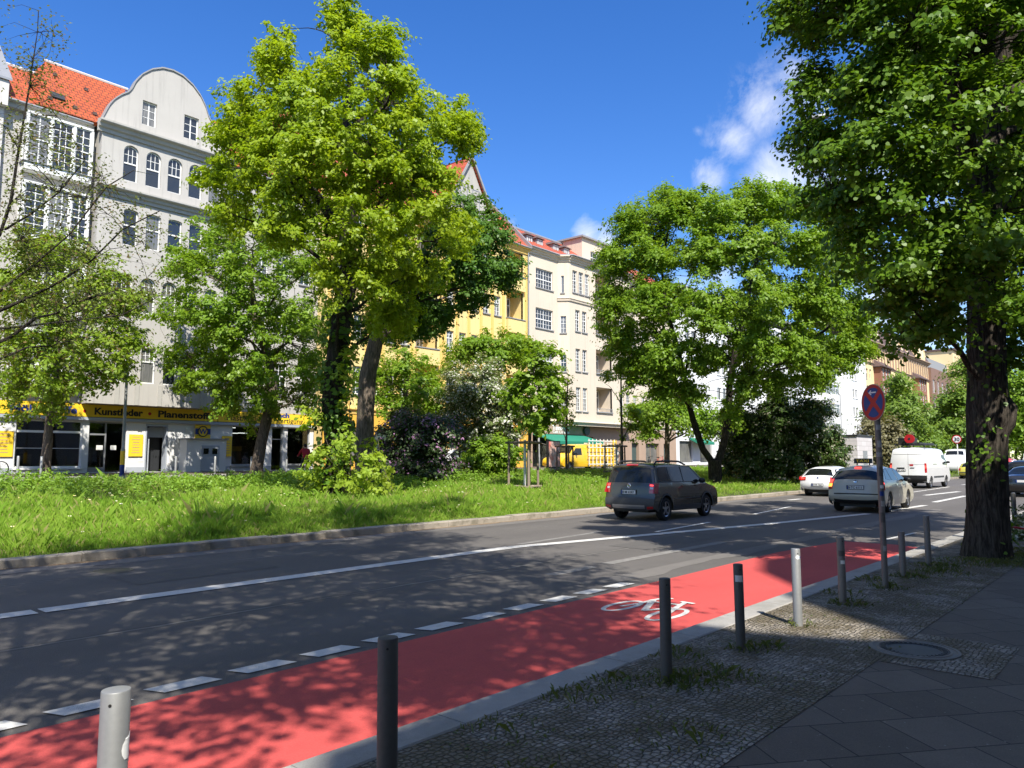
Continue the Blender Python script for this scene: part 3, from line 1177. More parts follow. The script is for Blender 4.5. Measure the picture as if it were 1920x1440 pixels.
for o in opsG:
    if o[2] > 17:
        window(A, Fg, o, .2, .5, (3, 2), (1, 1), None)
    elif o[2] > 13:
        window(A, Fg, o, .2, .56, (1, 1), (1, 1), None)
    elif o[2] > 9:
        window(A, Fg, o, .2, .55, (3, 2), (1, 1), None)
    else:
        window(A, Fg, o, .2, .62, (3, 2), (1, 1), None)
for o in opsR:
    window(A, Fl, o, .2, .6, (3, 2), (2, 1), 'sill_grey')
# curved gable
GP = [(0, 24.62), (.6, 24.53), (1.2, 24.2), (1.7, 23.72), (2.05, 23.15), (2.22, 22.66), (2.4, 22.38), (2.75, 22.1), (3.1, 21.72), (3.35, 21.3), (3.52, 20.85), (3.68, 20.42), (3.85, 20.18)]


def gtop(x):
    s_ = abs(x - 18.3)
    for (p, q) in zip(GP[:-1], GP[1:]):
        if p[0] <= s_ <= q[0]:
            return p[1] + (q[1] - p[1]) * (s_ - p[0]) / (q[0] - p[0])
    return 20.2


opsT = [(16.68, 17.46, 20.82, 22.25), (19.13, 19.95, 20.82, 22.25)]
gb = MB()
n = 96
for i in range(n):
    a, b = 14.45 + 7.7 * i / n, 14.45 + 7.7 * (i + 1) / n
    m = (a + b) / 2
    segs = [(20.19, None)]
    inside = [o for o in opsT if o[0] < m < o[1]]
    for yy in (43.0, 43.4):
        if inside:
            o = inside[0]
            gb.poly((a, yy, 20.19), (b, yy, 20.19), (b, yy, o[2]), (a, yy, o[2]))
            gb.poly((a, yy, o[3]), (b, yy, o[3]), (b, yy, gtop(b)), (a, yy, gtop(a)))
        else:
            gb.poly((a, yy, 20.19), (b, yy, 20.19), (b, yy, gtop(b)), (a, yy, gtop(a)))
for i, o in enumerate(opsT):
    # snap the reveal to the strip edges
    k0 = [14.45 + 7.7 * j / n for j in range(n + 1)]
    a = min(q for q in k0 if q + 7.7 / n / 2 > o[0])
    b = max(q for q in k0 if q - 7.7 / n / 2 < o[1])
    opsT[i] = (a, b, o[2], o[3])
    reveal(gb, Fg, opsT[i], .2)
sub(A, gb, 'gable', 'grey_plaster')
for o in opsT:
    window(A, Fg, o, .2, None, (2, 3), (1, 1), None)
cp = MB()
for i in range(n):
    a, b = 14.45 + 7.7 * i / n, 14.45 + 7.7 * (i + 1) / n
    za, zb = gtop(a), gtop(b)
    cp.prism([(a, za), (b, zb), (b, zb + .09), (a, za + .09)], lambda x, z: (x, 42.93, z), lambda x, z: (x, 43.47, z))
sub(A, cp, 'coping', 'sill_grey')
for (z, h, out) in ((20.28, .62, .5), (16.72, .58, .45)):
    cn = MB()
    moulding(cn, Fg, 14.65, 22.0, cornice_prof(z, h, out), .25)
    sub(A, cn, 'cornice', 'trim_plaster')
cn = MB()
moulding(cn, Fl, 10.2, 14.42, [(-.05, 19.75), (.32, 19.75), (.36, 20.0), (.45, 20.02), (.45, 20.1), (-.05, 20.1)])
sub(A, cn, 'eaves', 'trim_plaster')
cn = MB()
moulding(cn, Fl, 22.24, 29.3, [(-.05, 19.75), (.32, 19.75), (.36, 20.0), (.45, 20.02), (.45, 20.1), (-.05, 20.1)])
sub(A, cn, 'eaves', 'trim_plaster')
for u in (16.0, 17.05, 18.3, 19.55, 20.8, 21.72):
    sub(A, MB().box(u, u + .22, 42.955, 43.02, 4.73, 5.9), 'pilaster', 'trim_plaster')
dp = MB()
dp.tube([(14.52, 43.82, 19.9), (14.5, 43.8, 16), (14.5, 43.8, 4.8)], .055, 8)
sub(A, dp, 'downpipe', 'gutter', 60)
sub(A, MB().tube([(10.3, 43.4, 20.08), (14.3, 43.4, 20.08)], .08, 8), 'gutter', 'gutter', 60)
sub(A, MB().tube([(22.4, 43.4, 20.08), (29.2, 43.4, 20.08)], .08, 8), 'gutter', 'gutter', 60)
rf = MB()


def slab(mb, p, th=.12):
    a, b, c, d = [Vector(q) for q in p]
    nn_ = (b - a).cross(d - a).normalized() * th
    if nn_.z < 0:
        nn_ = -nn_
    q = [a, b, c, d]
    vs = [tuple(v) for v in q] + [tuple(v - nn_) for v in q]
    mb.add(vs, [(0, 1, 2, 3), (7, 6, 5, 4), (0, 4, 5, 1), (1, 5, 6, 2), (2, 6, 7, 3), (3, 7, 4, 0)])


slab(rf, [(10.3, 43.35, 20.12), (29.3, 43.35, 20.12), (29.3, 47.0, 23.45), (10.3, 47.0, 23.45)])
slab(rf, [(29.3, 47.02, 23.45), (10.3, 47.02, 23.45), (10.3, 52, 20.0), (29.3, 52, 20.0)])
slab(rf, [(11.5, 43.3, 20.2), (17.2, 43.3, 20.2), (17.2, 47.2, 24.5), (12.85, 47.2, 24.5)], .1)
slab(rf, [(11.5, 43.3, 20.2), (12.85, 47.2, 24.5), (12.85, 47.3, 24.48), (11.5, 47.3, 22.4)], .1)
slab(rf, [(22.4, 43.3, 20.2), (27.2, 43.3, 20.2), (26.2, 47.2, 24.5), (22.4, 47.2, 24.5)], .1)
roofA = sub(A, rf, 'roof', 'roof_orange')
rg = MB()
rg.tube([(12.8, 47.22, 24.55), (17.4, 47.22, 24.55)], .1, 6)
rg.tube([(10.3, 47.02, 23.5), (29.3, 47.02, 23.5)], .1, 6)
sub(roofA, rg, 'ridge', 'pale_plaster').location = -Vector(A.location) * 0
for o in list(roofA.children):
    o.matrix_parent_inverse.identity()
    o.data.transform(__import__('mathutils').Matrix.Translation(-Vector(A.location)))
sk = MB()
yk, zk = 44.15, 21.18
sk.prism([(12.45, 0), (13.1, 0), (13.1, .6), (12.45, .6)], lambda u, v: (u, yk + v * .68 - .07, zk + v * .73 + .05), lambda u, v: (u, yk + v * .68 - .0, zk + v * .73 - .05))
sub(A, sk, 'skylight', 'door_dark')
sv = MB()
for (x, y) in ((13.0, 46.2), (14.5, 45.8), (15.7, 45.2), (12.2, 44.0), (13.4, 43.9), (14.4, 43.9)):
    z = 20.2 + (y - 43.3) * 1.1
    sv.box(x, x + .2, y - .12, y + .1, z - .05, z + .12)
sub(A, sv, 'roof_vents', 'roof_brown')
# glazed bays
for z0, z1 in ((17.1, 19.62), (13.42, 15.92), (9.7, 12.1), (6.0, 8.3)):
    bay = MB()
    bay.box(11.15, 14.32, 43.28, 43.9, z0 - .45, z0 - .04)
    bay.box(11.15, 14.32, 43.28, 43.9, z1, z1 + .12)
    for u in (11.15, 12.26, 13.34, 14.22):
        bay.box(u, u + .13, 43.3, 43.42, z0 - .04, z1)
    bay.box(11.15, 11.2, 43.84, 43.9, z0 - .04, z1)
    bay.box(14.27, 14.32, 43.84, 43.9, z0 - .04, z1)
    bo = sub(A, bay, 'bay_window', 'white_frame')
    for (a, b, nc) in ((11.28, 12.26, 2), (12.39, 13.34, 3), (13.47, 14.22, 2)):
        f = window(A, Frame(0, 43.33), (a, b, z0 - .03, z1 - .01), .1, .5, (nc, 3), (nc, 3), None, bar=.035, fr=.05)
    window(A, Frame(11.17, 43.84, -90), (0, .42, z0 - .03, z1 - .01), .07, .5, (1, 3), (1, 3), None, fr=.05)
    window(A, Frame(14.30, 43.42, 90), (0, .42, z0 - .03, z1 - .01), .07, .5, (1, 3), (1, 3), None, fr=.05)
    sl = MB().box(11.05, 14.42, 43.2, 43.9, z0 - .06, z0 - .035)
    sub(A, sl, 'bay_sill', 'sill_grey')
# shop floor
sh = MB()
shops = [(11.75, 14.85, 1.30, 3.78), (15.17, 17.1, 1.03, 3.78), (18.2, 19.35, 1.02, 3.72), (23.4, 25.5, 1.35, 3.82), (26.15, 26.95, 1.03, 3.82), (27.3, 29.0, 1.35, 3.82)]
wall(sh, Fs, 10.2, 29.3, 1.0, 4.0, shops, .3)
sub(A, sh, 'shop_wall', 'shop_white')
for (a, b) in ((10.2, 11.7), (17.15, 18.15), (19.4, 23.35), (23.4, 26.1), (27.0, 29.3)):
    sub(A, MB().box(a, b, 43.965, 43.999, 1.0, 1.30), 'plinth', 'shop_grey')
inn = MB()
inn.poly((10.4, 47.5, 1), (29.2, 47.5, 1), (29.2, 47.5, 4), (10.4, 47.5, 4))
inn.poly((10.4, 44.3, 1.0), (29.2, 44.3, 1.0), (29.2, 47.5, 1.0), (10.4, 47.5, 1.0))
inn.poly((10.4, 44.3, 4.0), (29.2, 44.3, 4.0), (29.2, 47.5, 4.0), (10.4, 47.5, 4.0))
for x in (10.4, 17.5, 22.9, 29.2):
    inn.poly((x, 44.3, 1), (x, 47.5, 1), (x, 47.5, 4), (x, 44.3, 4))
sub(A, inn, 'shop_room', 'interior')
for (a, b, z0, z1) in shops:
    if z0 < 1.2 and a > 18 and a < 19:
        continue
    fmb = MB()
    fmb.box(a, a + .07, 44.12, 44.2, z0, z1)
    fmb.box(b - .07, b, 44.12, 44.2, z0, z1)
    fmb.box(a + .07, b - .07, 44.12, 44.2, z1 - .07, z1)
    if z0 > 1.2:
        fmb.box(a + .07, b - .07, 44.12, 44.2, z0, z0 + .08)
        fmb.box(a - .05, b + .05, 43.9, 44.2, z0 - .09, z0 - .003)
    if a < 12:
        fmb.box(a + .07, b - .07, 44.10, 44.2, 3.12, 3.24)
        fmb.box(a + .07, b - .07, 44.12, 44.18, 2.30, 2.33)
    if 15 < a < 16:
        fmb.box(16.02, 16.1, 44.12, 44.2, z0, z1 - .07)
        fmb.box(a + .07, 16.02, 44.11, 44.2, 3.05, 3.14)
        fmb.box(a + .07, 16.02, 44.12, 44.2, 1.03, 1.3)
    if a > 26 and b < 27:
        fmb.box(a + .07, b - .07, 44.12, 44.2, 3.0, 3.06)
    fo = sub(A, fmb, 'shop_window', 'white_frame' if a < 12 else 'gutter')
    pm = MB().box(a + .05, b - .05, 44.15, 44.165, z0 + .02, z1 - .05)
    po = pm.build('pane', MT['clear'], fo, tuple(A.location))
pz = MB()
pz.box(15.62, 15.95, 44.13, 44.145, 2.25, 2.5)
pz.box(16.35, 16.65, 44.13, 44.145, 2.25, 2.5)
sub(A, pz, 'paper_notice', 'paper')
tb = MB()
for (a, b, y, z) in ((23.45, 24.25, 45.2, 3.72), (23.5, 24.9, 46.0, 3.4), (24.9, 25.5, 46.0, 3.42), (26.2, 26.9, 46.2, 3.4)):
    tb.box(a, b, y, y + .05, z, z + .05)
sub(A, tb, 'tube_lamp', 'tube_light')
gd = MB()
for (a, b, y, z0, z1) in ((24.0, 24.9, 45.6, 1.1, 2.6), (12.4, 12.8, 45.0, 1.1, 2.0), (27.6, 28.8, 45.2, 1.1, 2.2)):
    gd.box(a, b, y, y + .5, z0, z1)
    gd.box(a + .05, b - .05, y - .03, y, z1 - .5, z1 - .1)
sub(A, gd, 'shelf', 'wood_old')
cl_ = MB().box(24.2, 24.9, 45.52, 45.56, 2.25, 2.55)
sub(A, cl_, 'display_cloth', 'sign_yellow')
# house entrance with side lights
en = MB()
en.box(18.15, 18.22, 43.98, 44.5, 1.0, 3.75)
en.box(19.33, 19.4, 43.98, 44.5, 1.0, 3.75)
en.box(18.22, 19.33, 43.97, 44.1, 3.62, 3.74)
en.box(18.25, 18.5, 44.3, 44.36, 1.0, 3.55)
en.box(18.5, 19.33, 44.35, 44.38, 3.0, 3.6)
eno = sub(A, en, 'entrance_frame', 'shop_grey')
dr = MB().box(18.52, 19.3, 44.75, 44.8, 1.0, 3.5)
dro = sub(A, dr, 'door', 'door_dark')
hb = MB().box(18.60, 18.66, 44.68, 44.75, 2.0, 2.16)
hb.build('handle', MT['chrome'], dro, tuple(A.location))
for (u, z0, z1) in ((19.48, 1.5, 3.5), (17.98, 1.6, 3.4)):
    window(A, Frame(0, 44.0), (u - .17 if u < 18 else u, u + .12 if u < 18 else u + .33, z0, z1), .06, None, (1, 5), (1, 1), None, fr=.05)
# boxed service annex with two small windows
an = MB().box(20.12, 22.55, 43.05, 43.99, 1.0, 2.9)
ano = sub(A, an, 'annex', 'shop_white')
ad = MB().box(21.0, 22.1, 43.01, 43.05, 1.02, 2.55)
sub(A, ad, 'annex_door', 'shop_grey')
aw = MB()
aw.box(21.12, 21.42, 42.985, 43.01, 2.05, 2.38)
aw.box(21.66, 21.96, 42.985, 43.01, 2.05, 2.38)
sub(A, aw, 'annex_pane', 'car_glass')
ac = MB().box(20.02, 22.65, 42.95, 43.99, 2.903, 2.96)
sub(A, ac, 'annex_roof', 'sill_grey')
# sign band
sb = MB()
sb.box(10.4, 15.05, 43.86, 43.94, 4.03, 4.70)
sb.box(15.06, 22.33, 43.86, 43.94, 4.03, 4.70)
sb.box(22.37, 29.2, 43.86, 43.94, 4.03, 4.70)
sgn = sub(A, sb, 'shop_sign', 'sign_yellow')
hd = MB()
hd.box(10.3, 29.25, 43.80, 43.999, 3.84, 4.0)
sub(A, hd, 'awning_box', 'shop_grey')
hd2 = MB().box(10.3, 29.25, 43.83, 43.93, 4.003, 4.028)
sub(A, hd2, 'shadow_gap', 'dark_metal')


def st(u, z, y=43.858):
    return lambda a, b, d: (u + a, y - d, z + b)


tx = text_mb('Möbelstoffe', .52, st(11.35, 4.18), bold=.016, width=3.1)
tx.build('lettering', MT['sign_blue'], sgn, tuple(A.location))
tk = MB()
text_mb('Kunstleder', .52, st(15.32, 4.17), tk, .018, width=2.55)
text_mb('Planenstoffe', .52, st(18.72, 4.17), tk, .018, width=3.35)
text_mb('Plastikfolien', .5, st(22.9, 4.14), tk, .0, width=2.6)
text_mb('Fertigung', .46, st(26.4, 4.10), tk, .0, width=1.9)
tk.build('lettering', MT['ink'], sgn, tuple(A.location))
tk = text_mb('bach', .4, st(26.2, 4.47), None, .02, width=1.1)
tk.build('lettering', MT['sign_blue'], sgn, tuple(A.location))
dt = MB()
dt.lathe([(0, 0), (.09, 0), (.09, .012), (0, .012)], lambda a, b, h: (18.27 + a, 43.858 - h, 4.33 + b), 16)
dt.lathe([(0, 0), (.08, 0), (.08, .012), (0, .012)], lambda a, b, h: (14.85 + a, 43.858 - h, 4.33 + b), 16)
dt.build('lettering_dot', MT['sign_red'], sgn, tuple(A.location))
# wall boards in yellow with rows of unreadable small print
for (a, b, z0, z1) in ((10.75, 11.65, 1.87, 3.16), (17.24, 18.0, 1.9, 3.13), (22.72, 23.36, 1.9, 3.16)):
    bd = MB().box(a, b, 43.93, 43.96, z0, z1)
    bo = sub(A, bd, 'wall_board', 'sign_yellow')
    pr = MB()
    for k in range(7):
        zz = z1 - .14 - k * (z1 - z0 - .2) / 7
        ww = (b - a) * rnd.uniform(.45, .85) / 2
        pr.box((a + b) / 2 - ww, (a + b) / 2 + ww, 43.926, 43.93, zz - .018, zz + .018)
    pr.build('print', MT['brown_stone'], bo, tuple(A.location))
lg = MB().box(21.0, 21.95, 43.92, 43.96, 2.97, 3.80)
lgo = sub(A, lg, 'logo_panel', 'sign_yellow')
lb = MB()
lb.box(21.0, 21.95, 43.912, 43.92, 3.22, 3.58)
lb.build('blue_band', MT['sign_navy'], lgo, tuple(A.location))
lc = MB()
lc.lathe([(.27, 0), (.33, 0), (.33, .02), (.27, .02)], lambda a, b, h: (21.475 + a, 43.91 - h, 3.40 + b), 28)
lc.build('ring', MT['ink'], lgo, tuple(A.location))
ld = MB()
ld.lathe([(0, 0), (.27, 0), (.27, .008), (0, .008)], lambda a, b, h: (21.475 + a, 43.91 - h, 3.40 + b), 28)
ld.build('disc', MT['sign_yellow'], lgo, tuple(A.location))
text_mb('W', .44, st(21.475, 3.25, 43.90), None, .012, 'CENTER').build('lettering', MT['sign_blue'], lgo, tuple(A.location))
nb = MB().box(20.5, 20.75, 43.95, 43.998, 3.35, 3.6)
sub(A, nb, 'house_number_plate', 'paper')

# ---- N: pale neighbour on the left edge, with a sloping fire wall above the roof
N = thing('apartment_house', 'pale pinkish house wall at the left picture edge with raised sloping parapet', 'building', (0, 43.2, 1))
wn_ = MB()
wall(wn_, Frame(0, 43.6), -6, 10.2, 1, 20.3, [(u, u + 1.1, z, z + 2.0) for u in (-4, -1, 2, 5, 7.6) for z in (5.9, 9.7, 13.5, 17.2)], .2)
shell(wn_, -6, 10.19, 43.6, 56, 1, 20.2)
sub(N, wn_, 'wall', 'pale_plaster')
for u in (-4, -1, 2, 5, 7.6):
    for z in (5.9, 9.7, 13.5, 17.2):
        window(N, Frame(0, 43.6), (u, u + 1.1, z, z + 2.0), .2, .62, (2, 1), (2, 1))
fw = MB()
fw.prism([(43.2, 19.6), (43.2, 20.9), (47.2, 25.0), (51, 21.5), (51, 19.6)], lambda y, z: (9.75, y, z), lambda y, z: (10.25, y, z))
sub(N, fw, 'fire_wall', 'pale_plaster')
fc = MB()
fc.prism([(43.1, 20.9), (47.2, 25.1), (47.2, 25.22), (43.1, 21.02)], lambda y, z: (9.65, y, z), lambda y, z: (10.35, y, z))
sub(N, fc, 'coping', 'gutter')
rn = MB()
slab(rn, [(-6, 43.3, 20.3), (9.7, 43.3, 20.3), (9.7, 47, 23.6), (-6, 47, 23.6)])
sub(N, rn, 'roof', 'roof_orange')

# ---- B: yellow house with steep dormer gable
B = thing('apartment_house', 'yellow rendered apartment house with recessed balconies and a steep red gable roof', 'building', (29.3, 43, 1))
FB = Frame(0, 43)
wcols = [30.2, 31.7, 33.2, 34.7, 36.0, 40.75, 42.15, 43.55, 44.95, 46.35]
wst = [(6.3, 8.3), (10.35, 12.0), (14.05, 15.75), (17.6, 19.2)]
opsB = [(u, u + .78, z0, z1) for u in wcols for (z0, z1) in wst]
log = [(u, u + 2.2, z0, z1) for u in (37.5, 47.9) for (z0, z1) in ((6.7, 8.95), (10.25, 12.6), (14.0, 16.5), (17.85, 20.1))]
wb = MB()
wall(wb, FB, 29.3, 50.87, 5.0, 20.7, opsB + log, .2)
for o in log:
    reveal(wb, FB, o, 1.4)
    wb.poly(FB(o[0], 1.4, o[2]), FB(o[1], 1.4, o[2]), FB(o[1], 1.4, o[3]), FB(o[0], 1.4, o[3]))
shell(wb, 29.3, 50.87, 43.0, 56, 1, 20.7)
sub(B, wb, 'wall', 'yellow_plaster')
for o in opsB:
    window(B, FB, o, .2, .64, (2, 2), (2, 3), 'sill_grey')
for o in log:
    window(B, Frame(0, 44.4), (o[0] + .25, o[0] + .95, o[2] + .05, o[3] - .35), -.0, .7, (2, 1), (2, 1), None)
    window(B, Frame(0, 44.4), (o[0] + 1.2, o[0] + 1.9, o[2] + .05, o[3] - .35), -.0, .7, (2, 1), (2, 1), None)
    pb = MB().box(o[0] - .06, o[1] + .06, 42.72, 43.12, o[2] - 1.25, o[2] - .03)
    po = sub(B, pb, 'balcony', 'yellow_plaster')
    cb = MB().box(o[0] - .1, o[1] + .1, 42.66, 43.14, o[2] - .027, o[2] + .045)
    cb.build('capping', MT['sill_grey'], po, tuple(B.location))
for u in (29.5, 31.2, 32.7, 34.2, 35.7, 37.0, 39.95, 40.3, 41.75, 43.1, 44.55, 45.95, 47.35, 50.35):
    sub(B, MB().box(u, u + .26, 42.93, 43.02, 5.3, 19.9), 'pilaster', 'yellow_trim')
for q in (cornice_prof(20.8, .6, .4), cornice_prof(5.28, .4, .25)):
    pi = MB()
    moulding(pi, FB, 29.3, 50.87, q)
    sub(B, pi, 'cornice', 'yellow_trim')
base = MB()
opsb = [(30.2, 32.4, 1.8, 4.2, .9), (33.6, 35.2, 1.03, 4.0, .8), (37.4, 39.4, 1.8, 4.2, .9), (41.05, 42.2, 1.03, 3.2), (43.6, 45.8, 1.8, 4.2, .9), (47.6, 49.8, 1.8, 4.2, .9)]
wall(base, Frame(0, 42.94), 29.3, 50.87, 1.0, 4.9, opsb, .3)
base.poly((29.3, 42.94, 4.9), (50.87, 42.94, 4.9), (50.87, 43.1, 4.9), (29.3, 43.1, 4.9))
sub(B, base, 'ground_floor', 'orange_plaster')
for o in opsb:
    if o[2] > 1.5:
        window(B, Frame(0, 42.94), o, .3, .6, (3, 2), (3, 1))
    else:
        q = MB().box(o[0], o[1], 43.2, 43.26, o[2], o[3])
        sub(B, q, 'door', 'door_green')
ped = MB()
ped.prism([(40.75, 3.25), (42.5, 3.25), (42.2, 3.5), (41.63, 4.0), (41.05, 3.5)], lambda x, z: (x, 42.78, z), lambda x, z: (x, 42.95, z))
sub(B, ped, 'door_gable', 'trim_plaster')
ov = MB().lathe([(0, 0), (.36, 0), (.36, .05), (0, .05)], lambda a, b, h: (41.6 + a, 42.93 - h, 4.35 + b * 1.35), 24)
sub(B, ov, 'oval_window', 'car_glass')
rb = MB()
slab(rb, [(29.3, 42.75, 20.75), (50.9, 42.75, 20.75), (50.9, 51, 29.3), (29.3, 51, 29.3)], .18)
slab(rb, [(50.9, 51.02, 29.3), (29.3, 51.02, 29.3), (29.3, 58, 21), (50.9, 58, 21)], .18)
slab(rb, [(44.4, 43.9, 27.85), (44.4, 50.2, 27.85), (41.0, 50.2, 22.1), (41.0, 43.9, 22.1)], .14)
slab(rb, [(44.4, 43.9, 27.85), (44.4, 50.2, 27.85), (47.8, 50.2, 22.1), (47.8, 43.9, 22.1)], .14)
sub(B, rb, 'roof', 'roof_red')
vg = MB()
vg.prism([(42.7, 20.7), (51, 29.32), (51, 29.58), (42.55, 20.95)], lambda y, z: (50.86, y, z), lambda y, z: (51.12, y, z))
sub(B, vg, 'verge', 'gutter')
gf = MB()
gf.prism([(41.3, 22.0), (47.5, 22.0), (44.4, 27.5)], lambda x, z: (x, 44.1, z), lambda x, z: (x, 44.3, z))
sub(B, gf, 'gable', 'trim_plaster')
bb = MB()
for s_ in (-1, 1):
    bb.prism([(44.4, 27.62), (44.4, 27.92), (44.4 + s_ * 3.5, 22.0), (44.4 + s_ * 3.35, 21.85)], lambda x, z: (x, 43.78, z), lambda x, z: (x, 43.92, z))
sub(B, bb, 'barge_board', 'sill_grey')
for (a, b, z0, z1) in ((43.2, 44.1, 22.6, 25.0), (44.7, 45.6, 22.6, 25.0)):
    window(B, Frame(0, 44.1), (a, b, z0, z1), .05, .6, (2, 1), (2, 1), None, frame='gutter')
sub(B, MB().tube([(29.3, 42.62, 20.78), (50.9, 42.62, 20.78)], .08, 8), 'gutter', 'gutter', 60)
sub(B, MB().tube([(50.72, 42.85, 20.6), (50.72, 42.85, 1.1)], .055, 8), 'downpipe', 'gutter', 60)

# ---- C: cream house with angled bay, four small dormers and an attic block
Cc = thing('apartment_house', 'cream house with angular bay, four small dormers and a cafe at street level', 'building', (50.9, 43, 1))
F0, F1, Fb = Frame(0, 43), Frame(55.16, 43, -52), Frame(0, 42.1)
cz = [(6.25, 8.5), (10.05, 12.2), (13.9, 15.95), (17.6, 19.75)]
ops0 = [(51.95, 54.45, 17.5, 19.3), (51.9, 54.45, 13.72, 15.58), (52.1, 54.5, 9.88, 11.75), (52.1, 54.5, 6.2, 8.2)]
opsc = [(.36, .62, 17.45, 19.1), (.28, .80, 13.6, 15.2), (.28, .80, 9.9, 11.5), (.28, .80, 6.3, 8.0)]
ops1 = []
for i, (z0, z1) in enumerate(cz):
    if i == 3:
        ops1 += [(56.35, 57.1, z0, z1), (57.35, 58.1, z0, z1), (58.35, 59.1, z0, z1)]
    else:
        ops1 += [(56.75, 57.5, z0, z1), (57.85, 58.6, z0, z1)]
    ops1 += [(64.2, 65.0, z0, z1), (65.4, 66.2, z0, z1)]
opsL = [(60.1, 62.8, z0 + .1, z1 + .25) for (z0, z1) in cz]
ops2 = [(u, u + .8, z0, z1) for u in (68.2, 69.9, 72.2, 73.9, 75.3) for (z0, z1) in cz]
wc = MB()
wall(wc, F0, 50.9, 55.16, 4.9, 20.9, ops0, .2)
wall(wc, F1, 0, 1.142, 4.9, 20.9, opsc, .18)
wall(wc, Fb, 55.863, 66.4, 4.9, 20.9, ops1 + opsL, .2)
F2 = Frame(66.4, 42.1, 52)
wall(wc, F2, 0, 1.142, 4.9, 20.9)
wall(wc, F0, 67.1, 77.0, 4.9, 20.9, ops2, .2)
for o in opsL:
    reveal(wc, Fb, o, 1.5)
    wc.poly(Fb(o[0], 1.5, o[2]), Fb(o[1], 1.5, o[2]), Fb(o[1], 1.5, o[3]), Fb(o[0], 1.5, o[3]))
wc.poly((55.16, 43, 4.9), (55.863, 42.1, 4.9), (66.4, 42.1, 4.9), (67.1, 43, 4.9))
shell(wc, 50.9, 77.0, 43.05, 56, 1, 20.9)
sub(Cc, wc, 'wall', 'cream_plaster')
for o in ops0:
    window(Cc, F0, o, .2, .46, (6, 2), (6, 2), 'sill_grey', fr=.075)
for o in opsc:
    window(Cc, F1, o, .18, None if o[1] - o[0] < .3 else .55, (1, 1) if o[1] - o[0] < .3 else (2, 2), (2, 2), 'sill_grey', fr=.03)
for o in ops1:
    window(Cc, Fb, o, .2, .55, (2, 3), (2, 3), 'sill_grey')
for o in ops2:
    window(Cc, F0, o, .2, .55, (2, 3), (2, 3), 'sill_grey')
for o in opsL:
    window(Cc, Frame(0, 43.6), (o[0] + .3, o[0] + 1.2, o[2] + .02, o[3] - .2), .0, .7, (2, 1), (2, 1), None)
    window(Cc, Frame(0, 43.6), (o[0] + 1.5, o[0] + 2.4, o[2] + .02, o[3] - .2), .0, .7, (2, 1), (2, 1), None)
    rl = MB()
    rl.box(o[0] - .05, o[1] + .05, 41.95, 42.2, o[2] - .12, o[2] - .02)
    for k in range(13):
        x = o[0] + .06 + (o[1] - o[0] - .12) * k / 12
        rl.box(x - .015, x + .015, 42.0, 42.03, o[2] - .02, o[2] + .28)
    rl.box(o[0], o[1], 41.99, 42.04, o[2] + .28, o[2] + .32)
    sub(Cc, rl, 'balcony_rail', 'sill_grey')
for prof, runs in ((cornice_prof(21.0, .55, .45), ((F0, 50.9, 55.3), (F1, -.05, 1.2), (Fb, 55.75, 66.5))), (cornice_prof(5.25, .4, .3), ((F0, 50.9, 55.3), (F1, -.05, 1.2), (Fb, 55.75, 66.5))),
                   (cornice_prof(21.0, .55, .45), ((F0, 66.9, 77.0),)), (cornice_prof(5.25, .4, .3), ((F0, 66.9, 77.0),)), (cornice_prof(16.95, .3, .16), ((F1, -.02, 1.16), (Fb, 55.8, 66.4)))):
    cc = MB()
    for (F, a, b) in runs:
        moulding(cc, F, a, b, prof)
    sub(Cc, cc, 'cornice', 'cream_plaster')
rc = MB()
slab(rc, [(50.95, 42.6, 21.02), (61.2, 42.6, 21.02), (61.2, 47, 24.2), (50.95, 47, 24.2)])
slab(rc, [(67, 42.6, 21.02), (77, 42.6, 21.02), (77, 47, 24.2), (67, 47, 24.2)])
slab(rc, [(77, 47.02, 24.2), (50.95, 47.02, 24.2), (50.95, 54, 21), (77, 54, 21)])
sub(Cc, rc, 'roof', 'roof_red')
sub(Cc, MB().tube([(50.95, 47.02, 24.27), (61.2, 47.02, 24.27)], .12, 6), 'ridge', 'gutter', 60)
rr = MB().tube([(50.9, 42.55, 21.02), (55.1, 42.55, 21.02), (55.8, 41.6, 21.02), (66.4, 41.6, 21.02)], .08, 8)
sub(Cc, rr, 'gutter', 'gutter', 60)
at = MB()
opa = [(62.6, 64.3, 21.9, 23.35)]
wall(at, Frame(0, 44.4), 61.1, 67.2, 21.0, 24.5, opa, .15)
shell(at, 61.1, 67.2, 44.4, 50, 21.0, 24.5)
at.box(55.9, 66.3, 42.12, 43.2, 20.9, 21.06)
sub(Cc, at, 'attic', 'cream_plaster')
window(Cc, Frame(0, 44.4), opa[0], .15, .55, (4, 1), (4, 1), 'sill_grey')
ar = MB().box(60.85, 67.45, 44.1, 50.2, 24.5, 24.68)
sub(Cc, ar, 'attic_roof', 'sill_grey')
for u in (51.75, 53.3, 55.75, 57.5):
    db = MB()
    db.box(u, u + .95, 44.0, 46.0, 21.3, 22.55)
    do = sub(Cc, db, 'dormer', 'sill_grey')
    dh = MB()
    c_ = [(u - .15, 43.8, 22.56), (u + 1.1, 43.8, 22.56), (u + 1.1, 46.6, 22.56), (u - .15, 46.6, 22.56), (u + .47, 44.3, 22.98), (u + .47, 46.6, 22.98)]
    dh.add(c_, [(0, 1, 4), (1, 2, 5, 4), (3, 0, 4, 5), (0, 3, 2, 1)])
    dh.build('dormer_roof', MT['roof_brown'], do, tuple(Cc.location))
    f = window(Cc, Frame(0, 44.0), (u + .15, u + .8, 21.55, 22.5), .05, None, (2, 1), (1, 1), None, fr=.06)
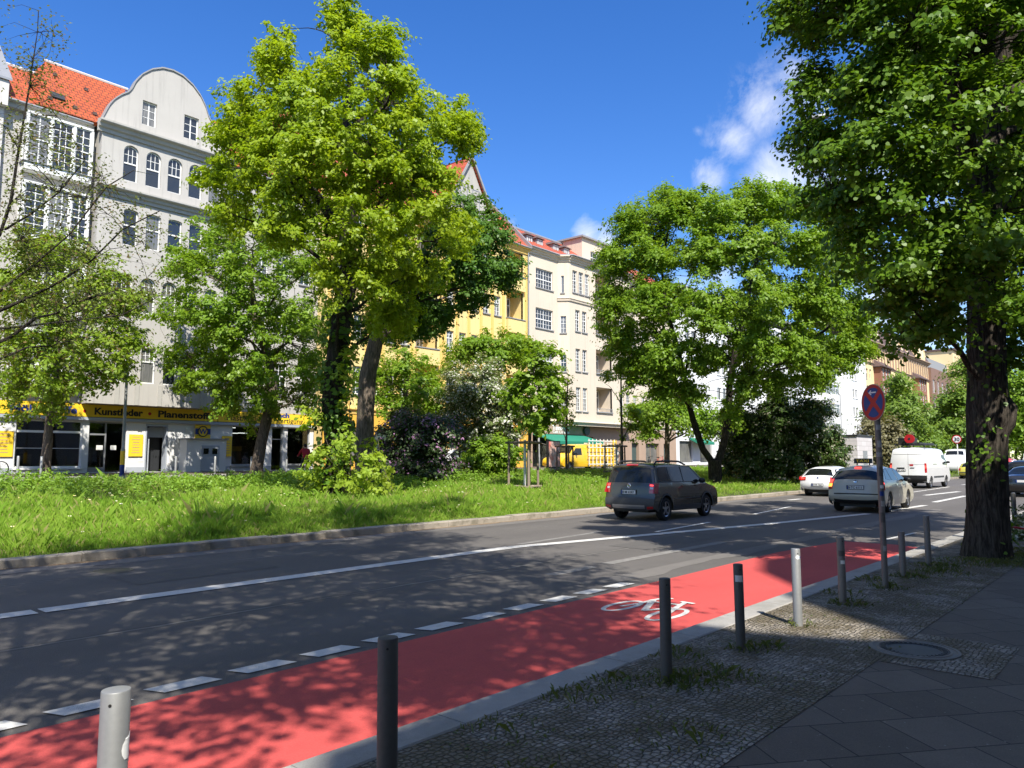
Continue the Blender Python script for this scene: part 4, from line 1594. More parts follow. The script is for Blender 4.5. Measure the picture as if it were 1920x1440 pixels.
# ground floor: brown stone, round arch, cafe front
gc = MB()
opg = [(51.3, 58.7, 1.02, 3.95), (59.3, 61.2, 1.03, 3.9, .95), (62.6, 65.4, 1.03, 3.2), (67.6, 69.0, 1.03, 3.4), (70.4, 73.2, 1.4, 3.4), (74.2, 75.5, 1.03, 3.4)]
wall(gc, Frame(0, 42.9), 50.9, 77, 1.0, 4.85, opg, .35)
gc.poly((50.9, 42.9, 4.85), (77, 42.9, 4.85), (77, 43.2, 4.85), (50.9, 43.2, 4.85))
sub(Cc, gc, 'ground_floor', 'brown_stone')
for o in opg:
    f = MB()
    a, b, z0, z1 = o[:4]
    f.prism([(a, z0), (b, z0)] + arch_pts(o)[::-1], lambda x, z: (x, 43.24, z), lambda x, z: (x, 43.28, z))
    fo = sub(Cc, f, 'shop_window', 'shop_glass' if b - a > 1.5 else 'door_green')
    g = MB()
    n_ = max(1, round((b - a) / 1.3))
    for k in range(n_ + 1):
        x = a + (b - a) * k / n_
        g.box(x - .04, x + .04, 43.18, 43.24, z0, z1 - (o[4] if len(o) > 4 else 0))
    g.build('mullion', MT['wood_old'], fo, tuple(Cc.location))
cs = MB()
cs.box(51.6, 58.6, 42.80, 42.9, 4.02, 4.82)
cso = sub(Cc, cs, 'cafe_sign', 'brown_stone')
tx = MB()
text_mb('Timeless', .62, lambda a, b, d: (54.0 + a, 42.79 - d, 4.40 + b), tx, .02, width=2.7)
text_mb('Café Crêperie', .34, lambda a, b, d: (54.05 + a, 42.79 - d, 4.10 + b), tx, .006, width=2.5)
tx.build('lettering', MT['white_paint'], cso, tuple(Cc.location))
for (x, m) in ((51.75, 'ochre_plaster'), (59.35, 'door_green')):
    rs = MB().lathe([(0, 0), (.46, 0), (.46, .1), (.40, .12), (0, .12)], lambda a, b, h: (x + a, 42.78 - h, 4.45 + b), 24)
    o_ = sub(Cc, rs, 'round_sign', m)
aw = MB()
aw.prism([(42.85, 3.98), (40.35, 3.30), (40.35, 3.04), (40.40, 3.04), (40.42, 3.24), (42.85, 3.90)], lambda y, z: (51.3, y, z), lambda y, z: (58.8, y, z))
sub(Cc, aw, 'awning', 'green_cloth')
ar_ = MB()
for x in (51.5, 55, 58.6):
    ar_.tube([(x, 42.8, 3.3), (x, 41.6, 3.0), (x, 40.45, 3.26)], .025, 6)
sub(Cc, ar_, 'awning_arm', 'galv')

# ---- D: white post-war house
D = thing('apartment_house', 'plain white apartment house with paired windows and glazed bays behind the big trees', 'building', (77, 43, 1))
wd = MB()
dz = [(6.0, 7.5), (9.15, 10.75), (12.4, 13.95), (15.6, 17.1), (18.6, 20.0)]
opD = [(u + k * 1.5, u + k * 1.5 + 1.1, z0, z1) for u in (80, 88, 96.5, 118.5, 138.4) for k in (0, 1) for (z0, z1) in dz]
wall(wd, Frame(0, 43), 77.05, 134.5, 4.4, 20.8, [o for o in opD if o[1] < 134], .18)
wall(wd, Frame(0, 42.0), 134.5, 146.5, 4.4, 21.6, [o for o in opD if o[0] > 134], .18)
wd.poly((134.5, 42, 1), (134.5, 43, 1), (134.5, 43, 21.6), (134.5, 42, 21.6))
shell(wd, 77.05, 146.5, 43.0, 56, 1, 20.8)
for (a, b) in ((103, 114), (124.5, 131.5)):
    for (z0, z1) in dz:
        wd.box(a, b, 42.0, 43.0, z0 - 1.15, z0 - .03)
        wd.box(a, b, 42.0, 43.0, z1 + .03, z1 + .45)
sub(D, wd, 'wall', 'white_plaster')
for o in opD:
    window(D, Frame(0, 43 if o[1] < 134 else 42.0), o, .18, None, (2, 1), (1, 1), 'white_frame')
for (a, b) in ((103, 114), (124.5, 131.5)):
    k = max(2, round((b - a) / 1.8))
    for (z0, z1) in dz:
        for i in range(k):
            window(D, Frame(0, 42.05), (a + (b - a) * i / k, a + (b - a) * (i + 1) / k, z0 - .02, z1 + .02), .1, .68, (2, 1), (2, 1), None, fr=.08)
        window(D, Frame(a + .03, 43, -90), (0, .9, z0 - .02, z1 + .02), .1, .68, (1, 1), (1, 1), None, fr=.08)
gdm = MB()
opd = [(u, u + 3.2, 1.3, 3.8) for u in (78, 83, 88, 93, 99, 105, 111, 117, 123, 129, 136, 141)]
wall(gdm, Frame(0, 43.02), 77.05, 146.5, 1, 4.4, opd, .3)
sub(D, gdm, 'ground_floor', 'shop_white')
for o in opd:
    sub(D, MB().box(o[0], o[1], 43.25, 43.3, o[2], o[3]), 'shop_window', 'shop_glass')
sub(D, MB().box(77.05, 146.6, 41.6, 56, 21.62, 21.9), 'roof', 'sill_grey')
dgr = MB()
dgr.prism([(42.95, 4.2), (41.6, 3.7), (41.6, 3.4), (41.66, 3.4), (42.95, 4.05)], lambda y, z: (80.2, y, z), lambda y, z: (84.0, y, z))
sub(D, dgr, 'awning', 'green_cloth')

# ---- E: ornate ochre and brick house with two brick bays and a gable tower
E_ = thing('apartment_house', 'ornate ochre house with two red brick bays, brown mansard roof and a gable tower', 'building', (146.5, 43, 1))
we = MB()
ez = [(5.8, 7.9), (9.6, 11.8), (13.4, 15.6), (17.0, 18.9)]
opE = [(u, u + 1.15, z0, z1, .3) for u in (150.2, 152.4, 166, 168.4, 170.8, 173.2, 175.6, 178) for (z0, z1) in ez]
opE += [(u, u + 1.0, 20.8, 23.0) for u in [150 + 2.1 * k for k in range(23)]]
opEl = [(147.0, 149.2, z0 - .3, z1 + .5, .9) for (z0, z1) in ez]
wall(we, Frame(0, 43), 146.5, 199, 1.0, 24.0, opE + opEl, .25)
for o in opEl:
    reveal(we, Frame(0, 43), o, 1.3)
    we.poly((o[0], 44.3, o[2]), (o[1], 44.3, o[2]), (o[1], 44.3, o[3]), (o[0], 44.3, o[3]))
shell(we, 146.5, 199, 43, 58, 1, 24)
sub(E_, we, 'wall', 'ochre_plaster')
for o in opE:
    window(E_, Frame(0, 43), o, .25, .6, (2, 1), (2, 1), None, fr=.1)
for o in opEl:
    rl = MB()
    rl.box(o[0] - .1, o[1] + .1, 42.5, 43.1, o[2] - .2, o[2] - .02)
    for k in range(10):
        rl.box(o[0] + k * .24, o[0] + k * .24 + .04, 42.55, 42.59, o[2] - .02, o[2] + .9)
    rl.box(o[0] - .05, o[1] + .05, 42.53, 42.6, o[2] + .9, o[2] + .96)
    sub(E_, rl, 'balcony', 'sill_grey')
for (a, b) in ((155.2, 161.8), (183.6, 190.6)):
    br = MB()
    ob = [(a + .8 + k * 2.0, a + 2.2 + k * 2.0, z0 - .1, z1 + .4) for k in range(3) for (z0, z1) in ez]
    ob = [o for o in ob if o[1] < b - .2]
    wall(br, Frame(0, 41.6), a, b, 1.0, 19.6, ob, .25)
    br.poly((a, 41.6, 1), (a, 43, 1), (a, 43, 19.6), (a, 41.6, 19.6))
    br.poly((b, 41.6, 1), (b, 43, 1), (b, 43, 19.6), (b, 41.6, 19.6))
    sub(E_, br, 'brick_bay', 'brick')
    for o in ob:
        window(E_, Frame(0, 41.6), o, .25, .6, (2, 2), (2, 1), None, fr=.12)
    hr = MB()
    hr.add([(a - .5, 41.1, 19.6), (b + .5, 41.1, 19.6), (b + .5, 43, 19.6), (a - .5, 43, 19.6), (a + .4, 43, 21.0), (b - .4, 43, 21.0)], [(0, 1, 5, 4), (0, 4, 3), (1, 2, 5), (0, 3, 2, 1)])
    hr.box(a - .55, b + .55, 41.05, 43, 19.42, 19.6)
    sub(E_, hr, 'bay_roof', 'roof_brown')
ce = MB()
moulding(ce, Frame(0, 43), 146.5, 199, cornice_prof(24.4, .9, .8))
moulding(ce, Frame(0, 43), 146.5, 199, cornice_prof(20.2, .4, .3))
for k in range(25):
    ce.box(148 + k * 2.05, 148.35 + k * 2.05, 42.75, 43.02, 20.3, 23.5)
sub(E_, ce, 'cornice', 'brown_stone')
me_ = MB()
slab(me_, [(146.5, 42.6, 24.4), (199, 42.6, 24.4), (199, 44.6, 28.2), (146.5, 44.6, 28.2)], .2)
me_.poly((146.5, 44.6, 28.2), (199, 44.6, 28.2), (199, 55, 29), (146.5, 55, 29))
sub(E_, me_, 'roof', 'roof_brown')
for u in (150, 154, 158, 168, 172, 176, 180):
    q = MB().box(u, u + 1.4, 43.0, 45.2, 25.0, 27.2)
    qo = sub(E_, q, 'dormer', 'ochre_plaster')
    MB().prism([(u - .25, 27.2), (u + 1.65, 27.2), (u + .7, 28.1)], lambda x, z: (x, 42.8, z), lambda x, z: (x, 45.6, z)).build('dormer_roof', MT['roof_brown'], qo, tuple(E_.location))
    window(E_, Frame(0, 43.0), (u + .2, u + 1.2, 25.3, 27.0), .05, .6, (2, 1), (2, 1), None, fr=.1)
tw = MB()
tw.prism([(186.6, 24.2), (195.4, 24.2), (195.4, 27.0), (193.6, 28.0), (193.0, 30.0), (191.0, 31.4), (189.0, 30.0), (188.4, 28.0), (186.6, 27.0)], lambda x, z: (x, 42.7, z), lambda x, z: (x, 43.6, z))
two = sub(E_, tw, 'gable', 'ochre_plaster')
for u in (188.4, 190.4, 192.4):
    window(E_, Frame(0, 42.7), (u, u + 1.0, 25.2, 27.4, .4), .05, .6, (2, 1), (2, 1), None, fr=.1)

# ---- F: dark brick house and the taller ochre block behind it
F_ = thing('apartment_house', 'dark brown brick house with tall white framed windows beyond the ornate ochre house', 'building', (199, 43, 1))
wf = MB()
opF = [(u, u + 2.0, z0, z1) for u in (200.5, 205, 209.5, 214, 218.5) for (z0, z1) in ((5.5, 8.2), (9.5, 12.4), (13.5, 16.4), (17.5, 20.6))]
wall(wf, Frame(0, 42.4), 199, 222, 1, 23.4, opF, .25)
wf.poly((199, 42.4, 1), (199, 43, 1), (199, 43, 23.4), (199, 42.4, 23.4))
shell(wf, 199.02, 222, 43, 56, 1, 23.4)
sub(F_, wf, 'wall', 'dark_brick')
for o in opF:
    window(F_, Frame(0, 42.4), o, .25, None, (2, 1), (1, 1), None, fr=.16)
sub(F_, MB().box(199, 222, 43.5, 55, 23.42, 26.0), 'attic', 'sill_grey')
G_ = thing('apartment_house', 'tall ochre apartment block rising at the far end of the row', 'building', (222, 43, 1))
wg = MB()
opg_ = [(u, u + 1.8, z0, z0 + 1.7) for u in (224, 228, 232, 236, 240, 244) for z0 in (5, 8.2, 11.4, 14.6, 17.8, 21, 24.2, 26.9)]
wall(wg, Frame(0, 42.0), 222.02, 262, 1, 30, opg_, .25)
shell(wg, 222.02, 262, 42.0, 58, 1, 30)
sub(G_, wg, 'wall', 'ochre_plaster')
for o in opg_:
    window(G_, Frame(0, 42.0), o, .25, None, (2, 1), (1, 1), None, fr=.12)
for u in (234, 242):
    for z0 in (8, 14.4, 20.8, 26.7):
        sub(G_, MB().box(u - 2, u + 2.2, 40.9, 42, z0 - .9, z0 + .1), 'balcony', 'ochre_plaster')
sub(G_, MB().box(221.6, 262.4, 41.5, 58.2, 30.02, 30.5), 'roof', 'roof_brown')

# ---- H: houses on the near side of the street, behind the photographer; they shade the pavement
H_ = thing('apartment_house', 'tall grey rendered house standing behind the near pavement', 'building', (-20, -11.6, .1))
wh = MB()
zb = .1
wh.box(-46, 60, -24, -11.6, zb, 19.3)
# unseen thin walls on the eaves, notched and raised to shape their shadow
for pr in ([(-46, 19.302), (-1.2, 19.302), (-1.5, 19.6), (-2.5, 20.9), (-2.95, 21.7), (-7.4, 21.7), (-7.6, 20.3), (-46, 20.3)],
           [(-1.0, 19.302), (60, 19.302), (60, 21.2), (4.3, 21.2), (3.9, 23.2), (3.3, 23.8), (1.8, 24.1), (.9, 23.4), (.3, 21.7), (-.7, 21.7), (-.8, 20.9), (-.95, 19.6)]):
    wh.prism(pr, lambda x, z: (x, -11.6, z), lambda x, z: (x, -11.85, z))
sub(H_, wh, 'wall', 'pale_plaster')
for i in range(13):
    for z0 in (1.5, 5.2, 8.9, 12.6, 16.3):
        u = -20 + i * 4.2
        window(H_, Frame(u + 1.2, -11.6, 180), (0, 1.2, z0, z0 + 2.0), .04, .62, (2, 1), (2, 1))



# ------------------------------------------------------------------ trees and shrubs
# crowns as lists of foliage masses (x, y, z, radius), trunks and boughs as (x, y, z, radius), all in metres
BL = {
    'T4': [(12.51, 21.17, 15.81, 0.67), (14.10, 23.86, 17.59, 0.75), (12.10, 20.73, 14.37, 0.77), (14.41, 24.69, 16.77, 0.92), (13.63, 19.51, 16.20, 0.70), (15.33, 21.94, 18.00, 0.79), (13.71, 19.15, 15.18, 0.86), (16.32, 22.79, 17.73, 1.03), (14.41, 18.25, 14.96, 0.77), (16.82, 21.30, 17.16, 0.90), (14.07, 17.27, 13.40, 0.49), (17.54, 21.53, 16.26, 0.61), (11.37, 21.32, 13.04, 0.76), (13.62, 25.54, 15.26, 0.91), (11.88, 19.99, 12.79, 0.99), (14.66, 24.65, 15.36, 1.22), (12.62, 18.81, 13.02, 1.06), (16.27, 24.25, 16.27, 1.37), (13.68, 17.80, 12.74, 0.99), (17.48, 22.75, 15.78, 1.26), (14.61, 17.13, 12.87, 0.75), (17.75, 20.82, 15.25, 0.91), (11.20, 21.94, 11.94, 0.77), (13.32, 26.09, 13.86, 0.91), (11.79, 20.68, 11.59, 1.00), (14.33, 25.13, 13.70, 1.22), (12.21, 18.68, 11.15, 1.12), (16.03, 24.52, 14.08, 1.47), (13.25, 17.73, 11.22, 1.12), (17.61, 23.55, 14.31, 1.49), (14.49, 16.98, 11.58, 1.07), (18.61, 21.80, 14.35, 1.37), (16.20, 16.87, 12.65, 0.78), (18.89, 19.67, 14.45, 0.91), (16.93, 16.86, 12.53, 0.53), (18.98, 18.90, 13.83, 0.60), (11.15, 22.81, 11.10, 0.61), (12.65, 25.89, 12.35, 0.69), (11.66, 21.68, 10.60, 1.02), (13.86, 25.78, 12.26, 1.22), (11.90, 19.27, 9.89, 1.12), (15.52, 25.13, 12.36, 1.46), (13.06, 18.21, 9.96, 1.13), (16.89, 23.55, 12.35, 1.46), (14.39, 17.33, 10.28, 1.15), (18.16, 21.87, 12.50, 1.45), (15.46, 17.00, 10.85, 0.81), (18.84, 20.72, 12.83, 0.99), (16.71, 16.76, 12.15, 0.49), (19.06, 19.13, 13.62, 0.56), (11.46, 22.26, 9.63, 0.69), (13.61, 26.43, 11.09, 0.81), (12.08, 19.79, 8.90, 0.89), (15.74, 25.79, 11.05, 1.16), (13.18, 18.60, 8.58, 0.98), (16.67, 23.51, 10.37, 1.23), (14.29, 17.42, 8.76, 1.06), (18.49, 22.54, 10.81, 1.37), (15.52, 16.85, 9.44, 0.92), (18.90, 20.52, 11.11, 1.12), (16.80, 17.20, 9.12, 0.79), (18.75, 19.20, 9.97, 0.88), (14.26, 18.38, 7.41, 0.92), (17.56, 22.64, 8.71, 1.13), (15.72, 18.06, 7.81, 1.04), (18.06, 20.74, 8.70, 1.19), (13.29, 19.26, 7.38, 0.66), (16.79, 24.32, 8.85, 0.84), (15.90, 19.32, 6.59, 0.90), (17.51, 21.27, 7.08, 0.99)],
    'T4t': [(15.72, 22.20, 0.57, 0.49), (15.68, 22.06, 1.78, 0.39), (15.41, 22.08, 3.65, 0.37), (15.40, 21.87, 5.14, 0.36), (15.47, 21.72, 6.65, 0.34), (15.55, 21.41, 8.14, 0.32), (15.36, 21.28, 9.42, 0.30), (15.31, 21.16, 10.54, 0.26), (15.34, 20.94, 11.85, 0.22), (15.10, 21.13, 13.38, 0.17), (15.11, 21.04, 14.93, 0.11), (15.01, 20.96, 16.25, 0.06)],
    'T4l': [(15.32, 21.30, 9.61, 0.21), (14.49, 21.24, 10.16, 0.17), (13.91, 21.20, 10.75, 0.13), (13.00, 21.40, 11.27, 0.09), (12.21, 22.06, 11.76, 0.07), (11.57, 22.68, 12.46, 0.04)],
    'T5': [(22.46, 22.34, 12.53, 0.81), (24.33, 24.20, 13.42, 0.88), (21.27, 22.09, 10.91, 1.16), (24.76, 25.72, 12.40, 1.35), (22.71, 21.55, 11.35, 1.03), (25.29, 24.00, 12.44, 1.15), (20.88, 23.30, 9.55, 1.18), (23.88, 26.64, 10.66, 1.35), (21.70, 21.57, 9.64, 1.11), (25.22, 25.06, 10.91, 1.29), (23.10, 21.19, 10.08, 0.82), (25.39, 23.29, 10.90, 0.90), (23.83, 21.39, 9.55, 0.51), (25.53, 22.91, 10.10, 0.55), (21.17, 23.09, 8.07, 0.95), (24.11, 26.30, 8.94, 1.08), (22.49, 22.18, 8.73, 0.73), (24.99, 24.65, 9.50, 0.81), (20.92, 24.50, 7.64, 1.04), (23.13, 27.09, 8.25, 1.15), (20.90, 26.89, 7.92, 1.02), (20.26, 24.63, 8.72, 1.10), (22.83, 27.75, 9.60, 1.24)],
    'T5t': [(19.37, 25.08, 0.79, 0.49), (19.20, 25.13, 1.78, 0.40), (19.10, 24.98, 3.53, 0.37), (19.10, 24.86, 5.30, 0.35), (19.28, 24.61, 6.64, 0.31), (19.83, 24.27, 7.80, 0.26), (20.76, 23.83, 8.80, 0.22), (21.78, 23.27, 9.83, 0.18), (22.64, 22.84, 11.36, 0.09)],
    'bush': [(14.60, 21.52, 2.05, 0.68), (15.14, 22.32, 2.06, 0.71), (15.01, 20.63, 2.67, 0.59), (15.76, 21.66, 2.71, 0.62), (14.34, 21.66, 3.30, 0.54), (14.85, 22.43, 3.35, 0.56), (15.03, 20.69, 3.83, 0.57), (15.72, 21.64, 3.92, 0.60), (14.87, 20.95, 4.83, 0.47), (15.36, 21.64, 4.93, 0.48), (14.82, 21.45, 1.42, 0.81), (15.32, 22.17, 1.41, 0.84), (15.55, 20.43, 1.43, 0.86), (16.29, 21.40, 1.41, 0.90), (14.91, 21.92, 0.79, 0.65), (15.35, 21.02, 0.67, 0.72), (15.87, 21.73, 0.63, 0.74), (15.99, 20.25, 0.80, 0.61), (16.49, 20.89, 0.77, 0.63), (16.71, 20.14, 0.51, 0.40), (14.93, 20.79, 1.96, 0.71), (15.67, 21.81, 1.97, 0.75), (15.55, 20.16, 1.96, 0.44), (16.32, 21.15, 1.97, 0.47), (16.14, 20.04, 1.42, 0.40), (16.61, 20.62, 1.41, 0.41), (15.12, 20.73, 5.38, 0.36), (15.52, 21.27, 5.47, 0.37)],
    'T3': [(17.81, 36.19, 13.47, 1.15), (18.73, 38.05, 14.08, 1.21), (19.04, 34.71, 13.74, 1.23), (20.23, 36.87, 14.48, 1.31), (17.05, 37.36, 11.57, 1.37), (18.01, 39.46, 12.12, 1.45), (18.04, 34.83, 11.33, 1.73), (19.64, 37.90, 12.17, 1.89), (19.74, 33.22, 11.66, 1.61), (21.52, 36.22, 12.55, 1.76), (21.33, 32.33, 11.54, 1.23), (22.64, 34.31, 12.14, 1.30), (16.74, 37.62, 9.06, 1.14), (17.83, 40.07, 9.54, 1.21), (17.87, 35.38, 8.67, 1.73), (19.54, 38.67, 9.31, 1.89), (19.54, 33.73, 8.97, 1.88), (21.28, 36.73, 9.61, 2.04), (21.06, 32.27, 8.73, 1.48), (23.01, 35.25, 9.37, 1.62), (17.03, 38.07, 6.95, 1.04), (17.95, 40.12, 7.22, 1.10), (18.07, 36.15, 6.61, 1.48), (19.60, 39.21, 7.01, 1.61), (19.53, 34.57, 6.34, 1.62), (21.09, 37.32, 6.70, 1.75), (20.92, 32.88, 6.33, 1.35), (22.66, 35.62, 6.71, 1.46), (22.36, 32.21, 6.68, 1.23), (23.34, 33.63, 6.90, 1.29), (18.77, 36.26, 4.89, 0.95), (19.81, 38.28, 5.07, 1.01), (20.19, 34.57, 4.75, 1.09), (21.53, 36.88, 4.95, 1.16), (21.59, 33.38, 5.05, 0.96), (22.71, 35.11, 5.22, 1.01), (17.50, 38.05, 5.60, 0.77), (18.13, 39.42, 5.74, 0.80), (19.77, 35.87, 3.83, 0.50), (20.52, 37.24, 3.91, 0.51)],
    'T3t': [(20.72, 36.41, 0.74, 0.37), (20.76, 36.25, 1.49, 0.31), (20.81, 36.03, 2.61, 0.28), (20.90, 35.74, 3.87, 0.28), (21.03, 35.40, 5.13, 0.25), (20.78, 35.44, 6.81, 0.22), (20.14, 35.82, 9.04, 0.17), (19.79, 35.88, 11.28, 0.11)],
    'T2': [(9.57, 35.92, 10.33, 1.13), (10.16, 38.15, 10.86, 1.20), (10.46, 34.26, 10.44, 1.00), (11.31, 37.06, 11.14, 1.09), (11.56, 33.16, 9.55, 1.12), (12.58, 36.08, 10.23, 1.21), (9.31, 36.03, 8.46, 1.23), (10.10, 39.07, 9.02, 1.34), (10.29, 34.01, 8.33, 1.32), (11.57, 38.23, 9.14, 1.48), (11.80, 33.06, 8.21, 1.23), (12.86, 36.04, 8.79, 1.34), (12.72, 32.73, 8.54, 0.79), (13.55, 34.84, 8.98, 0.84), (9.37, 35.83, 6.41, 1.11), (10.19, 38.94, 6.81, 1.21), (10.33, 33.82, 6.54, 1.31), (11.78, 38.56, 7.21, 1.49), (11.82, 32.85, 6.39, 1.10), (13.09, 36.38, 6.89, 1.22), (12.92, 32.73, 6.73, 0.68), (13.63, 34.54, 7.01, 0.72), (9.76, 36.22, 4.91, 1.01), (10.40, 38.62, 5.11, 1.08), (10.73, 34.82, 4.89, 1.00), (11.65, 37.79, 5.15, 1.09), (11.76, 33.70, 5.34, 0.90), (12.78, 36.64, 5.65, 0.97), (9.91, 38.04, 3.87, 0.65), (10.63, 35.32, 4.01, 0.72), (11.39, 37.85, 4.17, 0.77), (12.51, 32.92, 5.57, 0.63), (13.45, 35.39, 5.86, 0.68), (8.99, 36.87, 9.45, 0.91), (9.46, 38.80, 9.85, 0.96)],
    'T2t': [(11.11, 37.13, 0.85, 0.30), (11.10, 37.04, 1.54, 0.21), (11.09, 36.91, 2.47, 0.19), (11.06, 36.81, 3.40, 0.16), (11.09, 36.59, 4.56, 0.16), (11.07, 36.41, 5.96, 0.14), (11.01, 36.20, 7.81, 0.09), (10.87, 36.08, 9.67, 0.07)],
    'T8': [(27.94, 32.92, 6.97, 1.38), (29.82, 35.13, 7.32, 1.48), (28.72, 31.93, 6.04, 1.22), (30.80, 34.25, 6.34, 1.31), (27.33, 33.81, 5.59, 1.23), (29.03, 35.91, 5.83, 1.31), (28.73, 32.61, 4.69, 1.17), (30.30, 34.40, 4.84, 1.24), (27.79, 33.61, 4.22, 0.86), (29.26, 35.39, 4.35, 0.91), (29.62, 31.99, 4.86, 0.78), (30.81, 33.27, 4.98, 0.81), (26.95, 34.58, 6.70, 0.93), (28.25, 36.25, 6.94, 0.97)],
    'T8t': [(29.43, 34.29, 0.82, 0.25), (29.27, 34.14, 3.03, 0.22), (28.97, 34.10, 5.56, 0.16), (28.96, 33.87, 7.14, 0.10)],
    'lilac': [(23.04, 27.08, 3.27, 1.00), (24.29, 28.55, 3.36, 1.06), (23.74, 26.36, 2.90, 0.95), (25.09, 27.86, 2.96, 1.01), (22.64, 27.54, 2.02, 1.05), (23.99, 29.19, 2.04, 1.11), (23.53, 26.48, 1.78, 1.05), (25.23, 28.39, 1.77, 1.13), (22.69, 28.16, 1.15, 0.89), (23.87, 29.64, 1.11, 0.93), (23.49, 27.36, 0.77, 0.89), (24.64, 28.70, 0.72, 0.93), (24.70, 26.10, 3.30, 0.64), (25.41, 26.85, 3.34, 0.66), (24.24, 26.32, 1.52, 0.71), (25.46, 27.65, 1.51, 0.74)],
    'wlilac': [(29.62, 30.45, 5.55, 1.03), (31.05, 31.92, 5.73, 1.08), (30.08, 29.21, 5.51, 1.26), (31.92, 30.99, 5.73, 1.34), (31.07, 28.28, 5.37, 1.14), (33.02, 30.05, 5.59, 1.22), (29.64, 30.67, 3.89, 0.91), (30.87, 31.94, 3.97, 0.95), (30.50, 29.60, 3.73, 1.27), (32.10, 31.15, 3.83, 1.34), (31.34, 28.32, 3.72, 1.27), (33.06, 29.87, 3.83, 1.34), (30.76, 29.02, 6.76, 0.91), (32.08, 30.27, 6.97, 0.95), (32.03, 27.72, 4.63, 0.85), (33.69, 29.15, 4.78, 0.89), (29.92, 30.33, 6.63, 0.73), (31.06, 31.49, 6.82, 0.76), (31.28, 29.29, 2.53, 0.91), (32.64, 30.56, 2.56, 0.95), (30.31, 30.04, 2.68, 0.73), (31.58, 31.30, 2.71, 0.76)],
    'maple': [(33.66, 34.37, 8.23, 0.97), (35.29, 36.04, 8.54, 1.01), (34.47, 33.24, 8.80, 1.10), (36.20, 34.92, 9.16, 1.16), (35.52, 32.10, 8.81, 1.10), (37.48, 33.87, 9.19, 1.17), (36.72, 31.08, 8.49, 1.04), (38.18, 32.32, 8.76, 1.08), (33.92, 35.89, 7.39, 0.78), (37.78, 30.69, 7.68, 0.77), (38.66, 31.42, 7.82, 0.79), (35.18, 32.73, 7.61, 0.86), (36.77, 34.20, 7.87, 0.90), (36.19, 31.77, 9.38, 0.63), (37.46, 32.88, 9.64, 0.65)],
    'maplet': [(35.97, 34.64, 1.06, 0.21), (35.71, 34.51, 3.88, 0.18), (35.67, 34.14, 6.70, 0.14), (35.92, 33.65, 8.11, 0.07)],
    'gbush': [(28.46, 28.20, 1.91, 0.68), (29.28, 29.01, 1.92, 0.70), (28.94, 27.28, 2.05, 0.90), (30.00, 28.28, 2.06, 0.94), (29.71, 26.73, 2.00, 0.80), (30.62, 27.55, 2.00, 0.82), (28.71, 27.65, 1.35, 0.68), (29.74, 28.64, 1.33, 0.70), (29.47, 27.00, 1.21, 0.68), (30.34, 27.80, 1.19, 0.70)],
    'Y1': [(23.45, 19.57, 5.89, 0.66), (24.48, 20.42, 6.07, 0.69), (23.39, 19.51, 5.00, 0.79), (24.48, 20.43, 5.15, 0.82), (23.33, 19.90, 4.14, 0.75), (24.37, 20.78, 4.24, 0.78), (24.03, 19.19, 4.41, 0.66), (24.93, 19.91, 4.50, 0.69), (23.98, 19.67, 3.43, 0.58), (24.71, 20.26, 3.48, 0.59), (23.12, 20.30, 4.46, 0.49), (24.01, 21.07, 4.56, 0.50), (24.18, 19.14, 5.19, 0.40), (24.92, 19.72, 5.29, 0.41), (23.01, 20.64, 4.16, 0.35), (23.66, 21.23, 4.22, 0.36), (24.09, 19.37, 6.32, 0.36), (24.56, 19.74, 6.41, 0.36), (24.52, 19.21, 3.77, 0.40), (24.99, 19.59, 3.81, 0.41), (23.61, 20.00, 3.32, 0.40), (24.39, 20.65, 3.37, 0.41)],
    'Y1t': [(24.27, 20.53, 0.32, 0.09), (24.16, 20.43, 1.78, 0.08), (24.11, 20.29, 3.12, 0.07), (24.07, 20.14, 4.46, 0.05), (24.03, 20.02, 5.58, 0.03), (23.98, 19.94, 6.48, 0.02)],
    'Y2': [(38.63, 29.39, 5.84, 0.49), (39.35, 29.93, 5.91, 0.49), (38.57, 29.48, 4.94, 0.69), (39.26, 30.00, 4.99, 0.71), (39.30, 29.78, 4.21, 0.63), (38.55, 30.00, 4.19, 0.35), (38.88, 30.26, 4.21, 0.35), (38.69, 29.38, 6.78, 0.31), (39.09, 29.68, 6.84, 0.32)],
    'Y2t': [(39.32, 30.00, 0.89, 0.08), (39.18, 29.88, 2.81, 0.07), (39.04, 29.71, 4.90, 0.05), (38.92, 29.51, 7.16, 0.02)],
    'Y3': [(41.92, 26.64, 4.03, 0.70), (41.91, 26.78, 3.16, 0.63), (41.77, 26.16, 4.71, 0.49), (42.22, 26.45, 4.74, 0.49), (40.54, 27.46, 7.15, 0.49), (40.50, 27.86, 6.82, 0.35), (41.04, 26.74, 8.01, 0.24), (41.27, 26.89, 8.05, 0.25)],
    'Y3t': [(41.74, 27.24, 0.89, 0.09), (41.57, 27.14, 2.81, 0.08), (41.37, 27.01, 5.25, 0.07), (41.19, 26.89, 7.34, 0.05), (41.06, 26.78, 9.08, 0.02)],
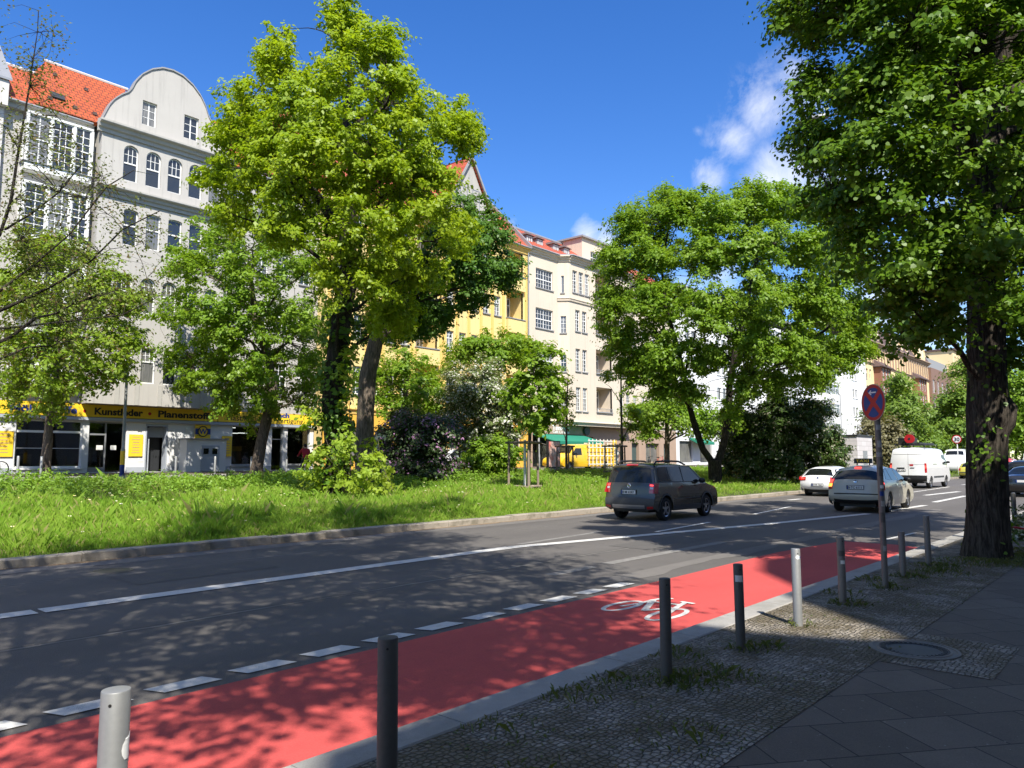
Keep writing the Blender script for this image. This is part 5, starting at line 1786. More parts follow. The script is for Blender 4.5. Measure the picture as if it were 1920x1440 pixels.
    'T6': [(33.49, 20.86, 14.12, 1.28), (36.18, 22.53, 15.11, 1.39), (34.00, 19.04, 14.81, 1.18), (37.77, 21.16, 16.25, 1.31), (34.69, 18.02, 14.95, 1.06), (39.02, 20.27, 16.59, 1.19), (35.12, 16.75, 14.35, 1.24), (41.34, 19.72, 16.57, 1.46), (36.80, 15.76, 14.98, 1.26), (41.65, 17.83, 16.72, 1.42), (38.48, 14.57, 15.29, 1.27), (42.34, 16.03, 16.64, 1.40), (39.85, 13.53, 15.11, 1.28), (42.84, 14.55, 16.12, 1.38), (40.96, 12.82, 14.35, 1.15), (43.70, 13.68, 15.19, 1.23), (32.55, 21.45, 12.14, 1.13), (35.94, 23.69, 13.22, 1.24), (33.12, 19.38, 12.17, 1.65), (38.57, 22.57, 13.87, 1.92), (33.90, 17.09, 12.19, 1.48), (41.52, 20.92, 14.52, 1.81), (35.50, 14.99, 12.40, 1.60), (42.71, 18.04, 14.56, 1.93), (37.82, 13.19, 12.29, 1.63), (44.49, 15.52, 14.14, 1.91), (40.57, 12.12, 11.81, 1.12), (45.13, 13.49, 12.93, 1.25), (32.49, 21.62, 10.01, 1.07), (36.55, 24.32, 11.03, 1.20), (32.60, 19.13, 9.54, 1.61), (39.52, 23.19, 11.18, 1.96), (33.40, 16.63, 9.05, 1.44), (42.10, 20.96, 10.94, 1.81), (35.26, 14.71, 9.61, 1.57), (43.90, 18.31, 11.52, 1.96), (37.83, 13.03, 9.79, 1.61), (45.98, 15.84, 11.51, 1.96), (41.03, 12.24, 9.33, 1.18), (46.34, 13.82, 10.31, 1.33), (32.97, 21.63, 8.08, 1.13), (36.32, 23.83, 8.72, 1.24), (33.62, 19.47, 7.37, 1.51), (39.14, 22.66, 8.29, 1.76), (34.95, 17.47, 6.92, 1.09), (41.58, 20.78, 7.89, 1.29), (35.68, 15.51, 7.35, 1.33), (43.87, 19.07, 8.63, 1.64), (37.79, 13.91, 7.29, 1.49), (45.69, 16.82, 8.44, 1.80), (40.51, 12.70, 7.33, 1.26), (45.28, 14.19, 7.98, 1.41), (41.97, 12.18, 8.02, 0.86), (45.43, 13.18, 8.53, 0.93), (33.41, 20.95, 6.51, 0.98), (37.39, 23.44, 7.07, 1.10), (33.93, 19.37, 5.74, 1.04), (38.74, 22.12, 6.29, 1.19), (36.54, 16.23, 5.72, 0.82), (43.49, 19.32, 6.47, 0.98), (38.16, 15.21, 5.78, 0.97), (44.42, 17.71, 6.43, 1.13), (39.23, 13.67, 6.03, 0.88), (44.34, 15.45, 6.58, 1.00), (35.47, 18.69, 5.25, 0.70), (40.62, 21.40, 5.75, 0.80), (36.92, 17.33, 4.28, 0.70), (41.41, 19.43, 4.58, 0.78)],
    'T6t': [(39.03, 19.37, -0.01, 0.42), (38.96, 19.31, 0.88, 0.36), (38.88, 19.28, 1.71, 0.36)],
    'T6a': [(38.86, 19.34, 1.47, 0.20), (38.40, 19.73, 2.30, 0.18), (38.02, 19.98, 3.55, 0.17), (37.71, 20.15, 4.73, 0.15), (37.44, 20.23, 6.21, 0.14), (36.59, 20.18, 7.92, 0.12), (35.61, 20.24, 9.87, 0.10), (35.25, 20.30, 12.18, 0.07), (35.36, 19.82, 14.49, 0.04)],
    'T6b': [(38.98, 19.20, 1.47, 0.21), (39.33, 18.96, 2.51, 0.20), (39.59, 18.72, 4.16, 0.19), (39.68, 18.64, 5.98, 0.18), (39.77, 18.23, 8.08, 0.15), (39.99, 17.62, 10.49, 0.12), (40.19, 16.99, 13.19, 0.08), (40.21, 16.61, 15.60, 0.04)],
    'T6c': [(39.54, 18.59, 5.36, 0.14), (39.94, 17.43, 6.07, 0.13), (40.09, 16.25, 6.74, 0.12), (40.77, 14.71, 7.84, 0.10), (41.81, 13.31, 9.29, 0.05)],
    'hedge': [(42.52, 19.14, 3.51, 1.33), (44.56, 20.06, 3.59, 1.40), (43.33, 17.52, 3.80, 1.32), (46.42, 18.77, 3.95, 1.42), (44.67, 16.30, 3.65, 1.26), (47.25, 17.25, 3.76, 1.34), (42.99, 18.74, 1.93, 1.33), (45.42, 19.80, 1.93, 1.41), (44.22, 17.15, 1.93, 1.33), (47.04, 18.24, 1.93, 1.41), (45.71, 15.81, 1.77, 1.02), (47.69, 16.50, 1.77, 1.06), (45.93, 15.28, 2.87, 0.79), (48.24, 16.05, 2.93, 0.83), (43.26, 20.22, 1.61, 0.98), (43.28, 17.63, 4.75, 0.82), (45.59, 18.57, 4.91, 0.86), (45.36, 16.04, 4.63, 0.77), (47.53, 16.81, 4.76, 0.80), (47.61, 15.35, 1.77, 0.59)],
    'B1': [(54.54, 33.74, 5.58, 1.18), (56.30, 34.84, 5.70, 1.21), (55.17, 32.31, 6.00, 1.44), (57.45, 33.64, 6.17, 1.50), (56.28, 30.93, 5.54, 1.43), (59.19, 32.53, 5.74, 1.51), (57.59, 29.67, 4.88, 1.26), (59.98, 30.90, 5.01, 1.31), (59.42, 28.89, 4.47, 1.09), (60.71, 29.52, 4.53, 1.11), (55.20, 33.13, 4.45, 1.08), (57.16, 34.31, 4.55, 1.12)],
    'B1t': [(57.39, 32.90, 0.38, 0.23), (57.19, 32.72, 3.13, 0.21), (56.99, 32.60, 5.41, 0.14)],
    'W1': [(86.94, 21.70, 8.83, 1.48), (90.79, 22.66, 9.15, 1.55), (85.84, 22.83, 6.55, 1.59), (90.26, 24.01, 6.79, 1.67), (87.35, 21.17, 5.70, 1.59), (92.43, 22.41, 5.92, 1.68), (87.41, 21.80, 3.73, 1.59), (91.47, 22.81, 3.82, 1.67), (89.48, 19.94, 4.30, 1.26), (92.82, 20.68, 4.40, 1.31), (88.01, 20.47, 7.41, 1.02), (92.11, 21.43, 7.67, 1.07)],
    'W1t': [(89.79, 22.60, -0.58, 0.17), (89.53, 22.37, 2.90, 0.15), (89.19, 22.23, 6.38, 0.12)],
    'W2': [(75.37, 20.88, 3.00, 1.30), (77.68, 21.52, 3.03, 1.34), (76.08, 20.68, 1.50, 1.00), (78.27, 21.27, 1.49, 1.03), (76.30, 19.91, 4.25, 1.00), (78.45, 20.47, 4.32, 1.03), (75.50, 21.07, 4.76, 1.01), (77.19, 21.54, 4.82, 1.03)],
    'W3': [(109.17, 20.75, 8.88, 1.78), (112.67, 21.41, 9.11, 1.84), (108.14, 21.60, 5.79, 1.77), (112.78, 22.53, 5.97, 1.84), (109.50, 20.43, 4.78, 1.77), (113.84, 21.23, 4.90, 1.84), (107.35, 22.61, 6.48, 1.36), (111.54, 23.49, 6.66, 1.42), (109.25, 21.66, 3.09, 1.37), (112.89, 22.38, 3.14, 1.41), (109.13, 24.10, 2.77, 0.97)],
    'W3t': [(111.46, 21.99, -0.69, 0.17), (111.07, 21.65, 4.50, 0.14), (110.90, 21.22, 8.65, 0.07)],
    'W4': [(124.17, 16.40, 10.24, 2.23), (130.17, 17.19, 10.65, 2.34), (124.81, 17.02, 6.19, 2.39), (130.72, 17.83, 6.40, 2.51), (125.40, 14.80, 8.37, 2.97), (132.63, 15.65, 8.75, 3.14), (126.64, 15.16, 4.70, 2.24), (131.70, 15.76, 4.82, 2.33), (124.14, 17.23, 12.17, 1.50), (128.63, 17.85, 12.54, 1.55), (125.18, 15.14, 12.86, 2.24), (130.99, 15.84, 13.37, 2.34)],
    'W4t': [(128.57, 17.32, -1.32, 0.23), (128.12, 16.92, 4.76, 0.15), (127.78, 16.62, 9.33, 0.08)],
    'W5': [(142.58, 24.53, 15.80, 3.01), (147.09, 25.30, 16.24, 3.10), (142.98, 23.26, 12.20, 3.16), (149.31, 24.29, 12.66, 3.30), (144.80, 22.33, 6.97, 3.17), (150.54, 23.22, 7.17, 3.29), (143.16, 24.33, 6.97, 2.64), (148.49, 25.24, 7.16, 2.74), (145.23, 21.37, 12.24, 2.64), (150.71, 22.17, 12.63, 2.74)],
    'T7': [(11.28, 3.96, 8.61, 0.42), (13.53, 4.74, 9.96, 0.50), (11.50, 4.28, 9.07, 0.26), (12.92, 4.81, 9.96, 0.29), (11.37, 3.27, 8.45, 0.69), (14.28, 4.11, 10.16, 0.86), (11.56, 2.46, 8.04, 0.74), (15.45, 3.29, 10.14, 0.98), (12.22, 1.70, 8.04, 0.74), (16.92, 2.36, 10.44, 1.02), (11.35, 3.77, 7.61, 0.45), (14.17, 4.71, 9.05, 0.57), (11.43, 3.04, 7.30, 0.67), (15.45, 4.11, 9.23, 0.91), (11.40, 2.20, 6.92, 0.71), (15.97, 3.09, 8.97, 0.99), (12.03, 1.54, 6.93, 0.64), (17.20, 2.20, 9.14, 0.91), (11.45, 3.80, 6.71, 0.41), (14.13, 4.69, 7.86, 0.51), (11.19, 3.02, 6.23, 0.58), (15.57, 4.20, 7.96, 0.80), (11.96, 2.43, 6.15, 0.59), (15.96, 3.24, 7.60, 0.78), (12.35, 1.65, 5.82, 0.50), (17.39, 2.32, 7.46, 0.70), (11.69, 3.72, 5.82, 0.40), (14.14, 4.50, 6.66, 0.48), (11.53, 2.93, 5.35, 0.54), (15.27, 3.88, 6.50, 0.72), (12.25, 2.33, 5.24, 0.55), (16.58, 3.15, 6.45, 0.75), (12.87, 1.70, 5.01, 0.43), (16.93, 2.24, 6.02, 0.57), (11.61, 3.41, 5.06, 0.32), (14.82, 4.36, 5.97, 0.41), (11.95, 2.85, 4.70, 0.47), (15.58, 3.72, 5.59, 0.62), (12.63, 2.34, 4.51, 0.48), (15.80, 2.93, 5.18, 0.60), (13.49, 1.83, 4.24, 0.41), (16.60, 2.26, 4.81, 0.51), (12.65, 3.06, 4.20, 0.35), (15.23, 3.68, 4.69, 0.42), (13.34, 2.62, 3.99, 0.31), (15.63, 3.07, 4.36, 0.36), (12.00, 3.24, 4.70, 0.29), (14.84, 4.01, 5.39, 0.36), (13.19, 2.97, 3.79, 0.22), (15.20, 3.43, 4.10, 0.26), (15.27, 1.96, 3.80, 0.33), (11.32, 3.14, 9.39, 0.80), (14.17, 3.93, 11.31, 1.01), (11.82, 2.18, 9.29, 0.86), (16.07, 2.96, 11.98, 1.17), (12.46, 1.41, 9.19, 0.86), (16.17, 1.83, 11.38, 1.12), (11.66, 2.80, 10.63, 0.77), (14.44, 3.47, 12.74, 0.96), (12.55, 1.88, 10.95, 0.90), (15.27, 2.29, 12.93, 1.10), (11.58, 4.20, 9.76, 0.44), (12.78, 4.63, 10.58, 0.48), (13.34, 0.87, 7.96, 0.87), (16.91, 1.10, 9.61, 1.11), (13.46, 0.91, 6.36, 0.87), (17.05, 1.15, 7.58, 1.10), (14.31, 1.12, 5.13, 0.67), (16.94, 1.33, 5.74, 0.79), (13.81, 0.81, 9.71, 0.91), (16.60, 0.97, 11.31, 1.10), (15.61, 1.52, 4.17, 0.55), (12.35, 3.98, 4.72, 0.19), (14.00, 4.52, 5.11, 0.22), (13.38, 3.50, 3.74, 0.16), (14.17, 3.71, 3.86, 0.17)],
    'T7t': [(15.25, 2.56, -0.06, 0.48), (15.24, 2.55, 0.10, 0.41), (15.22, 2.52, 0.42, 0.36), (15.19, 2.48, 0.97, 0.32), (15.13, 2.45, 1.61, 0.31), (15.09, 2.41, 2.16, 0.31), (15.07, 2.37, 2.57, 0.33), (15.03, 2.35, 2.98, 0.30), (14.96, 2.31, 3.80, 0.29), (14.89, 2.25, 4.72, 0.28), (14.80, 2.21, 5.63, 0.28), (14.72, 2.19, 6.46, 0.27), (14.66, 2.18, 6.91, 0.25)],
    'T7a': [(14.68, 2.20, 6.64, 0.20), (14.89, 2.01, 7.32, 0.18), (15.03, 1.89, 8.11, 0.17), (15.11, 1.80, 9.09, 0.14), (15.09, 1.66, 10.22, 0.11), (14.94, 1.66, 11.34, 0.07), (14.80, 1.65, 12.46, 0.04)],
    'T7b': [(14.65, 2.22, 6.73, 0.18), (14.25, 2.31, 7.11, 0.16), (13.89, 2.34, 7.64, 0.13), (13.52, 2.36, 8.25, 0.11), (13.16, 2.37, 8.83, 0.09), (12.74, 2.44, 9.56, 0.07), (12.44, 2.63, 10.57, 0.04)],
    'T1': [(5.21, 20.14, 11.44, 0.58), (5.60, 21.67, 12.17, 0.63), (5.00, 21.30, 12.49, 0.54), (5.53, 19.84, 12.15, 0.33), (5.89, 21.12, 12.82, 0.35), (5.32, 19.34, 10.14, 0.56), (6.01, 21.82, 11.21, 0.64), (4.98, 20.12, 9.34, 0.70), (5.52, 22.30, 10.16, 0.77), (5.66, 18.93, 8.83, 0.62), (6.56, 21.94, 9.95, 0.72), (5.16, 19.28, 7.88, 0.74), (6.05, 22.62, 8.94, 0.86), (5.88, 18.40, 7.74, 0.61), (7.09, 22.21, 8.97, 0.74), (6.53, 17.68, 7.62, 0.49), (7.74, 20.93, 8.69, 0.58), (5.24, 20.16, 6.95, 0.76), (5.90, 22.71, 7.60, 0.85), (5.96, 18.79, 6.58, 0.74), (7.08, 22.32, 7.48, 0.88), (6.87, 18.17, 7.05, 0.57), (7.81, 20.67, 7.77, 0.64), (7.48, 17.88, 7.26, 0.38), (8.21, 19.62, 7.79, 0.42), (5.51, 20.10, 5.70, 0.76), (6.18, 22.54, 6.17, 0.85), (6.39, 18.91, 5.54, 0.75), (7.34, 21.71, 6.10, 0.87), (7.31, 18.20, 5.85, 0.51), (7.96, 19.84, 6.21, 0.56), (5.76, 21.61, 4.73, 0.67), (6.27, 19.79, 4.60, 0.58), (6.82, 21.52, 4.85, 0.63), (7.68, 18.26, 6.45, 0.33), (8.14, 19.35, 6.73, 0.34), (6.16, 17.99, 8.22, 0.37), (7.42, 21.66, 9.54, 0.44)],
    'T1a': [(3.97, 24.15, 1.25, 0.18), (3.92, 23.93, 3.12, 0.13), (4.31, 23.20, 5.00, 0.08), (4.75, 22.51, 6.34, 0.05), (5.20, 21.83, 7.41, 0.04), (5.32, 21.58, 8.21, 0.04), (5.36, 21.34, 9.55, 0.03), (5.42, 21.03, 11.15, 0.02), (5.45, 20.79, 12.49, 0.01), (5.43, 20.74, 13.03, 0.01)],
    'T1b': [(4.33, 23.22, 4.73, 0.07), (4.93, 22.02, 5.21, 0.05), (5.50, 20.85, 5.61, 0.04), (6.01, 19.92, 6.02, 0.03), (6.41, 19.09, 6.48, 0.02), (6.86, 18.47, 7.24, 0.02), (7.42, 17.77, 7.68, 0.01)],
    'T1c': [(4.79, 22.54, 5.80, 0.05), (5.39, 22.28, 6.07, 0.04), (5.98, 21.96, 6.76, 0.03), (6.63, 21.40, 7.64, 0.02), (7.26, 20.79, 8.97, 0.02), (7.70, 20.23, 9.40, 0.01), (8.18, 19.71, 9.25, 0.00)],
    'T1d': [(5.03, 22.39, 5.00, 0.04), (6.03, 21.83, 5.20, 0.03), (6.91, 21.12, 5.38, 0.02), (7.64, 20.27, 5.51, 0.02), (8.16, 19.62, 5.93, 0.01)],
    'T1e': [(5.28, 21.72, 7.54, 0.03), (5.55, 20.63, 7.78, 0.02), (5.85, 19.78, 8.19, 0.02), (6.21, 19.24, 8.96, 0.01)]}


MT['leaf_yellow'] = leaf_mat('young maple leaves', (.210, .325, .010), (.330, .420, .024), .47)
MT['leaf_mid'] = leaf_mat('maple leaves', (.140, .265, .016), (.225, .335, .030), .44)
MT['leaf_olive'] = leaf_mat('olive young leaves', (.165, .275, .018), (.255, .340, .032), .42, (.17, .12, .04), .06)
MT['leaf_dark'] = leaf_mat('dark maple leaves', (.060, .155, .018), (.115, .215, .030), .36)
MT['leaf_sparse'] = leaf_mat('small unfolding leaves', (.10, .135, .022), (.17, .20, .045), .35, (.20, .14, .06), .12)
MT['leaf_lime'] = leaf_mat('lime leaves', (.080, .180, .010), (.150, .250, .020), .36)
MT['leaf_fresh'] = leaf_mat('fresh bush leaves', (.235, .36, .025), (.36, .45, .06), .44)
MT['leaf_lilac'] = leaf_mat('purple lilac leaves', (.040, .080, .024), (.078, .118, .038), .28, (.36, .19, .34), .15)
MT['leaf_wlilac'] = leaf_mat('white lilac leaves and bloom', (.105, .16, .04), (.155, .20, .06), .28, (.62, .61, .53), .30)
MT['leaf_hedge'] = leaf_mat('dark shrub leaves', (.042, .088, .016), (.085, .135, .028), .28, (.40, .38, .28), .10)
MT['leaf_tan'] = leaf_mat('grey brown young leaves', (.13, .125, .05), (.20, .18, .09), .3)
MT['leaf_far'] = leaf_mat('far tree leaves', (.11, .20, .022), (.18, .26, .035), .38)


def clump_leaves(blobs, n_cl, per, cr, leaf, seed, flat=.55, upw=.75, verts=4, shell_=.45, cut=None):
    g = np.random.default_rng(seed)
    B = np.array(blobs)
    wgt = B[:, 3] ** 2
    idx = g.choice(len(B), n_cl, p=wgt / wgt.sum())
    d = g.normal(size=(n_cl, 3))
    d /= np.linalg.norm(d, axis=1)[:, None]
    r = B[idx, 3] * np.power(g.uniform(0, 1, n_cl), shell_) * g.uniform(.75, 1.16, n_cl)
    C = B[idx, :3] + d * r[:, None]
    if cut is not None:
        C = C[cut(C)]
    n_cl = len(C)
    ctr = B[:, :3].mean(0)
    sz = cr * g.uniform(.55, 1.25, n_cl)
    m = g.poisson(per * (sz / cr) ** 1.6)
    rep = np.repeat(np.arange(n_cl), m)
    n = len(rep)
    # each spray is a leafy shoot: longer than wide, pointing outwards, a few stragglers beyond it
    sd_ = C - ctr
    sd_[:, 2] = sd_[:, 2] * .35 + g.normal(scale=.4, size=n_cl)
    sd_ /= np.maximum(.3, np.linalg.norm(sd_, axis=1))[:, None]
    sd_ = sd_ + g.normal(scale=.65, size=(n_cl, 3))
    sd_ /= np.maximum(.3, np.linalg.norm(sd_, axis=1))[:, None]
    q = g.normal(size=(n, 3))
    q /= np.linalg.norm(q, axis=1)[:, None]
    rr = np.power(g.uniform(0, 1, n), .6)
    stray = np.where(g.uniform(0, 1, n) > .86, 1.7, 1.0)
    off = q * (rr * stray * .78)[:, None] * sz[rep][:, None]
    off[:, 2] *= flat
    along = g.uniform(-.9, 1.25, n)
    off += sd_[rep] * (along * sz[rep])[:, None]
    # the rim of each spray hangs a little
    off[:, 2] -= .16 * (off[:, 0] ** 2 + off[:, 1] ** 2) / np.maximum(.05, sz[rep])
    pos = C[rep] + off
    out = (C[rep] - ctr)
    out /= np.maximum(.3, np.linalg.norm(out, axis=1))[:, None]
    nr = off / np.maximum(.05, sz[rep])[:, None] * .55 + out * .35 + g.normal(scale=.42, size=(n, 3))
    nr[:, 2] += upw
    if verts == 4:
        return C, leaf_quads(pos, leaf, nr, seed + 1)
    return C, leaf_six(pos, leaf, nr, seed + 1)


def leaf_six(c, size, nrm, seed):
    """broad heart-shaped leaf with six corners, slightly cupped"""
    g = np.random.default_rng(seed)
    n = len(c)
    nrm = nrm / np.maximum(1e-6, np.linalg.norm(nrm, axis=1))[:, None]
    t = g.normal(size=(n, 3))
    t[:, 2] -= .5
    t -= nrm * np.sum(t * nrm, 1)[:, None]
    t /= np.maximum(1e-6, np.linalg.norm(t, axis=1))[:, None]
    s = np.cross(nrm, t)
    L = (size * g.uniform(.6, 1.25, n))[:, None]
    cup = nrm * L * .07
    P_ = [c - t * L * .42, c - t * L * .34 + s * L * .34 + cup, c + t * L * .08 + s * L * .42 + cup, c + t * L * .58, c + t * L * .08 - s * L * .42 + cup, c - t * L * .34 - s * L * .34 + cup]
    return np.stack(P_, 1).reshape(-1, 3)


def tree(name, label, cat, group, trunks, blobs, bark, leafm, leaf, n_cl, per, cr, seed, limbs=10, twig=.012, extra=(), flat=.55, verts=4, base=None, shell_=.45, cut=None, upw=.75, nside=10, twig_share=.8):
    r = random.Random(seed)
    tp = [q for t in trunks for q in t]
    b0 = base or (trunks[0][0][0], trunks[0][0][1], trunks[0][0][2])
    root = thing(name, label, cat, b0, 0, group)
    mb = MB()
    for t in trunks:
        # resample so bark relief has something to work on
        pts, rad = [], []
        for (p, q) in zip(t[:-1], t[1:]):
            k = max(2, int((Vector(q[:3]) - Vector(p[:3])).length / max(.12, p[3] * .9)))
            k = min(k, 14)
            for i in range(k):
                f = i / k
                pts.append(tuple(p[j] + (q[j] - p[j]) * f for j in range(3)))
                rad.append(p[3] + (q[3] - p[3]) * f)
        pts.append(t[-1][:3])
        rad.append(t[-1][3])
        mb.tube(pts, rad, nside if t[0][3] > .1 else 7, True, .055 if t[0][3] > .12 else .04)
    C, V_ = clump_leaves(blobs, n_cl, per, cr, leaf, seed, flat, upw, verts, shell_, cut)
    B = [Vector(b[:3]) for b in blobs]
    nodes = [(Vector(q[:3]), q[3]) for q in tp]
    # main boughs to spread-out foliage masses
    chosen = []
    if limbs and B:
        cur = B[r.randrange(len(B))]
        for _ in range(min(limbs, len(B))):
            chosen.append(cur)
            cur = max(B, key=lambda q: min((q - c).length for c in chosen))
    for tg in chosen:
        cand = [(p, rr) for (p, rr) in nodes[:len(tp)] if p.z < tg.z - .25 * math.hypot(p.x - tg.x, p.y - tg.y) and rr < .9]
        cand = cand or nodes[-3:]
        p0, r0 = min(cand, key=lambda q: (q[0] - tg).length + r.uniform(0, .6))
        ln = (tg - p0).length
        if ln < .4:
            continue
        mid = p0.lerp(tg, .5) + Vector((r.uniform(-.1, .1) * ln, r.uniform(-.1, .1) * ln, .10 * ln + r.uniform(-.03, .08) * ln))
        pts, rad = [], []
        rb = min(r0 * .55, .016 + ln * .016)
        for i in range(9):
            f = i / 8
            q = p0 * (1 - f) ** 2 + mid * 2 * f * (1 - f) + tg * f * f
            q += Vector((r.uniform(-1, 1), r.uniform(-1, 1), r.uniform(-1, 1))) * .03 * ln * math.sin(math.pi * f)
            pts.append(q)
            rad.append(max(.008, rb * (1 - f * .82)))
            nodes.append((q, rad[-1]))
        mb.tube(pts, rad, 6, False)
    # twigs to the leaf sprays
    NP = np.array([tuple(q[0]) for q in nodes])
    for c in C:
        if r.random() > twig_share:
            continue
        dd = NP - c
        dd[:, 2] *= 1.3
        dist = np.sum(dd * dd, 1) + np.where(NP[:, 2] > c[2] + .2, 1.0, 0)
        k = int(np.argmin(dist))
        p0 = Vector(NP[k])
        tg = Vector(c)
        ln = (tg - p0).length
        if ln < .15:
            continue
        mid = p0.lerp(tg, .55) + Vector((r.uniform(-.12, .12), r.uniform(-.12, .12), r.uniform(.0, .16))) * ln
        rb = min(max(.006, nodes[k][1] * .5), twig + .006 * ln)
        mb.tube([p0, p0.lerp(mid, .55), mid, mid.lerp(tg, .6), tg], [rb, rb * .85, rb * .65, rb * .45, rb * .25], 4, False)
    org = tuple(b0)
    t_ = mb.build('trunk', MT[bark], root, org, 60)
    V_ = V_ - np.array(org)
    f_ = bpy.data.objects.new('crown', pydata('crown', V_, verts, MT[leafm]))
    col.objects.link(f_)
    f_.parent = root
    return root, C


# young lime right beside the pavement edge, big and close
def burls(t):
    return t


def T(k):
    return BL[k]


g1 = 'big trees on the grass median'
tree('maple_tree', 'tall yellow green maple with leaning ivy clad trunk, nearest big tree on the grass median', 'tree', g1, [T('T4t'), T('T4l')], T('T4'), 'bark_dark', 'leaf_yellow', .14, 1450, 105, .37, 101, 22, flat=.6, shell_=.5)
tree('maple_tree', 'dark green maple with bare grey lower trunk, crown reaching over the yellow house', 'tree', g1, [T('T5t')], T('T5'), 'bark_grey', 'leaf_dark', .16, 480, 110, .45, 102, 10)
tree('maple_tree', 'broad maple forking low into two dark boughs beside the brown car', 'tree', g1, [T('T6t'), T('T6a'), T('T6b'), T('T6c')], T('T6'), 'bark_dark', 'leaf_mid', .175, 2300, 115, .50, 103, 22, flat=.6, shell_=.5)
g2 = 'street trees on the far pavement'
tree('street_tree', 'bright green street tree with leaning split trunk in front of the fabric shop', 'tree', g2, [T('T3t')], T('T3'), 'bark_grey', 'leaf_mid', .18, 760, 85, .46, 104, 14, flat=.6, shell_=.45)
tree('street_tree', 'small round street tree with short straight trunk before the left shop window', 'tree', g2, [T('T2t')], T('T2'), 'bark_grey', 'leaf_olive', .17, 500, 75, .46, 105, 12, flat=.6, shell_=.45)
tree('street_tree', 'half hidden small tree in front of the yellow ground floor', 'tree', g2, [T('T8t')], T('T8'), 'bark_grey', 'leaf_mid', .20, 110, 120, .62, 106, 6)
tree('street_tree', 'spreading small maple behind the white lilac', 'tree', g2, [T('maplet')], T('maple'), 'bark_grey', 'leaf_mid', .22, 130, 110, .62, 107, 7)
tree('street_tree', 'slim bright green tree seen through the fork of the broad maple', 'tree', g2, [T('B1t')], T('B1'), 'bark_grey', 'leaf_mid', .28, 110, 110, .9, 108, 6)
tree('sparse_tree', 'late leafing tree at the left edge with thin dark branches and few leaves', 'tree', None, [T('T1a'), T('T1b'), T('T1c'), T('T1d'), T('T1e')], T('T1'), 'bark_dark', 'leaf_sparse', .078, 560, 15, .42, 109, 14, .004, flat=.9, twig_share=1.0)
g3 = 'young trees held by wooden guards'
tree('young_tree', 'young tree with drooping leaves inside the big wooden guard', 'tree', g3, [T('Y1t')], T('Y1'), 'bark_grey', 'leaf_mid', .21, 90, 70, .36, 110, 8)
tree('young_tree', 'thin young tree in front of the yellow van', 'tree', g3, [T('Y2t')], T('Y2'), 'bark_grey', 'leaf_olive', .17, 40, 28, .34, 111, 5)
tree('young_tree', 'nearly bare thin young tree right of the green awning', 'tree', g3, [T('Y3t')], T('Y3'), 'bark_grey', 'leaf_mid', .20, 36, 34, .34, 112, 5)
g4 = 'bushes on the median'
tree('maple_bush', 'leafy pale green suckers round the foot of the ivy clad maple', 'bush', g4, [[(15.7, 21.3, .4, .03), (15.7, 21.3, 1.6, .02), (15.6, 21.3, 3.6, .01)], [(16.0, 21.2, .4, .03), (16.4, 21.2, 1.2, .015)], [(15.4, 21.2, .4, .03), (15.2, 21.2, 1.4, .015)]], T('bush'), 'bark_grey', 'leaf_fresh', .17, 110, 36, .30, 113, 8)
tree('lilac_bush', 'dark lilac bush with purple flowers beside the grey trunk', 'bush', g4, [[(24, 28, .6, .06), (24.2, 28, 2.0, .04), (24.4, 28, 3.2, .02)], [(24, 28, .6, .05), (23.2, 28, 2.0, .03)]], T('lilac'), 'bark_dark', 'leaf_lilac', .15, 230, 190, .5, 114, 8)
tree('lilac_bush', 'white flowering lilac bush in front of the yellow house', 'bush', g4, [[(30.6, 31, .8, .07), (30.4, 31, 2.6, .05), (30.0, 31, 4.4, .03)], [(30.6, 31, .8, .06), (31.8, 31, 2.6, .04), (33, 31, 4.2, .02)]], T('wlilac'), 'bark_grey', 'leaf_wlilac', .16, 270, 170, .5, 115, 8)
tree('bush', 'rounded fresh green bush below the white lilac', 'bush', g4, [[(28.5, 29, .7, .04), (28.5, 29, 1.5, .02)], [(29.3, 29, .7, .04), (29.6, 29, 1.6, .02)]], T('gbush'), 'bark_grey', 'leaf_mid', .17, 120, 130, .42, 116, 5)
tree('shrub', 'large dark overgrown lilac shrub right of the low forked maple', 'bush', g4, [[(43.5, 20, .3, .08), (43.8, 20, 1.6, .05), (44.2, 20, 3, .03)], [(45, 20, .3, .08), (45.4, 20, 1.8, .05)], [(47, 20, .3, .07), (47.4, 20, 1.9, .04)]], T('hedge'), 'bark_dark', 'leaf_hedge', .17, 520, 200, .55, 117, 10)
g5 = 'far trees along the street'
tree('far_tree', 'willow like green tree behind the round no stopping sign', 'tree', g5, [T('W1t')], T('W1'), 'bark_dark', 'leaf_far', .34, 120, 170, 1.3, 118, 6)
tree('far_bush', 'brownish just leafing bush left of the white van', 'bush', g5, [[(78, 22, .4, .1), (78, 22, 3, .05)]], T('W2'), 'bark_dark', 'leaf_tan', .3, 90, 120, 1.0, 119, 5)
tree('far_tree', 'rounded green tree above the speed limit sign', 'tree', g5, [T('W3t')], T('W3'), 'bark_dark', 'leaf_far', .42, 130, 150, 1.5, 120, 6)
tree('far_tree', 'light green tree at the right picture edge above the distant traffic', 'tree', g5, [T('W4t')], T('W4'), 'bark_dark', 'leaf_mid', .45, 170, 150, 1.8, 121, 6)
tree('far_tree', 'distant tree mostly hidden behind the near dark lime trunk', 'tree', g5, [[(150, 21, .5, .25), (150, 21, 8, .15)]], T('W5'), 'bark_dark', 'leaf_far', .5, 120, 120, 2.0, 122, 5)
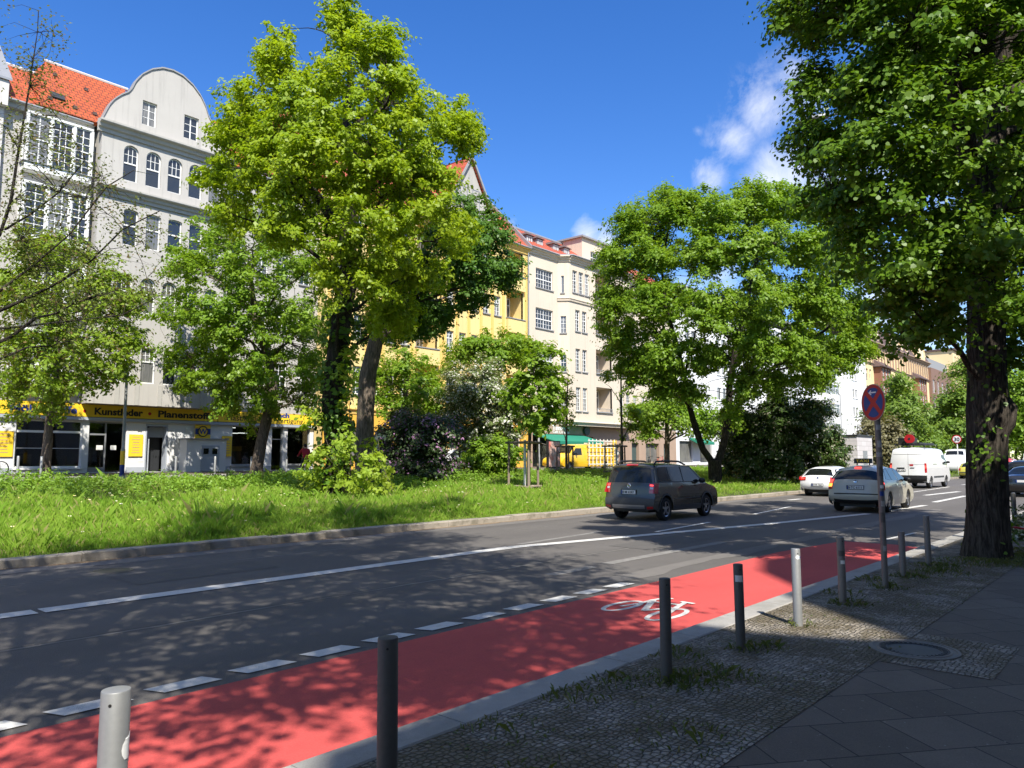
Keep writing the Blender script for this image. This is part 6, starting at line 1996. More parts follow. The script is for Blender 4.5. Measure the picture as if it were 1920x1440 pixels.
# near limes along the kerb
g6 = 'lime trees along the near kerb'
t7 = T('T7t')
tree('lime_tree', 'large dark lime tree with thick furrowed trunk at the right beside the pavement', 'tree', g6, [t7, T('T7a'), T('T7b'), [(15.25, 2.3, 2.1, .12), (15.25, 2.2, 2.4, .20), (15.25, 2.18, 2.65, .22), (15.25, 2.28, 2.95, .12)]], T('T7') + [(19, 1.5, 9, 2.4), (21, 0, 10, 2.4), (18, -1, 11, 2.4), (23, 1, 10, 2.0), (20, 3.4, 12.4, 2.0), (21.5, 2.2, 8.6, 1.8), (17.6, .6, 8.2, 1.8), (24, 3, 11.5, 1.8)], 'bark_lime', 'leaf_lime', .080, 2300, 165, .34, 123, 24, .008, verts=6, nside=40, flat=.5, shell_=.45)
near = [(1.5, -1.5, 9.5, 2.4), (3.8, 1.5, 10.2, 2.3), (.5, 2, 8.5, 2.5), (-1.5, 1, 8, 2.3), (-2.5, 3, 9, 2.4), (.3, -1.3, 9.6, 2.0), (1.2, -2.5, 10.5, 2.1), (2, 4, 11, 2.2), (0, 0, 11.5, 2.4), (-4, 1.5, 9.5, 2.4), (4.5, 4, 12.5, 2.0), (-1, 5, 10.5, 2.2), (1.5, 1, 13, 2.2), (2, 3, 13.5, 2.6), (0, 3, 14, 2.8), (-3, 2, 13, 2.8), (4, 2.5, 13.5, 2.3), (-1, 1, 15.5, 2.6), (1, 5.5, 12.5, 2.2), (-3, 5, 12, 2.5), (-5.5, 3, 11, 2.5), (3.5, 0, 12, 2.3), (5.2, 5, 14.3, 1.9), (2.5, 6, 14.5, 2.0), (5.5, 6.5, 14.5, 1.9), (7.4, 6.2, 14.8, 1.7), (3.5, 7.2, 14.6, 1.9), (9.2, 6.4, 15.0, 1.4)]  # masses of the unseen crown, placed by where their shade falls


def out_of_view(C):
    """drops sprays that would enter the camera view; the unseen crown serves its shade"""
    h = np.hypot(C[:, 0], C[:, 1])
    fr = C[:, 0] * .749 + C[:, 1] * .662
    return (C[:, 2] - 1.8 > .70 * fr + .7) | (fr < .2)


tree('lime_tree', 'lime tree standing beside the camera whose crown dapples the cycle lane', 'tree', g6, [[(-1.4, 2.4, .1, .34), (-1.4, 2.4, 1.2, .28), (-1.35, 2.4, 4.5, .25), (-1.2, 2.4, 7, .2), (-.8, 2.4, 10, .12), (-.5, 2.3, 12.5, .08), (-.3, 2.3, 15.5, .03)]], near, 'bark_lime', 'leaf_lime', .13, 1350, 85, .55, 124, 14, .008, cut=out_of_view)

# ivy and epicormic leaves on the near trunk and on the maple
def trunk_leaves(parent_root, path, n, leaf, seed, z0, z1, spread):
    g = np.random.default_rng(seed)
    P_ = np.array(path)
    t = g.uniform(0, 1, n)
    zz = z0 + (z1 - z0) * t
    x = np.interp(zz, P_[:, 2], P_[:, 0])
    y = np.interp(zz, P_[:, 2], P_[:, 1])
    rr = np.interp(zz, P_[:, 2], P_[:, 3])
    cl = g.integers(0, max(3, n // 14), n)
    ca = g.uniform(0, 6.28, n)[cl]
    cz = g.uniform(z0, z1, n)[cl]
    a = ca + g.normal(scale=.45, size=n)
    zz = cz + g.normal(scale=.14, size=n)
    x = np.interp(zz, P_[:, 2], P_[:, 0])
    y = np.interp(zz, P_[:, 2], P_[:, 1])
    rr = np.interp(zz, P_[:, 2], P_[:, 3])
    d = rr + g.uniform(.03, spread, n)
    c = np.stack([x + np.cos(a) * d, y + np.sin(a) * d, zz], 1)
    nr = np.stack([np.cos(a), np.sin(a), np.full(n, .5)], 1) + g.normal(scale=.4, size=(n, 3))
    V_ = leaf_six(c, leaf, nr, seed) - np.array(parent_root.location)
    o = bpy.data.objects.new('ivy_foliage', pydata('ivy_foliage', V_, 6, MT['leaf_lime']))
    col.objects.link(o)
    o.parent = parent_root


roots = {o['label']: o for o in sc.objects if o.get('label')}
trunk_leaves(next(o for k, o in roots.items() if k.startswith('large dark lime')), t7, 300, .075, 5, .3, 4.6, .12)
trunk_leaves(next(o for k, o in roots.items() if k.startswith('tall yellow green maple')), T('T4t'), 1500, .17, 6, .8, 7.5, .35)


# ------------------------------------------------------------------ street furniture
def bollard(x, y, top, rad, label, mat='galv_dark', tilt=(0, 0), sticker=None):
    root = thing('bollard', label, 'bollard', (x, y, .117), 0, 'steel bollards along the near kerb')
    h = top - .117
    mb = MB()
    mb.lathe([(rad, -.12), (rad, h - .006), (rad - .002, h - .001), (rad - .006, h), (0, h + .001)], lambda a, b, z: (a, b, z), 28)
    mb.build('post', MT[mat], root, None, 40)
    MB().lathe([(0, 0), (.006, 0), (.006, .002), (0, .002)], lambda a, b, q: ((rad + q - .0005) * math.cos(-2.3) - a * math.sin(-2.3), (rad + q - .0005) * math.sin(-2.3) + a * math.cos(-2.3), h - .045 + b), 10).build('screw_hole', MT['black'], root)
    if sticker:
        for (ang, z, sz, m) in sticker:
            q = MB()
            n_ = 14
            if m == 'paper_round':
                rows = []
                for i in range(7):
                    v = -1 + 2 * i / 6
                    wv = math.sqrt(max(0, 1 - v * v)) * sz / rad
                    rows.append([((rad + .0016) * math.cos(ang + wv * (k / 6 - 1)), (rad + .0016) * math.sin(ang + wv * (k / 6 - 1)), z + v * sz) for k in range(13)])
                q.grid(rows)
                q.build('sticker', MT['white_paint'], root)
            else:
                rows = [[((rad + .0016) * math.cos(ang + (k / 6 - .5) * sz / rad), (rad + .0016) * math.sin(ang + (k / 6 - .5) * sz / rad), z + v) for k in range(7)] for v in (-sz * .4, sz * .4)]
                q.grid(rows)
                q.build('sticker', MT[m], root)
    root.rotation_euler = (tilt[0], tilt[1], 0)
    return root


bollard(1.20, 3.06, .93, .052, 'pale worn steel bollard with a white round sticker at the lower left picture corner', 'galv', (0, 0), [(-.35, .60, .055, 'paper_round')])
bollard(2.42, 2.94, .93, .050, 'dark steel bollard with bright top rim at the bottom middle', 'galv_dark', (.0, -.012))
bollard(5.18, 3.01, .88, .044, 'dark steel bollard standing in front of the painted cycle symbol', 'galv_dark')
bollard(6.44, 2.99, .86, .042, 'dark steel bollard with a torn sticker right of the cycle symbol', 'galv_dark', (0, -.018), [(-2.6, .62, .07, 'paper')])
bollard(7.73, 2.97, .88, .045, 'bollard half in sunlight with a small round blue and white sticker', 'galv', (0, 0), [(-2.35, .68, .022, 'paper_round'), (-1.75, .68, .018, 'sign_navy')])
bollard(9.19, 3.0, .88, .044, 'shaded bollard with torn paper, just left of the sign pole', 'galv_mid', (0, 0), [(-2.5, .58, .08, 'galv_dark'), (-2.4, .48, .05, 'paper')])
bollard(11.89, 3.03, .75, .044, 'shorter bollard just right of the sign pole', 'galv_mid')
bollard(13.32, 3.02, .89, .044, 'last bollard before the big lime trunk', 'galv_mid')
bollard(17.5, 2.75, .90, .044, 'bollard close behind the right side of the lime trunk', 'galv_mid')
bollard(19.4, 2.87, 1.0, .05, 'slightly leaning bollard behind the lime tree near the right edge', 'galv_mid', (0, .03))
bollard(20.6, 2.85, 1.0, .05, 'bollard at the very right picture edge behind the flowers', 'galv_dark')

# no stopping sign on its pole
sg = thing('traffic_sign', 'red and blue no stopping sign with white arrow on a sticker covered pole', 'traffic sign', (10.67, 2.94, .117))
pm = MB().tube([(0, 0, -.1), (.01, .0, 1.2), (-.012, 0, 2.42), (-.02, 0, 2.62)], .038, 20)
po = pm.build('pole', MT['galv_mid'], sg, None, 60)
r_ = random.Random(4)
for (z, ln, m, a0) in ((.62, .07, 'dirty_paper', -2.2), (1.02, .13, 'galv_dark', -2.6), (1.20, .07, 'dirty_paper', -2.1), (1.33, .06, 'sign_navy', -2.5), (1.42, .04, 'paper', -2.3), (1.62, .12, 'galv_dark', -2.2), (1.84, .06, 'dirty_paper', -2.6), (1.98, .09, 'dirty_paper', -2.1), (2.20, .07, 'galv', -2.2)):
    q = MB()
    wd = r_.uniform(.8, 1.5)
    q.grid([[(-.006 * z + .0395 * math.cos(a0 + (k / 8 - .5) * wd * 1.6), .0395 * math.sin(a0 + (k / 8 - .5) * wd * 1.6), z - .117 + v + .012 * (k % 2)) for k in range(9)] for v in (-ln / 2, ln / 2)])
    q.build('sticker', MT[m], sg)
# the disc faces oncoming traffic, half turned to the camera
FA = R(141)


def sfn(a, b, d):
    """a to the viewer's right on the disc, b up, d out of the disc"""
    ux, uy = -math.sin(FA), math.cos(FA)
    ox, oy = math.cos(FA), math.sin(FA)
    return (-.018 + ux * a + ox * (d + .045), uy * a + oy * (d + .045), 2.42 + b)


rs_ = .245
sm = MB().lathe([(0, 0), (rs_, 0), (rs_, .004), (0, .004)], lambda a, b, h: sfn(a, b, h - .004), 44)
sp_ = sm.build('sign_plate', MT['sign_red'], sg)
bq = MB()
for k in range(4):                                            # four blue fields between the red cross bars
    a0 = math.pi / 2 * k
    pts = []
    inner = .035
    for i in range(13):
        a = a0 - math.pi / 4 + math.pi / 2 * i / 12
        pts.append((.198 * math.cos(a), .198 * math.sin(a)))
    c = (inner * 1.41 * math.cos(a0), inner * 1.41 * math.sin(a0))
    def shrink(p):
        # keep clear of the diagonal bars
        s1 = (p[0] * math.cos(a0) + p[1] * math.sin(a0))
        s2 = (-p[0] * math.sin(a0) + p[1] * math.cos(a0))
        lim = max(0, s1 - .045)
        s2 = max(-lim, min(lim, s2))
        return (s1 * math.cos(a0) - s2 * math.sin(a0), s1 * math.sin(a0) + s2 * math.cos(a0))
    pts = [c] + [shrink(p) for p in pts]
    bq.poly(*[sfn(p[0], p[1], .0015) for p in pts])
bq.build('blue_field', MT['sign_navy'], sp_)
aq = MB()
aq.poly(sfn(-.075, .125, .003), sfn(.07, .125, .003), sfn(.07, .142, .003), sfn(-.075, .142, .003))
aq.poly(sfn(-.085, .1335, .0032), sfn(-.035, .168, .0032), sfn(-.022, .156, .0032), sfn(-.058, .1335, .0032))
aq.poly(sfn(-.085, .1335, .0034), sfn(-.058, .1335, .0034), sfn(-.022, .111, .0034), sfn(-.035, .099, .0034))
aq.build('arrow', MT['white_paint'], sp_)
rq = MB().lathe([(rs_ - .006, .0), (rs_ + .002, .0), (rs_ + .002, .006), (rs_ - .006, .006)], lambda a, b, h: sfn(a, b, h - .005), 44)
rq.build('rim', MT['galv'], sp_)

# manhole
mh = thing('manhole_cover', 'round cast iron manhole cover with toothed ring set into the pavement', 'manhole cover', (7.44, 1.84, .1175))
mh.scale = (.9, .9, 1)
mo = MB()
mo.lathe([(.40, 0), (.40, .008), (.372, .012), (.365, .004), (.335, .004), (.328, .012), (.31, .012), (.305, 0)], lambda a, b, h: (a, b, h), 64)
mo.build('frame', MT['galv_mid'], mh, None, 30)
mi = MB()
mi.lathe([(.302, -.002), (.302, .008), (.24, .008), (.235, .003), (0, .004)], lambda a, b, h: (a, b, h), 64)
mi.build('lid', MT['dark_metal'], mh, None, 30)
tq = MB()
for k in range(36):
    a = 2 * math.pi * k / 36
    c_, s_ = math.cos(a), math.sin(a)
    pts = [(.250, -.010), (.292, -.012), (.292, .012), (.250, .010)]
    tq.prism(pts, lambda u, v: (u * c_ - v * s_, u * s_ + v * c_, .006), lambda u, v: (u * c_ - v * s_, u * s_ + v * c_, .013))
tq.build('tooth_ring', MT['dark_metal'], mh)


dc = thing('drain_cover', 'small dark iron drain cover sunk into the far lane of the road', 'drain cover', (4.9, 12.9, .001))
MB().lathe([(.0, .004), (.19, .004), (.20, .006), (.25, .006), (.26, .0)], lambda a, b, h: (a, b, h), 32).build('lid', MT['dark_metal'], dc)
MB().lathe([(.262, .001), (.262, .006), (.31, .006), (.315, .001)], lambda a, b, h: (a, b, h), 32).build('frame', MT['galv_dark'], dc)


# street lamps
def lamp_post(x, y, z0, h, label, arm=None, wrap=False, group='street lamps'):
    root = thing('street_lamp', label, 'street lamp', (x, y, z0), 0, group)
    mb = MB()
    mb.tube([(0, 0, -.3), (0, 0, 1.2), (0, 0, 1.25), (0, 0, h)], [.10, .10, .075, .05], 14)
    mb.build('pole', MT['galv'], root, None, 50)
    if arm:
        ax, ay, az = arm
        q = MB()
        q.tube([(0, 0, h - .05), (ax * .12, ay * .12, h + az * .45), (ax * .4, ay * .4, h + az * .8), (ax, ay, h + az)], [.045, .04, .036, .032], 8)
        q.build('arm', MT['galv'], root, None, 60)
        hd = MB()
        d = Vector((ax, ay, 0)).normalized()
        s = Vector((-d.y, d.x, 0))
        pr = [(-.08, .02, .04), (.0, .10, .08), (.35, .15, .10), (.62, .13, .06), (.74, .05, .02)]
        rows = []
        for (u, wv, t) in pr:
            c = Vector((ax, ay, h + az)) + d * u
            rows.append([c + s * wv * math.cos(a) + Vector((0, 0, t * max(-.35, math.sin(a)))) for a in [2 * math.pi * k / 12 for k in range(13)]])
        hd.grid(rows)
        ho = hd.build('lamp_head', MT['gutter'], root, None, 50)
        gl = MB()
        c = Vector((ax, ay, h + az)) + d * .36
        gl.lathe([(0, -.09), (.14, -.07), (.17, -.034), (.0, -.034)], lambda a, b, z: c + d * a * 1.5 + s * b * .7 + Vector((0, 0, z)), 16)
        gl.build('lamp_glass', MT['lamp_white'], ho, None, 60)
    if wrap:
        q = MB().tube([(0, 0, .15), (0, 0, 1.15)], .104, 14, False)
        q.build('poster_wrap', MT['sign_yellow'], root)
        q = MB().tube([(0, 0, .0), (0, 0, .5)], .106, 14, False)
        q.build('poster_wrap', MT['sign_navy'], root)
    return root


lamp_post(14.27, 37, .99, 8.6, 'slender grey lamp post pasted with orange posters in front of the fabric shop', (-1.2, -1.4, .5), True)
lamp_post(38.9, 32, .84, 7.6, 'street lamp with slanted arm whose head rises beside the young guarded tree', (1.7, .0, .85))
lamp_post(100.3, 32, .84, 9.1, 'tall street lamp with long curved arm before the white house', (-7.0, 0, .6))
lamp_post(18.25, 3.02, .117, 9.7, 'street lamp standing behind the near lime tree, only its dark head visible beside the leaves', (-.25, 2.75, .2))

# far bollards
for i, (x, y) in enumerate(((8.9, 36.6), (9.9, 36.5), (10.8, 36.6), (16.6, 36.6), (18.6, 36.6), (20.6, 36.6), (22.7, 36.6))):
    root = thing('bollard', ['steel bollard, leftmost of the three before the left shop window', 'steel bollard, middle of the three before the left shop window', 'steel bollard, right of the three before the left shop window', 'steel bollard in front of the dark house entrance', 'steel bollard before the white annex, left side', 'steel bollard before the right end of the white annex', 'steel bollard below the second shop window'][i], 'bollard', (x, y, .99), 0, 'steel bollards on the far pavement')
    MB().lathe([(.055, 0), (.055, .88), (.045, .9), (0, .9)], lambda a, b, z: (a, b, z), 14).build('post', MT['galv'], root, None, 40)


# tree guards
def guard(x, y, z, w, label, h=2.1):
    root = thing('tree_guard', label, 'tree guard', (x, y, z), R(12), 'wooden tree guards')
    pos = [(w * math.cos(a), w * math.sin(a)) for a in (R(100), R(220), R(340))]
    for (a, b) in pos:
        m = MB().tube([(a * 1.04, b * 1.04, -.3), (a, b, h)], [.055, .05], 10)
        m.build('post', MT['wood_old'], root, None, 50)
    for zz in (.18, h - .06):
        for i in range(3):
            p, q = pos[i], pos[(i + 1) % 3]
            e = .14
            d = (q[0] - p[0], q[1] - p[1])
            m = MB().tube([(p[0] - d[0] * e, p[1] - d[1] * e, zz), (q[0] + d[0] * e, q[1] + d[1] * e, zz)], [.055, .05], 8)
            m.build('rail', MT['wood_old'], root, None, 50)
    st = MB()
    for (a, b) in pos:
        st.tube([(a, b, h - .5), (a * .1, b * .1, h - .42)], .012, 5)
    st.build('tie', MT['black'], root)
    pp = MB().tube([(.02, .02, -.1), (.02, .02, h + .05)], .06, 10)
    pp.build('trunk_wrap', MT['white_paint'], root, None, 50)
    return root


guard(24.25, 20.7, .42, .72, 'large weathered three post guard round the drooping young tree')
guard(39.3, 30.0, .84, .62, 'dark wooden guard in front of the yellow van', 1.8)
guard(41.35, 27.4, .75, .78, 'wooden guard round the nearly bare young tree behind the brown car', 1.9)


# bicycle stands and parked bicycles on the far pavement
def bike_stand(x, y, label):
    root = thing('bicycle_stand', label, 'bicycle stand', (x, y, .99), 0, 'tubular bicycle stands')
    m = MB().tube([(-.55, 0, 0), (-.55, 0, .65), (-.5, 0, .78), (-.38, 0, .83), (.38, 0, .83), (.5, 0, .78), (.55, 0, .65), (.55, 0, 0)], .035, 8)
    m.tube([(-.55, 0, .22), (.55, 0, .22)], .025, 8)
    m.build('hoop', MT['white_paint'], root, None, 60)


bike_stand(34.6, 36.4, 'white hoop bicycle stand by the dark green door of the yellow house')
bike_stand(36.9, 36.4, 'white hoop bicycle stand beside the green bush')


def bicycle(x, y, z, rz, label, fm, lean=.08):
    root = thing('bicycle', label, 'bicycle', (x, y, z), rz, 'bicycles on the far pavement')
    root.rotation_euler = (lean, 0, rz)
    for cx in (-.52, .52):
        w_ = MB()
        w_.lathe([(.31, -.018), (.345, -.018), (.345, .018), (.31, .018), (.31, -.018)], lambda a, b, h: (cx + a, h, .345 + b), 22)
        for k in range(8):
            a = math.pi * k / 8
            w_.tube([(cx + .31 * math.cos(a), 0, .345 + .31 * math.sin(a)), (cx - .31 * math.cos(a), 0, .345 - .31 * math.sin(a))], .004, 3, False)
        w_.build('wheel', MT['black'], root, None, 40)
    f = MB()
    for (a, b) in (((-.52, .345), (-.15, .33)), ((-.15, .33), (-.25, .85)), ((-.25, .82), (.36, .85)), ((-.15, .33), (.38, .78)), ((-.52, .345), (-.24, .78)), ((.52, .345), (.34, .98))):
        f.tube([(a[0], 0, a[1]), (b[0], 0, b[1])], .02, 6)
    f.build('bicycle_frame', MT[fm], root)
    MB().box(-.38, -.12, -.07, .07, .86, .93).build('saddle', MT['black'], root)
    MB().tube([(.28, -.28, 1.03), (.36, -.1, 1.0), (.36, .1, 1.0), (.28, .28, 1.03)], .016, 6).build('handlebar', MT['dark_metal'], root)


bicycle(62.0, 37.5, .99, R(20), 'dark parked bicycle beside the fork of the broad maple', 'dark_metal')
bicycle(64.5, 37.8, .99, R(-15), 'red parked bicycle behind the front of the brown car', 'sign_red')
bicycle(9.1, 37.8, .99, R(10), 'dark bicycle at the left picture edge below the yellow board', 'dark_metal')


# kiosk, poster stand, speed sign
ks = thing('utility_kiosk', 'boxy light stone clad kiosk with thin dark flat roof behind the taxi', 'kiosk', (59, 17.75, .2))
kb = MB().box(.0, 3.7, 0, 2.6, -.3, 3.25)
m_, nt_, b_ = new_mat('stone cladding panels')
t_ = NT(nt_)
bt_ = t_.n('ShaderNodeTexBrick')
cb_ = t_.n('ShaderNodeCombineXYZ')
sp2 = t_.n('ShaderNodeSeparateXYZ')
t_.link(t_.obj(), sp2.inputs[0])
t_.link(t_.math('ADD', sp2.outputs['X'], sp2.outputs['Y']), cb_.inputs['X'])
t_.link(sp2.outputs['Z'], cb_.inputs['Y'])
t_.link(cb_.outputs[0], bt_.inputs['Vector'])
bt_.inputs['Scale'].default_value = 1
bt_.inputs['Brick Width'].default_value = 1.1
bt_.inputs['Row Height'].default_value = .36
bt_.inputs['Mortar Size'].default_value = .012
bt_.inputs['Color1'].default_value = (.50, .47, .46, 1)
bt_.inputs['Color2'].default_value = (.58, .55, .54, 1)
bt_.inputs['Mortar'].default_value = (.3, .28, .27, 1)
t_.link(bt_.outputs['Color'], b_.inputs['Base Color'])
b_.inputs['Roughness'].default_value = .85
kb.build('wall', m_, ks)
MB().box(-.08, 3.78, -.08, 2.68, 3.253, 3.36).build('roof', MT['dark_metal'], ks)
MB().box(1.3, 2.3, -.03, -.001, .05, 2.15).build('door', MT['gutter'], ks)

ps = thing('poster_stand', 'upright pink poster panel standing in front of the yellow van', 'advertising panel', (39.15, 30.95, .84))
ps.scale = (.92, .92, .86)
MB().box(-.68, .68, -.1, .1, 0, .35).build('plinth', MT['sill_grey'], ps)
MB().box(-.70, .70, -.09, .09, .353, 2.45).build('case', MT['dark_metal'], ps)
m_, nt_, b_ = new_mat('pink poster print')
t_ = NT(nt_)
n_ = t_.noise(t_.mapped((1.2, 1, .8), loc=(3, 0, 1)), 1.6, 2, .5)
t_.link(t_.ramp(n_, [(.35, (.55, .10, .09)), (.48, (.75, .38, .30)), (.6, (.78, .55, .48)), (.72, (.25, .06, .08))]), b_.inputs['Base Color'])
b_.inputs['Roughness'].default_value = .25
MB().box(-.62, .62, -.097, -.0905, .45, 2.38).build('poster', m_, ps)

s3 = thing('traffic_sign', 'distant round speed limit sign reading 30 on a white post', 'traffic sign', (84.2, 16, .15))
MB().tube([(0, 0, -.1), (0, 0, 3.9)], .05, 8).build('pole', MT['white_paint'], s3)
sq = MB().lathe([(0, 0), (.42, 0), (.42, .02), (0, .02)], lambda a, b, h: (-.06 - h, -a, 3.5 + b), 28)
sqo = sq.build('sign_plate', MT['sign_red'], s3)
MB().lathe([(0, 0), (.33, 0), (.33, .006), (0, .006)], lambda a, b, h: (-.082 - h, -a, 3.5 + b), 28).build('white_field', MT['white_paint'], sqo)
text_mb('30', .5, lambda a, b, d: (-.09 - d, -a, 3.32 + b), None, .012, 'CENTER').build('lettering', MT['ink'], sqo)


# ------------------------------------------------------------------ vehicles
def paint(name, c, rough=.28, metal=.0, coat=1.0, var=.04):
    return M(name, c, rough, var, 1.2, 8, metal, .5, 0, 0, coat)


MT['paint_brown'] = paint('dark olive brown car paint', (.042, .036, .020), .26, .0, .7)
MT['paint_taxi'] = paint('taxi ivory paint', (.50, .47, .38), .35, .0, .5)
MT['paint_white'] = paint('white car paint', (.74, .74, .73), .3)
MT['paint_lime'] = paint('yellow green car paint', (.55, .50, .06), .3)
MT['paint_yellow'] = paint('yellow van paint', (.80, .48, .015), .35)
MT['paint_black'] = paint('black car paint', (.012, .012, .014), .25)
MT['paint_red'] = paint('red truck paint', (.50, .025, .03), .35)
MT['cladding'] = M('grey bumper plastic', (.055, .056, .058), .6, .1)
MT['black_plastic'] = M('black plastic', (.015, .015, .016), .5, .1)
MT['rear_light'] = M('rear lamp', (.42, .01, .012), .12, .03, coat=1, spec=.6)
MT['brake_light'] = M('lit brake lamp', (.6, .02, .02), .2, .03, coat=1, emit=(1, .06, .04, 1.6))
MT['blink_light'] = M('lit indicator lamp', (.7, .25, .03), .2, .03, coat=1, emit=(1, .33, .05, 1.6))
MT['clear_light'] = M('clear lamp', (.6, .6, .62), .1, .03, coat=1)
MT['plate'] = M('number plate', (.70, .70, .68), .4, .03)
MT['alloy'] = M('alloy rim', (.42, .42, .43), .3, .06, metal=.8)


def chaikin(p, n=2):
    for _ in range(n):
        q = [p[0]]
        for a, b in zip(p[:-1], p[1:]):
            q += [tuple(a[i] * .75 + b[i] * .25 for i in range(len(a))), tuple(a[i] * .25 + b[i] * .75 for i in range(len(a)))]
        q.append(p[-1])
        p = q
    return p


class Car:
    """car skin swept over the side outline; local x forward from the rear bumper, y left, z up"""
    def __init__(s, prof, widths, pull=.10, wheels=(.75, 3.3), wr=.33, sill=.24, smooth=2):
        s.E = chaikin(prof, smooth)
        s.w = widths
        s.pull = pull
        s.wheels, s.wr, s.sill = wheels, wr, sill
        s.L = max(p[0] for p in s.E)
        s.N = []
        for i in range(len(s.E)):
            a, b = s.E[max(0, i - 1)], s.E[min(len(s.E) - 1, i + 1)]
            t = Vector((b[0] - a[0], b[1] - a[1])).normalized()
            s.N.append((-t.y, t.x))          # outward for a rear-to-front sweep over the roof
        s.top_i = max(range(len(s.E)), key=lambda i: s.E[i][1])

    def W(s, z):
        for (a, b) in zip(s.w[:-1], s.w[1:]):
            if a[0] <= z <= b[0]:
                return a[1] + (b[1] - a[1]) * (z - a[0]) / (b[0] - a[0])
        return s.w[0][1] if z < s.w[0][0] else s.w[-1][1]

    def skin(s, e, n, t, out=0.0):
        """e: outline point, n: its normal, t in -1..1 across the car"""
        k = s.pull * (abs(t) ** 3.2) - out
        x, z = e[0] - n[0] * k, e[1] - n[1] * k
        return (x, t * (s.W(e[1]) + (out if abs(t) > .98 else 0)), z)

    def body(s):
        mb = MB()
        ts = [-1, -.97, -.9, -.78, -.6, -.4, -.2, 0, .2, .4, .6, .78, .9, .97, 1]
        mb.grid([[s.skin(e, n, t) for t in ts] for e, n in zip(s.E, s.N)])
        # flanks with wheel arches
        edge = [s.skin(e, n, 1) for e, n in zip(s.E, s.N)]
        xs0, xs1 = edge[0][0], edge[-1][0]
        xmin, xmax = min(p[0] for p in edge), max(p[0] for p in edge)
        xs = sorted(set([xmin + (xmax - xmin) * i / 70 for i in range(71)] + [w + s.wr * 1.17 * math.cos(math.pi * k / 14) for w in s.wheels for k in range(15)]))
        up = edge

        def ztop(x):
            best = None
            for (a, b) in zip(up[:-1], up[1:]):
                lo, hi = (a, b) if a[0] <= b[0] else (b, a)
                if lo[0] - 1e-6 <= x <= hi[0] + 1e-6 and hi[0] - lo[0] > 1e-9:
                    z = lo[2] + (hi[2] - lo[2]) * (x - lo[0]) / (hi[0] - lo[0])
                    best = z if best is None else max(best, z)
            return best if best is not None else s.sill + .2

        def zbot(x):
            z = s.sill
            for w in s.wheels:
                q = (s.wr * 1.17) ** 2 - (x - w) ** 2
                if q > 0:
                    z = max(z, s.wr + math.sqrt(q))
            if x < xmin + .25:
                z = max(z, s.sill + (1 - (x - xmin) / .25) * .10)
            if x > xmax - .3:
                z = max(z, s.sill + (1 - (xmax - x) / .3) * .10)
            return z
        for sd_ in (-1, 1):
            rows = []
            for x in xs:
                za, zb = zbot(x), ztop(x)
                zb = max(zb, za + .01)
                rows.append([(x, sd_ * s.W(za + (zb - za) * k / 14), za + (zb - za) * k / 14) for k in range(15)])
            mb.grid(rows)
            # wheel housings
            for w in s.wheels:
                hs_ = []
                for k in range(15):
                    a = math.pi * k / 14
                    x, z = w + s.wr * 1.17 * math.cos(a), s.wr + s.wr * 1.17 * math.sin(a)
                    hs_.append([(x, sd_ * s.W(z), z), (x, sd_ * (s.W(z) - .34), z)])
                mb.grid(hs_)
        return mb

    def rear_at(s, z):
        for i in range(s.top_i):
            a, b = s.E[i], s.E[i + 1]
            if min(a[1], b[1]) <= z <= max(a[1], b[1]) and a[1] != b[1]:
                f = (z - a[1]) / (b[1] - a[1])
                return ((a[0] + (b[0] - a[0]) * f, z), s.N[i])
        return (s.E[0], s.N[0])

    def front_at(s, z):
        for i in range(len(s.E) - 2, s.top_i - 1, -1):
            a, b = s.E[i], s.E[i + 1]
            if min(a[1], b[1]) <= z <= max(a[1], b[1]) and a[1] != b[1] and a[0] < s.L - .9:
                f = (z - a[1]) / (b[1] - a[1])
                return ((a[0] + (b[0] - a[0]) * f, z), s.N[i])
        return (s.E[-1], s.N[-1])

    def patch(s, z0, z1, t0, t1, out=.008, rear=True, mb=None, taper=0.0, nz_=7, nt=9, th=.0):
        mb = mb or MB()
        rows = []
        for i in range(nz_):
            f = i / (nz_ - 1)
            e, n = (s.rear_at if rear else s.front_at)(z0 + (z1 - z0) * f)
            a, b = t0 + taper * f * (1 if t0 < 0 else 0), t1 - taper * f
            rows.append([s.skin(e, n, a + (b - a) * k / (nt - 1), out) for k in range(nt)])
        mb.grid(rows)
        return mb

    def side(s, pts, sd_, out=.007, mb=None):
        mb = mb or MB()
        cx = sum(p[0] for p in pts) / len(pts)
        mb.prism(pts, lambda x, z: (x, sd_ * (s.W(z) + out), z), lambda x, z: (x, sd_ * (s.W(z) - .02), z))
        return mb

    def wheel(s, root, x, sd_, spokes=5, rim='alloy', wd=.21):
        y = sd_ * (s.W(s.wr) - .11)
        r = s.wr
        t = MB().lathe([(r * .66, -wd / 2), (r * .93, -wd / 2), (r, -wd / 2 + .035), (r, wd / 2 - .035), (r * .93, wd / 2), (r * .66, wd / 2), (r * .66, -wd / 2)], lambda a, b, h: (x + a, y + h, r + b), 30)
        to = t.build('wheel', MT['black'], root, None, 40)
        q = MB()
        yo = y + sd_ * (wd / 2 - .03)
        q.lathe([(r * .58, 0), (r * .67, .02), (r * .67, -.06)], lambda a, b, h: (x + a, yo + sd_ * h, r + b), 30)
        q.lathe([(0, .015), (r * .16, .012), (r * .18, -.02)], lambda a, b, h: (x + a, yo + sd_ * h, r + b), 16)
        for k in range(spokes):
            a = 2 * math.pi * k / spokes + .3
            c_, s_ = math.cos(a), math.sin(a)
            pts = [(r * .1, -.035), (r * .62, -.022), (r * .62, .022), (r * .1, .035)]
            q.prism(pts, lambda u, v: (x + u * c_ - v * s_, yo + sd_ * .008, r + u * s_ + v * c_), lambda u, v: (x + u * c_ - v * s_, yo - sd_ * .02, r + u * s_ + v * c_))
